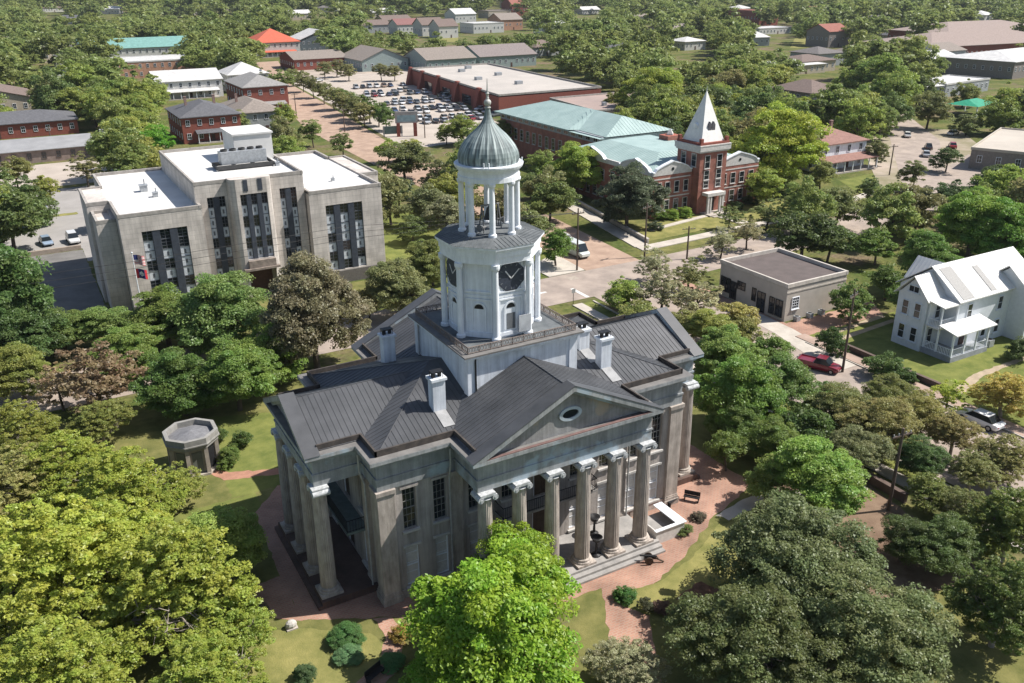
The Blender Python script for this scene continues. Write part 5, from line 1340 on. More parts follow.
house('teal_store', 'store with a pale teal and grey roof behind the peach store', 'store', 40, 490, 60, 40, 8, rc=R8, wc=W1, roof='gable', rise=4, nst=2)
house('tan_house', 'house with a brown gable roof at the far left edge behind the low brick building', 'house', -38, 300, 30, 26, 6, rc=R2, wc=W2, rise=4, roof='gable', ridge='y', nst=1)
house('small_grey_house', 'small house with a grey slate roof among trees at the upper left edge', 'house', -8, 350, 15, 20, 6, rc=R1, wc=W1, rise=4, roof='gable', ridge='y')
house('small_grey_house', 'small pale roofed shed with white front at the far upper left edge', 'house', -22, 560, 30, 30, 7, rc=R3, wc=W1, rise=5)
house('small_grey_house', 'small slate roofed house right of the pale shed at upper left', 'house', 6, 470, 20, 20, 6, rc=R6, wc=W1, rise=4, roof='gable')
house('red_roofed_house', 'house with a bright orange-red hip roof and white walls above the brick street', 'house', 112, 480, 26, 26, 8, rc=R5, wc=W1, rise=7, porch=(3, 20))
house('blue_grey_house', 'dark blue-grey house with a pale roof right of the orange-red roof', 'house', 142, 490, 26, 24, 8, rc=R7, wc=mat('house_slateblue', (.13, .16, .18), .8, scale=2), rise=5, roof='gable', ridge='y')
house('brick_shop', 'low red brick shop with a tan roof at the left end of the shop row', 'shop', 110, 396, 27, 26, 5, rc=R3, wc=BRICKF, rise=3, roof='gable', nst=1)
house('green_shop', 'pale green gabled shop in the middle of the shop row', 'shop', 134, 374, 24, 32, 5, rc=R3, wc=W4, rise=5, roof='gable', nst=1, ridge='y')
house('grey_shop', 'low grey-green shop with a long tan roof before the crowded lot', 'shop', 160, 352, 26, 28, 5.5, rc=R3, wc=W4, rise=4.5, roof='gable', nst=1)
house('grey_shop', 'low shop with a tan roof at the right end of the shop row', 'shop', 192, 352, 32, 26, 5.5, rc=SH('tan_grey', (.25, .21, .2)), wc=W4, rise=4.5, roof='gable', nst=1)
# big brick store with brick piers
BS = thing('brick_store', 'big flat-roofed red brick store with wedge piers beside the crowded lot', 'store', (130, 245, 0), 0)
x0, x1, y0, y1, hh = -13, 20, -46, 52, 6.5
def sk(y): return (y-y0)/(y1-y0)*7
m = M(); m.prism([(x0-7.5, y0), (x1, y0), (x1+8, y1), (x0+7-3, y1)], 0, hh-.6); m.build('wall', BRICKF, BS)
pl = [(x0-7.6, y0-.1), (x1+.1, y0-.1), (x1+8.1, y1+.1), (x0+3.9, y1+.1)]
fr = flatroof(pl, hh, .4, .6); fr.build('roof', [mat('store_roof', (.46, .42, .38), .9, scale=.1, c2=(.38, .35, .32)), COPE], BS)
for y in (-30, -8, 14, 34, 50):
    xx = x0-7.5+(y-y0)/(y1-y0)*11.5
    m = M(); m.extr([(xx-2.5, y, 0), (xx+.5, y, 0), (xx+.5, y, hh+.6), (xx-.6, y, hh+.6)], (.35, 3, 0)); m.build('pier', BRICKF, BS)
for y in (-20, 2, 24):
    xx = x0-7.5+(y-y0)/(y1-y0)*11.5
    m = M(); m.extr([(xx-.1, y, .3), (xx-.1, y, 3.4), (xx+1.0, y+9, 3.4), (xx+1.0, y+9, .3)], (-.08, .01, 0)); m.build('shopfront', GLASS, BS)
for x, y in ((4, 30), (10, 10), (2, -20), (12, 40), (-4, 0)):
    m = M(); m.box(x-1.2, x+1.2, y-1, y+1, hh-.25, hh+.9); m.build('rooftop_unit', AC, BS)
AN = thing('store_annex', 'low annex with a pinkish flat roof between the brick store and the teal school roof', 'store', (146, 180, 0))
m = M(); m.prism([(-24, -18), (14, -18), (22, 14), (-20, 14)], 0, 4.6); m.build('wall', mat('annex_wall', (.45, .37, .31), .9, scale=1), AN)
fr = flatroof([(-24.1, -18.1), (14.1, -18.1), (22.1, 14.1), (-20.1, 14.1)], 5.0, .4, .5); fr.build('roof', [mat('pinkish_roof', (.36, .27, .235), .9, scale=.1, c2=(.28, .22, .2)), COPE], AN)
for x in (-14, -6, 4):
    m = M(); m.box(x-.6, x+.6, -9, -7.8, 4.7, 5.8); m.build('rooftop_unit', AC, AN)
# houses at the very top
def at(px, py): p = G(px, py); return p[0], p[1]
top = [(376, 30, 30, 18, 6, R2, W3, 'grey house with a brown hip roof'), (398, 24, 34, 20, 6, R2, W2, 'cream house with a brown roof'), (414, 31, 38, 18, 7, SH('dull_red', (.26, .13, .12)), W1, 'white house with a dull red roof'),
       (434, 33, 22, 18, 8, R2, W1, 'tall white gabled house'), (449, 35, 18, 18, 8, R2, W1, 'narrow white house with a brown roof'), (385, 15, 60, 30, 6, R7, W2, 'pale roofed cream building'),
       (489, 30, 60, 50, 7, R7, W1, 'large white flat building'), (512, 27, 24, 26, 8, R3, mat('peach_wall', (.5, .28, .19)), 'peach walled building'), (500, 15, 60, 40, 7, R3, W2, 'pale tan building'), (520, 13, 24, 30, 12, R4, BRICKF, 'dark red roofed church-like hall'),
       (466, 20, 26, 30, 8, R7, W1, 'white building half behind trees'), (478, 7, 30, 30, 9, R7, BLU, 'blue walled building'), (352, 28, 20, 30, 6, R7, W1, 'white roofed house'), (195, 12, 46, 60, 7, R7, W1, 'white roofed long house'), (172, 9, 30, 50, 9, R6, BLU, 'dark blue house'),
       (234, 8, 40, 60, 7, R7, W2, 'pale roofed house'), (15, 10, 40, 60, 6, R3, W2, 'tan roofed house'), (135, 6, 50, 70, 8, R3, W1, 'tan roofed hall')]
for i, (px, py, w_, d, h, rc, wc, l) in enumerate(top):
    x, y = at(px, py+3); w_ = min(w_, 32)*.85; d = min(d, 24)
    house('distant_house', l+' at the very top, %s' % ('left of the hill road' if px < 300 else ('right of the middle' if px > 470 else 'near the middle')), 'house', x, y+d/2, w_, d, h, roof='flat' if 'flat' in l or 'pale tan' in l else 'gable', rc=rc, wc=wc, rise=h*.6, nst=1)
house('white_columned_house', 'white house with a dull red hip roof, two white chimneys and a columned porch', 'house', 136.5, 88.5, 15.5, 13, 6.3, rc=SH('brown_red', (.3, .17, .14)), wc=WHITE, rise=2.7, chim=2, porch=(3.5, 16.5), nst=2)
house('taupe_house', 'dark brick house with a brown hip roof behind the bright yellow-green tree', 'house', 199, 152, 15, 18, 7.4, rc=R2, wc=DKG, rise=3)
right = [(818, 72, 22, 18, 5, R2, W2, 'hip', 'brown roofed cottage'), (830, 66, 18, 18, 6, R1, W3, 'hip', 'grey roofed cottage'), (806, 74, 24, 20, 4, R7, W2, 'hip', 'pale roofed low house'), (838, 47, 18, 18, 9, R4, DKG, 'gable', 'narrow house with a red roof'), (838, 26, 24, 24, 11, R1, BLU, 'gable', 'dark blue gabled house'),
         (829, 24, 26, 26, 10, R4, W2, 'gable', 'cream house with a red roof'), (768, 26, 22, 40, 12, R4, BRICKF, 'flat', 'red brick block'), (776, 34, 34, 20, 4, R7, W1, 'flat', 'small white flat shed'), (920, 102, 22, 16, 5, R7, W3, 'hip', 'pale grey hip roofed cottage'),
         (945, 72, 18, 18, 6, R7, W1, 'gable', 'white gabled house'), (953, 66, 16, 20, 7, R3, W1, 'gable', 'white house with a tan roof'), (680, 44, 24, 24, 8, R3, W2, 'gable', 'cream house deep in the wood'), (695, 50, 16, 16, 5, R7, W1, 'hip', 'small white roof deep in the wood'), (712, 22, 40, 30, 8, R3, W2, 'hip', 'tan house high in the wood'), (520, 8, 30, 30, 12, R4, W2, 'hip', 'pale house with a red roof at the top edge')]
for px, py, w_, d, h, rc, wc, rf, l in right:
    x, y = at(px, py); house('town_house', l+(' right of the school spire' if px > 730 else ' beyond the school'), 'house', x, y+d/2, w_, d, h, roof=rf, rc=rc, wc=wc, rise=h*.45, nst=1)
house('brick_hall', 'long brown-red brick building with a hipped tan roof at upper right', 'building', 418, 246, 100, 46, 8.5, rc=SH('tan_pink', (.33, .26, .23)), wc=BRICKF, rise=5, rz=-.12, nst=1)
house('brick_hall', 'second hipped brick wing behind the long brick building at upper right', 'building', 500, 300, 90, 46, 9, rc=SH('tan_pink', (.33, .26, .23)), wc=BRICKF, rise=5, rz=-.12, nst=1)
house('white_shed', 'long white roofed low shed above the green canopy', 'shed', 283, 160, 30, 16, 4.2, rc=R7, wc=W3, roof='flat', rz=.1, nst=1)
house('white_shed', 'bright white curved roof hall at the right edge below the brick building', 'hall', 372, 192, 62, 34, 7, rc=R7, wc=DKG, roof='hip', rise=3, rz=.1, nst=1)
house('flat_store', 'tan flat-roofed store at the right edge beyond the street trees', 'store', 183, 63, 34, 24, 4.4, rc=mat('tan_flat_roof', (.48, .43, .37), .9, scale=.1, c2=(.4, .36, .31)), wc=DKG, roof='flat', rz=.4, nst=1)
t = thing('green_canopy', 'bright green canopy roof on thin posts at upper right', 'canopy', (238, 119, 0), .2)
m = M(); b4 = [(-7, -5, 3.6), (7, -5, 3.6), (7, 5, 3.6), (-7, 5, 3.6)]
for q in ([b4[0], b4[1], (3, 0, 5), (-3, 0, 5)], [b4[2], b4[3], (-3, 0, 5), (3, 0, 5)], [b4[3], b4[0], (-3, 0, 5)], [b4[1], b4[2], (3, 0, 5)]): m.face(q)
m.build('roof', mat('canopy_green', (.02, .3, .17), .6, scale=1), t)
for x in (-6.5, 6.5):
    for y in (-4.5, 4.5): m = M(); m.box(x-.15, x+.15, y-.15, y+.15, 0, 3.7); m.build('post', WHITE, t)

BITS = [(52, 12), (78, 24), (112, 14), (60, 62), (300, 20), (330, 12), (556, 34), (590, 14), (640, 22), (742, 14), (758, 46), (880, 24), (905, 44), (866, 62), (545, 56), (985, 20), (622, 60)]
ORW = ['first', 'second', 'third', 'fourth', 'fifth', 'sixth', 'seventh', 'eighth', 'ninth', 'tenth', 'eleventh', 'twelfth', 'thirteenth', 'fourteenth', 'fifteenth', 'sixteenth', 'seventeenth']
for i, (px, py) in enumerate(sorted(BITS)):
    x, y = at(px, py); q = random.Random(i*13+1); dd = math.hypot(x-CAM[0], y-CAM[1]); k = .8+dd/1600
    rc = q.choice((R1, R2, R3, R7, R7, R6)); wc = q.choice((W1, W2, W1, W3))
    house('wood_house', 'small house showing its roof between the far trees, %s from the left' % ORW[i], 'house', x, y+6, q.uniform(14, 19)*k, q.uniform(11, 15)*k, q.uniform(4.5, 6.5), rz=q.uniform(-.5, .5), roof=q.choice(('hip', 'gable')), rc=rc, wc=wc, rise=3.4, nst=1, group='small houses in the far wood')
# ================================================================== trees
def leafmat():
    m = bpy.data.materials.new('foliage'); m.use_nodes = True; t = m.node_tree; t.nodes.clear()
    out = t.nodes.new('ShaderNodeOutputMaterial'); oi = t.nodes.new('ShaderNodeObjectInfo')
    at = t.nodes.new('ShaderNodeAttribute'); at.attribute_name = 'leaf_tone'
    sp = t.nodes.new('ShaderNodeSeparateColor'); t.links.new(at.outputs['Color'], sp.inputs[0])
    mr = t.nodes.new('ShaderNodeMapRange'); mr.inputs[3].default_value = .68; mr.inputs[4].default_value = 1.42; t.links.new(sp.outputs[0], mr.inputs[0])
    mx = t.nodes.new('ShaderNodeMix'); mx.data_type = 'RGBA'; mx.blend_type = 'MULTIPLY'; mx.inputs[0].default_value = 1
    t.links.new(oi.outputs['Color'], mx.inputs[6]); t.links.new(mr.outputs[0], mx.inputs[7])
    hs = t.nodes.new('ShaderNodeHueSaturation'); m2 = t.nodes.new('ShaderNodeMapRange'); m2.inputs[3].default_value = .478; m2.inputs[4].default_value = .53
    t.links.new(sp.outputs[1], m2.inputs[0]); t.links.new(m2.outputs[0], hs.inputs['Hue']); t.links.new(mx.outputs[2], hs.inputs['Color'])
    d = t.nodes.new('ShaderNodeBsdfDiffuse'); tr = t.nodes.new('ShaderNodeBsdfTranslucent'); ms = t.nodes.new('ShaderNodeMixShader'); ms.inputs[0].default_value = .5
    gl = t.nodes.new('ShaderNodeBsdfGlossy'); gl.inputs['Roughness'].default_value = .45; gl.inputs['Color'].default_value = (.8, .85, .8, 1); m3 = t.nodes.new('ShaderNodeMixShader'); m3.inputs[0].default_value = .025
    t.links.new(hs.outputs[0], d.inputs[0]); t.links.new(hs.outputs[0], tr.inputs[0]); t.links.new(d.outputs[0], ms.inputs[1]); t.links.new(tr.outputs[0], ms.inputs[2])
    t.links.new(ms.outputs[0], m3.inputs[1]); t.links.new(gl.outputs[0], m3.inputs[2]); t.links.new(m3.outputs[0], out.inputs[0])
    return m
LEAF = leafmat()
def leafdata(seed, lobes, per, lr, size, hollow=.55, flat=1.0, tips=None):
    """leaf quads of a unit crown: lobes scattered through the crown's volume, leaves over each lobe"""
    r = np.random.default_rng(seed)
    d = r.normal(size=(lobes, 3)); d /= np.linalg.norm(d, axis=1)[:, None]
    # a crown is several leaning masses of different size, so its outline is uneven
    K = int(r.integers(4, 7)); an = np.arange(K)*2*math.pi/K+r.random(K)*1.2
    sc_ = np.stack([np.cos(an)*r.uniform(.36, .56, K), np.sin(an)*r.uniform(.36, .56, K), r.uniform(-.42, .22, K)], 1); sr = r.uniform(.5, .66, K)
    sc_ = np.vstack([sc_, [[r.normal()*.1, r.normal()*.1, .38]]]); sr = np.append(sr, r.uniform(.52, .66))
    pk = sr**2/np.sum(sr**2); kk = r.choice(K+1, lobes, p=pk)
    rad = (hollow+(1-hollow)*r.random(lobes)**.6)[:, None]
    c = sc_[kk]+d*rad*sr[kk][:, None]*np.array([1, 1, .95]); ktone = r.random(K+1)
    lrs = lr*(.45+1.1*r.random(lobes)**1.5)
    n = lobes*per; k = np.repeat(np.arange(lobes), per)
    o = r.normal(size=(n, 3)); o /= np.linalg.norm(o, axis=1)[:, None]
    o[:, 2] = np.where(o[:, 2] < -.2, -o[:, 2]*.8, o[:, 2])
    rr = (.35+.65*r.random(n)**.5)
    p = c[k]+o*(lrs[k]*rr)[:, None]*np.array([1, 1, .72*flat])
    nm = o*.55+np.array([0, 0, .55])+r.normal(size=(n, 3))*.55; nm /= np.linalg.norm(nm, axis=1)[:, None]
    a = np.cross(nm, r.normal(size=(n, 3))); a /= np.linalg.norm(a, axis=1)[:, None]; b = np.cross(nm, a)
    s = (size*(.55+.9*r.random(n)))[:, None]
    a, b = a*s, b*s*.62
    v = np.stack([p-a, p+b*.9, p+a, p-b*.9], 1).reshape(-1, 3)
    tone = np.clip(.22*ktone[kk][k]+.36*r.random(lobes)[k]+.42*r.random(n), 0, 1); hue = np.clip(.6*r.random(lobes)[k]+.4*r.random(n), 0, 1)
    return v.astype(np.float32), np.stack([tone, hue], 1).astype(np.float32)
def quads_mesh(name, v, tn, mat_):
    n = len(v)//4; me = bpy.data.meshes.new(name)
    me.vertices.add(len(v)); me.vertices.foreach_set('co', v.ravel())
    me.loops.add(len(v)); me.loops.foreach_set('vertex_index', np.arange(len(v), dtype=np.int32))
    me.polygons.add(n); me.polygons.foreach_set('loop_start', np.arange(0, 4*n, 4, dtype=np.int32)); me.polygons.foreach_set('loop_total', np.full(n, 4, np.int32))
    at = me.attributes.new('leaf_tone', 'FLOAT_COLOR', 'FACE')
    at.data.foreach_set('color', np.concatenate([tn, np.zeros((n, 1)), np.ones((n, 1))], 1).astype(np.float32).ravel())
    me.materials.append(mat_); me.update(calc_edges=True); return me
def limbs(seed, mat_, nl=7, thick=.05, twig=3):
    """trunk from 0 to 1 (crown centre at z=1) and limbs reaching through a unit crown"""
    r = np.random.default_rng(seed); m = M()
    p = np.array([0, 0, 0.0]); q = np.array([r.normal()*.04, r.normal()*.04, .55])
    m.tube(p, q, thick*1.25, thick, n=8, cap=False); m.tube(q, (q[0]*1.3, q[1]*1.3, 1.0), thick, thick*.6, n=7, cap=False)
    for i in range(nl):
        a = 2*math.pi*(i+.5*r.random())/nl; e = r.uniform(.1, 1.1)
        s0 = np.array([q[0], q[1], .5+.3*r.random()]); L = .36+.16*r.random()
        e1 = s0+np.array([math.cos(a)*math.cos(e), math.sin(a)*math.cos(e), .3+.6*math.sin(e)])*L*.55
        m.tube(s0, e1, thick*.55, thick*.36, n=6, cap=False)
        for j in range(twig):
            a2 = a+r.normal()*.55; e2 = e+r.normal()*.4
            t1 = e1+np.array([math.cos(a2)*math.cos(e2), math.sin(a2)*math.cos(e2), .55*math.sin(e2)+.1])*(.2+.18*r.random())
            m.tube(e1, t1, thick*.3, thick*.14, n=5, cap=False)
            if twig > 3:
                for _ in range(3):
                    t2 = t1+r.normal(size=3)*np.array([.1, .1, .09]); m.tube(t1, t2, thick*.14, thick*.06, n=4, cap=False)
    o = m.build('trunk', mat_); me = o.data; bpy.data.objects.remove(o); return me
BARK = mat('bark', (.13, .105, .085), .95, scale=6, c2=(.07, .055, .045)); BARKP = mat('bark_pale', (.36, .31, .26), .95, scale=6, c2=(.2, .17, .14))
CROWN = {}
def mk(key, seeds, *a, **k):
    CROWN[key] = [quads_mesh('crown', *leafdata(s_, *a, **k), LEAF) for s_ in seeds]
mk('hd', (3, 4, 9), 320, 300, .19, .0235)             # near, dense
mk('hs', (5, 6, 10), 850, 72, .085, .021, hollow=.4)  # near, sparse clumps
mk('ho', (7, 8), 480, 190, .14, .0185)             # near, fine grey-green
mk('md', (11, 12, 13, 16, 17, 18), 130, 110, .22, .042)
mk('ms', (14, 15), 150, 50, .14, .04, hollow=.3)
mk('fd', (21, 22, 23), 60, 60, .28, .075)
TRK = {'h': [limbs(1, BARK, 9, .05, 5), limbs(2, BARK, 9, .05, 5)], 's': [limbs(3, BARKP, 12, .05, 6), limbs(4, BARKP, 12, .05, 6)], 'm': [limbs(5, BARK, 6, .045, 3), limbs(6, BARK, 6, .045, 3)], 'f': [limbs(7, BARK, 3, .05, 1)]}
YG, BG, MG, DG, OL, GY, BR, PK = (.3, .33, .06), (.2, .305, .032), (.19, .25, .06), (.11, .16, .05), (.23, .235, .08), (.24, .25, .14), (.26, .215, .12), (.155, .15, .085)
RG = random.Random(5)
def crown_z(R, Rz, bush, name): return Rz*.75 if bush else (Rz+1.6 if name == 'street_tree' else Rz*.9+.8)
def tree(x, y, R, color, kind, label, asp=.85, name='tree', group=None, zc=None, bush=False):
    Rz = R*asp; zc = zc if zc is not None else crown_z(R, Rz, bush, name)
    o = thing(name, label, 'bush' if bush else 'tree', (x, y, 0), RG.uniform(0, 6.28), group)
    if bush: o['category'] = 'bush'
    c = bpy.data.objects.new('crown', RG.choice(CROWN[kind])); COL.objects.link(c); c.parent = o
    c.location = (0, 0, zc); c.scale = (R*RG.uniform(.93, 1.07), R*RG.uniform(.93, 1.07), Rz)
    k = RG.uniform(1.12, 1.5); c.color = (color[0]*k*RG.uniform(.94, 1.06), color[1]*k, color[2]*k, 1)
    if bush:
        c.location = (x, y, zc); c.parent = None; c.name = 'bush'; bpy.data.objects.remove(o); tag(c, label, 'bush'); return c
    tk = {'hd': 'h', 'ho': 'h', 'hs': 's', 'md': 'm', 'ms': 'm', 'fd': 'f'}[kind]
    t = bpy.data.objects.new('trunk', RG.choice(TRK[tk])); COL.objects.link(t); t.parent = o; t.scale = (R, R, zc)
    return o
def ptree(px, py, rpx, color, kind, label, asp=.85, **k):
    """crown seen at px,py with radius rpx: solve for the height of its centre, then stand the tree on the ground below"""
    zc = 5.0
    for _ in range(8):
        p = G(px, py, zc); dep = (p-CAM)@_F; R = rpx*dep/F_PX; Rz = R*asp
        zc = crown_z(R, Rz, k.get('bush'), k.get('name', 'tree'))
    return tree(p[0], p[1], R, color, kind, label, asp, zc=zc, **k)
NEAR = [
 # bottom left spring oaks
 (62, 560, 92, YG, 'hs', 'huge yellow-green tree with bare pale limbs filling the bottom left corner', .8, 'oak_tree'),
 (172, 585, 82, YG, 'hs', 'yellow-green tree left of the museum, right half of the bottom left canopy', .8, 'oak_tree'),
 (60, 672, 80, YG, 'hs', 'yellow-green tree cut by the bottom edge at the far left', .75, 'oak_tree'),
 (205, 675, 62, YG, 'hs', 'yellow-green tree cut by the bottom edge left of the small lawn', .7, 'oak_tree'),
 (125, 490, 62, YG, 'hs', 'yellow-green tree just below the octagonal pavilion', .75, 'oak_tree'),
 (215, 545, 46, MG, 'hd', 'denser green tree at the edge of the museum shadow', .9, 'broadleaf_tree'),
 (12, 480, 50, OL, 'hs', 'olive green tree at the left edge above the yellow-green canopy', .8, 'broadleaf_tree'),
 (128, 545, 66, YG, 'hs', 'yellow-green tree in the middle of the bottom left canopy', .8, 'oak_tree'),
 (232, 622, 44, (.24, .27, .055), 'hs', 'smaller yellow-green tree at the right edge of the bottom left canopy', .8, 'oak_tree'),
 (12, 610, 60, YG, 'hs', 'yellow-green tree on the left edge behind the corner tree', .8, 'oak_tree'),
 (62, 468, 50, YG, 'hs', 'yellow-green tree at the top left of the bottom left canopy', .75, 'oak_tree'),
 (172, 484, 30, (.2, .24, .055), 'hs', 'yellow-green tree crowding the left wall of the pavilion', .8, 'broadleaf_tree'),
 (1004, 458, 32, (.2, .21, .075), 'hs', 'thin olive tree leaning over the road at the right edge', .8, 'broadleaf_tree'),
 (968, 505, 28, (.15, .18, .06), 'hs', 'loose green tree over the lower right sidewalk', .8, 'broadleaf_tree'),
 (930, 490, 24, (.15, .19, .05), 'hs', 'thin green tree right of the lower utility pole base', .8, 'broadleaf_tree'),
 (742, 330, 20, (.18, .2, .06), 'md', 'olive tree between the museum roof and the office door', .8, 'broadleaf_tree'),
 # the bright tree before the portico
 (506, 626, 93, BG, 'hd', 'big bright green tree in front of the portico', .85, 'broadleaf_tree'),
 (508, 566, 50, BG, 'hd', 'upper rounded bright green tree touching the left portico columns', .95, 'broadleaf_tree'),
 (455, 668, 55, BG, 'hd', 'bright green tree at the bottom edge left of the big bright tree', .8, 'broadleaf_tree'),
 (630, 668, 42, GY, 'hs', 'thin grey-green tree at the bottom edge right of the brick walk', .8, 'broadleaf_tree'),
 # bottom right dark mass
 (790, 560, 84, (.15, .17, .07), 'ho', 'big dark grey-green tree at lower right, its top by the dark wall', .8, 'oak_tree'),
 (745, 640, 76, (.115, .14, .05), 'ho', 'dark grey-green tree at the bottom edge nearest the garden', .8, 'oak_tree'),
 (865, 620, 80, (.155, .175, .07), 'ho', 'grey-green tree at the bottom right beside the big dark tree', .8, 'oak_tree'),
 (820, 675, 62, (.13, .155, .055), 'ho', 'dark green tree cut by the bottom edge at lower right', .7, 'oak_tree'),
 (1003, 600, 52, (.1, .14, .035), 'hs', 'loose dark green tree at the bottom of the right edge', 1.0, 'broadleaf_tree'),
 (1012, 520, 44, (.13, .17, .04), 'hs', 'loose tree with bare limbs at the right edge over the road', 1.0, 'broadleaf_tree'),
 (1006, 392, 32, (.26, .25, .07), 'hs', 'thin yellowish tree over the road below the white house', .7, 'broadleaf_tree'),
 (950, 392, 20, YG, 'ms', 'thin yellow-green tree between the white car and the white house hedge', .8, 'broadleaf_tree'),
 (948, 545, 42, (.1, .14, .04), 'ho', 'low dark tree in shade beside the tan sidewalk at lower right', .7, 'broadleaf_tree'),
 (905, 535, 30, (.1, .13, .04), 'ho', 'small dark tree left of the low shaded tree at lower right', .8, 'broadleaf_tree'),
 # right of the museum
 (818, 478, 52, (.13, .22, .045), 'hd', 'fresh green spreading tree right of the museum walk', .75, 'broadleaf_tree'),
 (768, 478, 28, (.14, .2, .05), 'md', 'small green tree at the end of the museum walk', .9, 'broadleaf_tree'),
 (745, 392, 46, (.12, .21, .04), 'hd', 'green tree at the right corner of the museum', .9, 'broadleaf_tree'),
 (722, 355, 36, (.13, .2, .05), 'hd', 'green tree behind the right portico roof', .85, 'broadleaf_tree'),
 (778, 388, 38, (.1, .16, .04), 'hd', 'mid green tree left of the red pickup', .8, 'broadleaf_tree'),
 (800, 430, 34, (.07, .115, .03), 'md', 'dark green tree between the museum and the pole', .8, 'broadleaf_tree'),
 (840, 405, 34, (.16, .17, .06), 'ho', 'olive tree below the red pickup', .8, 'broadleaf_tree'),
 (880, 425, 40, (.24, .22, .085), 'ho', 'brownish spring tree over the road at right', .8, 'broadleaf_tree'),
 (915, 415, 32, (.26, .24, .08), 'ho', 'brownish yellow tree below the white house hedge', .8, 'broadleaf_tree'),
 (855, 450, 34, (.17, .18, .08), 'ho', 'olive tree above the fresh green spreading tree', .75, 'broadleaf_tree'),
 (922, 455, 26, DG, 'ho', 'dark tree beside the lower right utility pole', .9, 'broadleaf_tree'),
 (728, 448, 20, (.13, .19, .045), 'md', 'small green tree at the brick paving corner', 1.0, 'broadleaf_tree'),
 (640, 318, 24, (.2, .23, .07), 'md', 'light olive tree close behind the right roof', .8, 'broadleaf_tree'),
 (712, 330, 26, (.19, .23, .06), 'hd', 'olive green tree left of the tan office windows', .8, 'broadleaf_tree'),
 (735, 425, 28, (.11, .17, .04), 'hd', 'dark green tree behind the small paving corner tree', .8, 'broadleaf_tree'),
 (826, 396, 18, (.12, .19, .045), 'md', 'green tree just below the red pickup', .8, 'broadleaf_tree'),
 (775, 440, 30, (.13, .2, .045), 'hd', 'green tree behind the fresh green spreading tree', .8, 'broadleaf_tree'),
 (955, 432, 28, (.2, .2, .08), 'hs', 'thin olive tree over the road left of the white car', .8, 'broadleaf_tree'),
 (975, 470, 28, (.17, .2, .07), 'hs', 'thin green tree over the road right of the lower pole', .8, 'broadleaf_tree'),
 (890, 395, 28, (.2, .22, .07), 'ho', 'olive tree below the hedge of the white house', .8, 'broadleaf_tree'),
 (700, 300, 26, GY, 'ms', 'grey-green thin tree above the museum\'s right roof', .8, 'broadleaf_tree'),
 (735, 318, 24, OL, 'md', 'olive tree in front of the tan office', .8, 'broadleaf_tree'),
 (662, 290, 28, (.22, .22, .12), 'ms', 'pale budding tree above the right roof corner', .8, 'broadleaf_tree'),
 (625, 292, 22, (.15, .22, .05), 'md', 'green tree at the street corner above the museum roof', .8, 'broadleaf_tree'),
 (655, 262, 20, GY, 'ms', 'thin budding tree at the cross street corner', .9, 'broadleaf_tree'),
 (690, 272, 22, (.17, .19, .07), 'ms', 'thin tree beside the cross street before the school', .8, 'broadleaf_tree'),
 (685, 325, 20, (.17, .2, .07), 'md', 'small tree close to the museum\'s right ridge', .8, 'broadleaf_tree'),
 (768, 350, 22, (.12, .19, .045), 'md', 'green tree left of the office driveway', .8, 'broadleaf_tree'),
 (722, 240, 18, GY, 'ms', 'small grey budding tree behind the tan office', .9, 'broadleaf_tree'),
 (748, 232, 17, GY, 'ms', 'second small budding tree behind the tan office', .9, 'broadleaf_tree'),
 (768, 212, 22, (.14, .17, .06), 'ms', 'olive tree by the school lawn', .7, 'broadleaf_tree'),
 (730, 216, 16, (.14, .18, .06), 'ms', 'low loose tree on the school lawn', .7, 'broadleaf_tree'),
 (804, 234, 34, (.075, .115, .035), 'md', 'dark tree behind the roof of the tan office', .8, 'broadleaf_tree'),
 (830, 240, 25, (.08, .12, .035), 'md', 'dark green tree at the right back corner of the tan office', .8, 'broadleaf_tree'),
 (838, 205, 26, (.13, .165, .06), 'md', 'olive green tree between the school and the small street trees', .8, 'broadleaf_tree'),
 (806, 205, 22, (.12, .16, .05), 'md', 'mid green tree right of the school lawn', .8, 'broadleaf_tree'),
 (878, 152, 13, (.13, .16, .055), 'md', 'olive tree just right of the red-roofed house chimney', 1.0, 'broadleaf_tree'),
 (862, 108, 22, (.14, .2, .05), 'md', 'green tree behind the right chimney of the red-roofed house', 1.0, 'broadleaf_tree'),
 (890, 95, 26, (.15, .21, .05), 'md', 'big green tree behind the parked cars on the right', 1.0, 'broadleaf_tree'),
 (930, 108, 20, (.16, .18, .065), 'md', 'olive tree left of the green canopy', 1.0, 'broadleaf_tree'),
 (880, 75, 26, (.14, .2, .05), 'md', 'green tree above the big tree at the right street', .95, 'broadleaf_tree'),
 (1000, 112, 22, (.14, .2, .045), 'md', 'green tree right of the green canopy', .95, 'broadleaf_tree'),
 (968, 122, 15, (.13, .17, .06), 'md', 'small tree below the green canopy', .8, 'broadleaf_tree'),
 (915, 172, 13, (.12, .15, .05), 'md', 'small street tree in front of the right parked cars', 1.0, 'street_tree'),
 (948, 158, 15, (.08, .12, .04), 'md', 'dark tree right of the right parked cars', .8, 'broadleaf_tree'),
 (850, 80, 18, (.16, .22, .05), 'md', 'green tree above the red-roofed house', 1.0, 'broadleaf_tree'),
 (910, 55, 24, (.17, .22, .06), 'md', 'pale green tree left of the brick hall roof', 1.0, 'broadleaf_tree'),
 (965, 92, 14, (.15, .19, .055), 'md', 'small green tree between the white sheds', 1.0, 'broadleaf_tree'),
 (870, 186, 13, DG, 'md', 'small round dark street tree left of the light pole', .95, 'street_tree'),
 (898, 190, 12, (.1, .12, .05), 'md', 'small round olive street tree right of the light pole', .95, 'street_tree'),
 (925, 200, 15, (.08, .1, .05), 'md', 'small grey-green street tree nearest the big trees', .95, 'street_tree'),
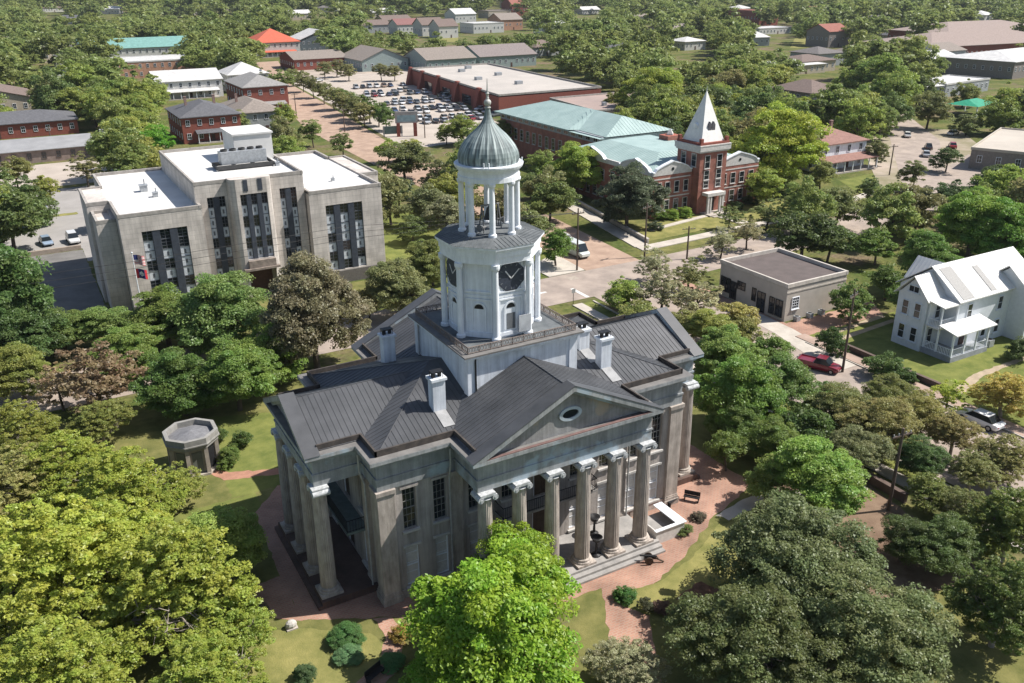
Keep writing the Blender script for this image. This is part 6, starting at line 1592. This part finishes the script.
 (852, 296, 23, (.11, .17, .045), 'md', 'round green tree right of the tan office with its shadow on the brick yard', .95, 'broadleaf_tree'),
 (878, 245, 22, (.12, .19, .04), 'md', 'green tree above the white house driveway', .8, 'broadleaf_tree'),
 (893, 205, 0, DG, 'md', '', 1, ''),
 (975, 222, 42, (.13, .22, .04), 'hd', 'big green tree behind the white house', .8, 'broadleaf_tree'),
 (930, 262, 34, (.11, .19, .04), 'hd', 'green tree left behind the white house', .85, 'broadleaf_tree'),
 (1012, 232, 40, (.13, .23, .04), 'hd', 'tall green tree at the right edge behind the white house', .85, 'broadleaf_tree'),
 (905, 300, 20, (.09, .15, .035), 'md', 'green tree touching the left wall of the white house', .8, 'broadleaf_tree'),
 (888, 280, 22, (.08, .13, .03), 'md', 'dark green tree above the white house driveway edge', .8, 'broadleaf_tree'),
 (950, 195, 26, (.05, .085, .03), 'md', 'dark cedar-like tree above the big green trees', .7, 'broadleaf_tree'),
 (990, 185, 26, (.06, .095, .035), 'md', 'dark spreading tree before the flat tan store', .7, 'broadleaf_tree'),
 (1000, 175, 16, (.07, .1, .035), 'md', 'dark tree right of the street with the parked cars', .7, 'broadleaf_tree'),
 # left of the museum and behind it
 (-28, 300, 76, (.085, .14, .04), 'hd', 'dark green tree at the left edge beside the car lot', 1.0, 'broadleaf_tree'),
 (20, 335, 40, (.07, .115, .035), 'hd', 'dark green tree at the left edge below the alley', .9, 'broadleaf_tree'),
 (60, 330, 36, (.11, .17, .045), 'hd', 'green tree left of the flagpole', .6, 'broadleaf_tree'),
 (108, 326, 34, (.12, .18, .05), 'hd', 'green tree at the foot of the flagpole', .6, 'broadleaf_tree'),
 (165, 318, 46, (.14, .21, .05), 'hd', 'green tree right of the flagpole before the court building', .7, 'broadleaf_tree'),
 (226, 312, 52, (.14, .21, .06), 'hd', 'fresh green tree below the court building windows', .85, 'broadleaf_tree'),
 (235, 375, 42, (.11, .18, .04), 'hd', 'green tree just left of the museum\'s rear corner', .85, 'broadleaf_tree'),
 (180, 380, 42, (.09, .15, .035), 'hd', 'deep green tree above the octagonal pavilion', .85, 'broadleaf_tree'),
 (272, 352, 36, (.12, .19, .04), 'hd', 'green tree between the magnolia and the museum roof', .85, 'broadleaf_tree'),
 (130, 350, 34, (.13, .19, .045), 'hd', 'green tree between the flagpole and the deep green tree', .8, 'broadleaf_tree'),
 (312, 316, 54, PK, 'hd', 'brownish magnolia with pale blossoms behind the museum', 1.05, 'magnolia_tree'),
 (95, 378, 46, (.175, .14, .08), 'ms', 'reddish-brown budding tree left of the deep green tree', .85, 'broadleaf_tree'),
 (58, 385, 26, BR, 'ms', 'half bare brown tree over the pale path at left', .9, 'broadleaf_tree'),
 (18, 372, 34, (.16, .2, .05), 'hd', 'yellowish green tree at the left edge above the canopy', .8, 'broadleaf_tree'),
 (20, 425, 36, (.2, .24, .05), 'hs', 'light green tree at the left edge beside the olive tree', .8, 'broadleaf_tree'),
 (100, 420, 30, (.16, .19, .05), 'hs', 'loose olive tree left of the pavilion', .8, 'broadleaf_tree'),
 (400, 288, 34, (.16, .185, .075), 'hd', 'olive tree behind the museum\'s back portico', .85, 'broadleaf_tree'),
 (368, 300, 18, (.17, .18, .07), 'md', 'small olive tree behind the rear left chimney', .9, 'broadleaf_tree'),
 (432, 262, 26, (.13, .17, .05), 'hd', 'green tree left of the clock stage', .85, 'broadleaf_tree'),
 (428, 205, 26, (.13, .15, .065), 'md', 'olive tree left of the belvedere', .8, 'broadleaf_tree'),
 (404, 160, 26, (.12, .15, .055), 'md', 'olive tree behind the right wing of the court building', .8, 'broadleaf_tree'),
 (398, 190, 18, (.06, .09, .035), 'md', 'dark tree at the right end of the court building', .9, 'broadleaf_tree'),
 (440, 178, 22, (.11, .13, .05), 'md', 'olive tree left of the dome', .8, 'broadleaf_tree'),
 (412, 228, 16, (.1, .14, .045), 'md', 'small green tree above the green lawn', .8, 'broadleaf_tree'),
 (550, 200, 26, (.12, .17, .05), 'md', 'green tree right of the belvedere columns', .85, 'broadleaf_tree'),
 (522, 228, 26, (.13, .17, .06), 'md', 'olive tree behind the belvedere', .85, 'broadleaf_tree'),
 (556, 246, 20, (.1, .18, .035), 'md', 'deep green tree beside the white van', .9, 'broadleaf_tree'),
 (574, 170, 30, (.22, .28, .055), 'hd', 'light green tree before the school\'s side wall', .9, 'broadleaf_tree'),
 (598, 158, 18, (.15, .16, .05), 'md', 'olive flowering tree before the school gable', .9, 'broadleaf_tree'),
 (540, 165, 18, (.13, .19, .05), 'md', 'green tree right of the dome', .9, 'broadleaf_tree'),
 (530, 185, 16, (.1, .14, .045), 'md', 'small dark tree under the dome\'s right side', .9, 'broadleaf_tree'),
 (628, 196, 34, (.085, .11, .06), 'hd', 'dark grey-green magnolia before the school front', 1.0, 'magnolia_tree'),
 (462, 128, 17, (.24, .27, .06), 'md', 'light yellow-green tree left of the dome finial', .9, 'broadleaf_tree'),
 (446, 133, 10, (.24, .27, .06), 'md', 'small yellow-green tree at the lot edge left of the dome', 1.0, 'broadleaf_tree'),
 (505, 135, 18, (.14, .17, .05), 'md', 'olive tree right of the dome top', .9, 'broadleaf_tree'),
 (388, 150, 14, (.25, .29, .06), 'md', 'bright yellow-green tree below the big sign', .8, 'broadleaf_tree'),
 (412, 148, 13, (.22, .25, .05), 'md', 'yellow-green tree right of the sign pillars', .8, 'broadleaf_tree'),
 (780, 148, 45, (.27, .31, .05), 'hd', 'very bright yellow-green tree right of the school spire', 1.0, 'broadleaf_tree'),
 (802, 118, 22, (.25, .3, .05), 'hd', 'bright yellow-green tree behind the brightest one', .9, 'broadleaf_tree'),
 (765, 185, 22, (.16, .22, .045), 'md', 'green tree at the right end of the school', .9, 'broadleaf_tree'),
 (650, 96, 34, (.23, .27, .05), 'hd', 'big yellow-green tree behind the teal school roof', .8, 'broadleaf_tree'),
 (615, 102, 16, (.18, .2, .055), 'md', 'small olive tree between the annex and the school roof', .8, 'broadleaf_tree'),
 (730, 78, 26, (.13, .19, .045), 'md', 'green tree behind the spire tip', .8, 'broadleaf_tree'),
 (740, 118, 16, (.08, .12, .04), 'md', 'dark tree right of the spire', 1.0, 'broadleaf_tree'),
 (822, 175, 16, (.17, .19, .06), 'md', 'olive tree left of the red-roofed porch', .9, 'broadleaf_tree'),
 # left lots
 (14, 170, 17, (.17, .18, .06), 'md', 'rounded olive tree on the grass strip at the left edge', .8, 'street_tree'),
 (47, 190, 13, (.22, .25, .06), 'md', 'small upright yellow-green tree on the grass strip between the lots', 1.3, 'street_tree'),
 (84, 166, 18, (.18, .18, .07), 'ms', 'loose olive tree on the grass strip near the court building', .8, 'street_tree'),
 (122, 150, 17, (.13, .17, .05), 'md', 'green tree behind the left wing of the court building', 1.0, 'broadleaf_tree'),
 (155, 140, 18, (.13, .26, .03), 'md', 'bright round green bush-like tree left of the brick house', .95, 'broadleaf_tree'),
 (108, 100, 24, (.13, .19, .045), 'md', 'green tree above the orange driveway', .9, 'broadleaf_tree'),
 (75, 85, 26, (.14, .2, .045), 'md', 'large green tree behind the low brick building', .9, 'broadleaf_tree'),
 (50, 92, 18, (.13, .19, .045), 'md', 'green tree above the right end of the low brick building', .9, 'broadleaf_tree'),
 (8, 118, 13, (.2, .25, .05), 'md', 'light green tree overlapping the brick bungalow at the left edge', .9, 'broadleaf_tree'),
 (135, 100, 18, (.1, .15, .045), 'md', 'dark green tree left of the white two-storey house', .9, 'broadleaf_tree'),
 (282, 118, 15, (.17, .22, .05), 'md', 'light green tree right of the grey house', 1.0, 'broadleaf_tree'),
 (288, 138, 14, (.15, .18, .06), 'md', 'olive tree behind the penthouse', .9, 'broadleaf_tree'),
 (312, 130, 13, (.13, .17, .05), 'md', 'green street tree left of the brick street', .9, 'street_tree'),
 (342, 140, 12, (.12, .16, .05), 'md', 'small round green tree behind the right wing roof', .9, 'street_tree'),
 (262, 78, 14, (.1, .14, .045), 'md', 'dark green tree right of the tall red brick house', .8, 'broadleaf_tree'),
 (240, 122, 12, (.15, .2, .06), 'md', 'pale green tree between the brick house porch and penthouse', 1.0, 'broadleaf_tree'),
 (212, 82, 10, (.14, .2, .05), 'md', 'green tree left of the tall red brick house', 1.0, 'broadleaf_tree'),
]
for px, py, r, c, k, l, asp, nm in NEAR:
    warm = (c[0]*1.28, c[1]*1.16, c[2]*1.2) if c[1] < .26 and k != 'ho' else c
    if r: ptree(px, py, r, warm, k, l, asp, name=nm)
# two rows of street trees beside the brick street
for i in range(8):
    f = i/7; ptree(292+f*72, 74+f*38, 9+3.0*f, (.2, .2, .075), 'md', '%s tree from the far end of the left street row before the car park' % ['first', 'second', 'third', 'fourth', 'fifth', 'sixth', 'seventh', 'eighth'][i], .9, name='street_tree', group='street trees along the brick street')
for i, (px, py, r) in enumerate(((338, 100, 10), (348, 104, 11), (357, 108, 12), (367, 112, 12), (376, 115, 12), (384, 120, 11))):
    ptree(px+2, py-4, r, (.12, .17, .045), 'md', '%s dark green tree from the left in the row left of the sign' % ['first', 'second', 'third', 'fourth', 'fifth', 'sixth'][i], .85, name='street_tree', group='dark trees beside the car park')
for i, (px, py, r) in enumerate(((318, 68, 9), (330, 66, 9), (342, 69, 10), (375, 70, 9), (388, 70, 9))):
    ptree(px+6, py, r, (.2, .2, .085), 'md', '%s small olive tree from the left before the shop row' % ['first', 'second', 'third', 'fourth', 'fifth'][i], .8, name='street_tree', group='small trees before the shop row')
# bushes
for px, py, r, c, l, asp in ((227, 458, 13, (.15, .2, .05), 'round green bush right of the pavilion', .9), (240, 440, 12, (.1, .15, .04), 'dark green bush behind the pavilion path', .9), (215, 436, 11, (.1, .15, .04), 'dark bush touching the back of the pavilion', .9),
                             (345, 636, 19, (.1, .2, .06), 'big leafy green plant bed on the left front lawn', .5), (348, 655, 15, (.13, .22, .1), 'paler leafy plants at the near end of the left bed', .45), (400, 633, 11, (.33, .23, .06), 'orange-yellow bush beside the narrow brick walk', .8),
                             (392, 662, 14, (.12, .22, .08), 'leafy plants right of the narrow brick walk', .5), (304, 676, 13, (.1, .15, .06), 'small dark shrub at the bottom edge of the left lawn', .9), (624, 594, 12, (.08, .17, .04), 'round deep green bush at the brick walk corner', .8),
                             (646, 606, 9, (.12, .13, .07), 'thin small shrub in the front garden bed', 1.1), (664, 608, 12, (.17, .1, .08), 'reddish shrub in the round mulch bed', .7), (684, 530, 9, (.13, .17, .05), 'low green bush right of the white ramp', .7),
                             (698, 516, 8, (.12, .1, .07), 'low brownish bush by the benches', .7), (832, 344, 15, (.07, .11, .03), 'upright dark shrub beside the red pickup', 1.3), (885, 366, 20, (.1, .15, .045), 'rounded hedge bush left of the white house porch', .8),
                             (905, 376, 13, (.08, .13, .035), 'dark hedge bush by the white house porch corner', .7), (1018, 350, 16, (.1, .14, .05), 'round bush at the right end of the white house', .9), (672, 214, 9, (.17, .24, .04), 'clipped light green hedge bush left of the school door', .7),
                             (685, 212, 9, (.17, .24, .04), 'clipped light green hedge bush nearest the school door', .7), (660, 216, 8, (.15, .22, .04), 'clipped light green hedge bush by the school magnolia', .7), (655, 226, 9, (.11, .13, .07), 'grey-green low bush at the school lawn corner', .6),
                             (812, 182, 8, (.09, .13, .04), 'low hedge before the red-roofed house porch', .6), (735, 205, 9, (.07, .1, .035), 'dark hedge right of the school door', .7), (750, 200, 9, (.07, .1, .035), 'dark hedge at the right school wall', .7), (258, 608, 9, (.16, .15, .1), 'grey low shrub at the edge of the brick path left', .6)):
    ptree(px, py, r, c, 'hd' if r > 12 and py > 400 else 'md', l, asp, name='bush', bush=True)

# ------------------------------------------------------------------ the wooded town behind
CLEAR = [([(335,95),(345,76),(460,68),(520,90),(520,120),(440,130),(425,146),(380,130),(335,108)], 300), ([(260,80),(292,82),(340,106),(400,140),(440,165),(360,168),(296,130)], 330),
 ([(422,62),(500,60),(605,85),(605,108),(500,128),(420,92)], 330), ([(300,48),(345,48),(525,50),(525,72),(420,75),(400,82),(303,78)], 440), ([(500,108),(560,98),(660,112),(690,85),(722,85),(760,150),(755,210),(640,205),(600,170),(520,150)], 175),
 ([(70,150),(230,118),(275,118),(385,180),(390,280),(130,310)], 150), ([(20,115),(80,118),(98,150),(98,172),(0,172),(0,135)], 300), ([(168,100),(225,92),(262,98),(265,122),(230,145),(172,140)], 300), ([(212,56),(262,56),(268,100),(212,95)], 345),
 ([(165,68),(195,66),(195,84),(165,84)], 400), ([(125,42),(152,40),(152,66),(130,60)], 560), ([(264,30),(300,30),(320,42),(320,54),(264,54)], 560), ([(370,14),(470,14),(470,32),(370,28)], 900), ([(482,12),(522,10),(522,26),(480,26)], 1000), 
 ([(832,106),(888,112),(895,178),(828,182)], 215), ([(895,128),(975,130),(965,150),(905,165),(880,172)], 240), ([(792,80),(822,80),(822,100),(792,100)], 300), ([(808,60),(845,60),(845,76),(808,76)], 420), ([(826,28),(846,28),(848,46),(826,46)], 640),
 ([(945,40),(1024,38),(1024,56),(950,54)], 560), ([(985,66),(1024,64),(1024,84),(990,82)], 420), ([(935,84),(988,76),(990,94),(940,98)], 340), ([(948,98),(984,98),(984,112),(948,112)], 290), ([(955,128),(1024,124),(1024,172),(975,155)], 240),
 ([(0,84),(22,84),(22,98),(0,98)], 360), ([(22,28),(36,28),(36,44),(22,44)], 420), ([(160,2),(240,2),(240,12),(160,12)], 900), ([(795,33),(830,33),(830,52),(790,52)], 520), ([(762,8),(790,8),(795,38),(765,38)], 700), ([(670,30),(700,30),(715,52),(672,55)], 520), ([(500,90),(605,92),(625,104),(560,100),(510,108)], 240)]
for _px, _py in BITS: CLEAR.append(([(_px-9, _py-6), (_px+9, _py-6), (_px+9, _py+1), (_px-9, _py+1)], float(PR(G(_px, _py))[2])))
def inpoly(x, y, p):
    c = False; j = len(p)-1
    for i in range(len(p)):
        if (p[i][1] > y) != (p[j][1] > y) and x < (p[j][0]-p[i][0])*(y-p[i][1])/(p[j][1]-p[i][1])+p[i][0]: c = not c
        j = i
    return c
FOOT = []
for o in list(bpy.data.objects):
    if o.parent is None and o.get('category') and o['category'] in ('house', 'store', 'shop', 'building', 'school', 'government building', 'shed', 'hall', 'office', 'canopy', 'sign', 'car', 'courthouse'):
        xs, ys = [], []
        for ch in o.children:
            if ch.type == 'MESH' and ch.name.split('.')[0] in ('wall', 'roof', 'rear_wall', 'body', 'board'):
                mw = Matrix.LocRotScale(o.location, o.rotation_euler, o.scale)@Matrix.Translation(ch.location)
                for q in ch.bound_box:
                    w_ = mw@Vector(q); xs.append(w_.x); ys.append(w_.y)
        if xs: FOOT.append((min(xs), max(xs), min(ys), max(ys)))
TREES = [(o.location.x, o.location.y) for o in bpy.data.objects if o.parent is None and o.get('category') == 'tree']
TREES = [(x, y) for x, y in TREES]
cand = []
R2_ = random.Random(21)
def try_add(x, y, R, wide=1.0):
    px, py, dep = PR((x, y, R*1.25))
    if dep < 60: return None
    rp = R*F_PX/dep
    if px < -rp*1.5 or px > 1024+rp*1.5 or py < -60: return None
    for (cp, cd) in CLEAR:
        if dep < cd+6:
            for dx, dy in ((0, 0), (-.8, 0), (.8, 0), (0, -.75), (0, .9), (.55, .55), (-.55, .55), (.55, -.55), (-.55, -.55)):
                if inpoly(px+dx*rp, py+dy*rp, cp): return None
    for a, b, c, d in FOOT:
        if a-R*.5 < x < b+R*.5 and c-R*.5 < y < d+R*.5: return None
    return (px, py, dep, rp)
step = 12.5
for band, (d0, d1, st, Rm) in enumerate(((130, 330, 10.0, 6.3), (330, 620, 12.5, 8.6))):
    fx, fy = _F[0]/math.hypot(_F[0], _F[1]), _F[1]/math.hypot(_F[0], _F[1])
    n = int(d1*1.3/st)
    for i in range(-n, n):
        for j in range(0, int(d1*1.25/st)):
            u = (i+R2_.uniform(-.38, .38))*st; v = (j+R2_.uniform(-.38, .38))*st
            if abs(u) > v*.66+30 or not (d0 < v <= d1): continue
            x = CAM[0]+fx*v+fy*u; y = CAM[1]+fy*v-fx*u
            R = Rm*R2_.uniform(.65, 1.3)
            r = try_add(x, y, R)
            if r is None: continue
            if any((x-a)**2+(y-b)**2 < (R*.7+2)**2 for a, b in TREES): continue
            px, py, dep, rp = r
            if py > 215: continue
            cand.append((dep, x, y, R, px, py))
cand.sort()
from mathutils import noise as mnoise
PAL = [(.185, .225, .065), (.23, .275, .065), (.12, .16, .052), (.27, .29, .075), (.21, .205, .085), (.16, .205, .058), (.22, .22, .12), (.1, .14, .048)]
def region(px, py):
    a = 'left' if px < 256 else ('centre-left' if px < 512 else ('centre-right' if px < 768 else 'right'))
    if px < 256: n = 'behind the court building' if py > 60 else 'in the upper left wood'
    elif px < 512: n = 'around the car park' if py > 60 else 'in the wood above the shop row'
    elif px < 768: n = 'behind the school' if py > 60 else 'in the upper wood beyond the school'
    else: n = 'around the red-roofed house' if py > 60 else 'in the upper right wood'
    return n
ORD = ['first', 'second', 'third', 'fourth', 'fifth', 'sixth', 'seventh', 'eighth', 'ninth', 'tenth', 'eleventh', 'twelfth', 'thirteenth', 'fourteenth', 'fifteenth', 'sixteenth', 'seventeenth', 'eighteenth', 'nineteenth', 'twentieth']
def ordw(n): return ORD[n-1] if n <= 20 else '%d%s' % (n, {1: 'st', 2: 'nd', 3: 'rd'}.get(n % 10, 'th'))
NTREE = len([1 for o in bpy.data.objects if o.parent is None and o.get('category') == 'tree'])
indiv = cand[:max(0, 296-NTREE)]; rest = cand[max(0, 296-NTREE):]
TONE = ['mid green', 'fresh green', 'dark green', 'yellow-green', 'olive', 'green', 'grey-green', 'deep green']
buf = {}
for dep, x, y, R, px, py in indiv:
    nv = mnoise.noise(Vector((x/60, y/60, 0)))*3+R2_.uniform(-1.6, 1.6)
    ci = int(abs(nv*2.3)) % len(PAL); key = (TONE[ci], region(px, py)); buf.setdefault(key, []).append((px, dep, x, y, R, ci))
for key, L in buf.items():
    L.sort()
    for i, (px, dep, x, y, R, ci) in enumerate(L):
        k = 'md' if dep < 420 else 'fd'
        lab = '%s tree %s, %s from the left' % (key[0], key[1], ordw(i+1)) if len(L) > 1 else 'the only %s tree %s' % key
        tree(x, y, R, PAL[ci], k, lab, R2_.uniform(.85, 1.2), name='broadleaf_tree', group='trees '+key[1])
# the far wood: one mass
vs, ts, tcol = [], [], []
far = [(x, y, R) for dep, x, y, R, px, py in rest]
for (d0, d1, st, Rm) in ((600, 1000, 19, 9.5), (1000, 2400, 34, 17)):
    n = int(d1/st)
    for i in range(-n, n):
        for j in range(0, int(d1/st)+1):
            u = (i+R2_.uniform(-.4, .4))*st; v = (j+R2_.uniform(-.4, .4))*st
            if abs(u) > v*.64+30 or not (d0 < v <= d1): continue
            x = CAM[0]+fx*v+fy*u; y = CAM[1]+fy*v-fx*u; R = Rm*R2_.uniform(.75, 1.25)
            if try_add(x, y, R): far.append((x, y, R))
protos = [leafdata(s_, 30, 34, .33, .11) for s_ in (31, 32, 33, 34)]
protosn = [leafdata(s_, 52, 42, .27, .082) for s_ in (41, 42, 43, 44)]
r_ = np.random.default_rng(3)
groups = {i: ([], []) for i in range(4)}
for x, y, R in far:
    v, tn = (protosn if math.hypot(x-CAM[0], y-CAM[1]) < 640 else protos)[r_.integers(4)]; a = r_.random()*6.28; ca, sa = math.cos(a), math.sin(a); H = R*r_.uniform(.7, 1.0)
    w_ = np.stack([(v[:, 0]*ca-v[:, 1]*sa)*R+x, (v[:, 0]*sa+v[:, 1]*ca)*R+y, v[:, 2]*H+H+R*.2], 1)
    tt = tn.copy(); tt[:, 0] = np.clip(tt[:, 0]*.4+.12+r_.random()*.5, 0, 1); tt[:, 1] = np.clip(tt[:, 1]*.5+.5*r_.random(), 0, 1)
    vs.append(w_); ts.append(tt)
me = quads_mesh('far_wood', np.concatenate(vs).astype(np.float32), np.concatenate(ts), LEAF)
fw = bpy.data.objects.new('far_wood', me); COL.objects.link(fw); fw.color = (.225, .265, .08, 1)
tag(fw, 'distant green wood covering the hills to the top of the view', 'wood', kind='stuff')
print('TREES', NTREE, len(cand), len(indiv), len(rest), len(far))
# blossom specks on the magnolia
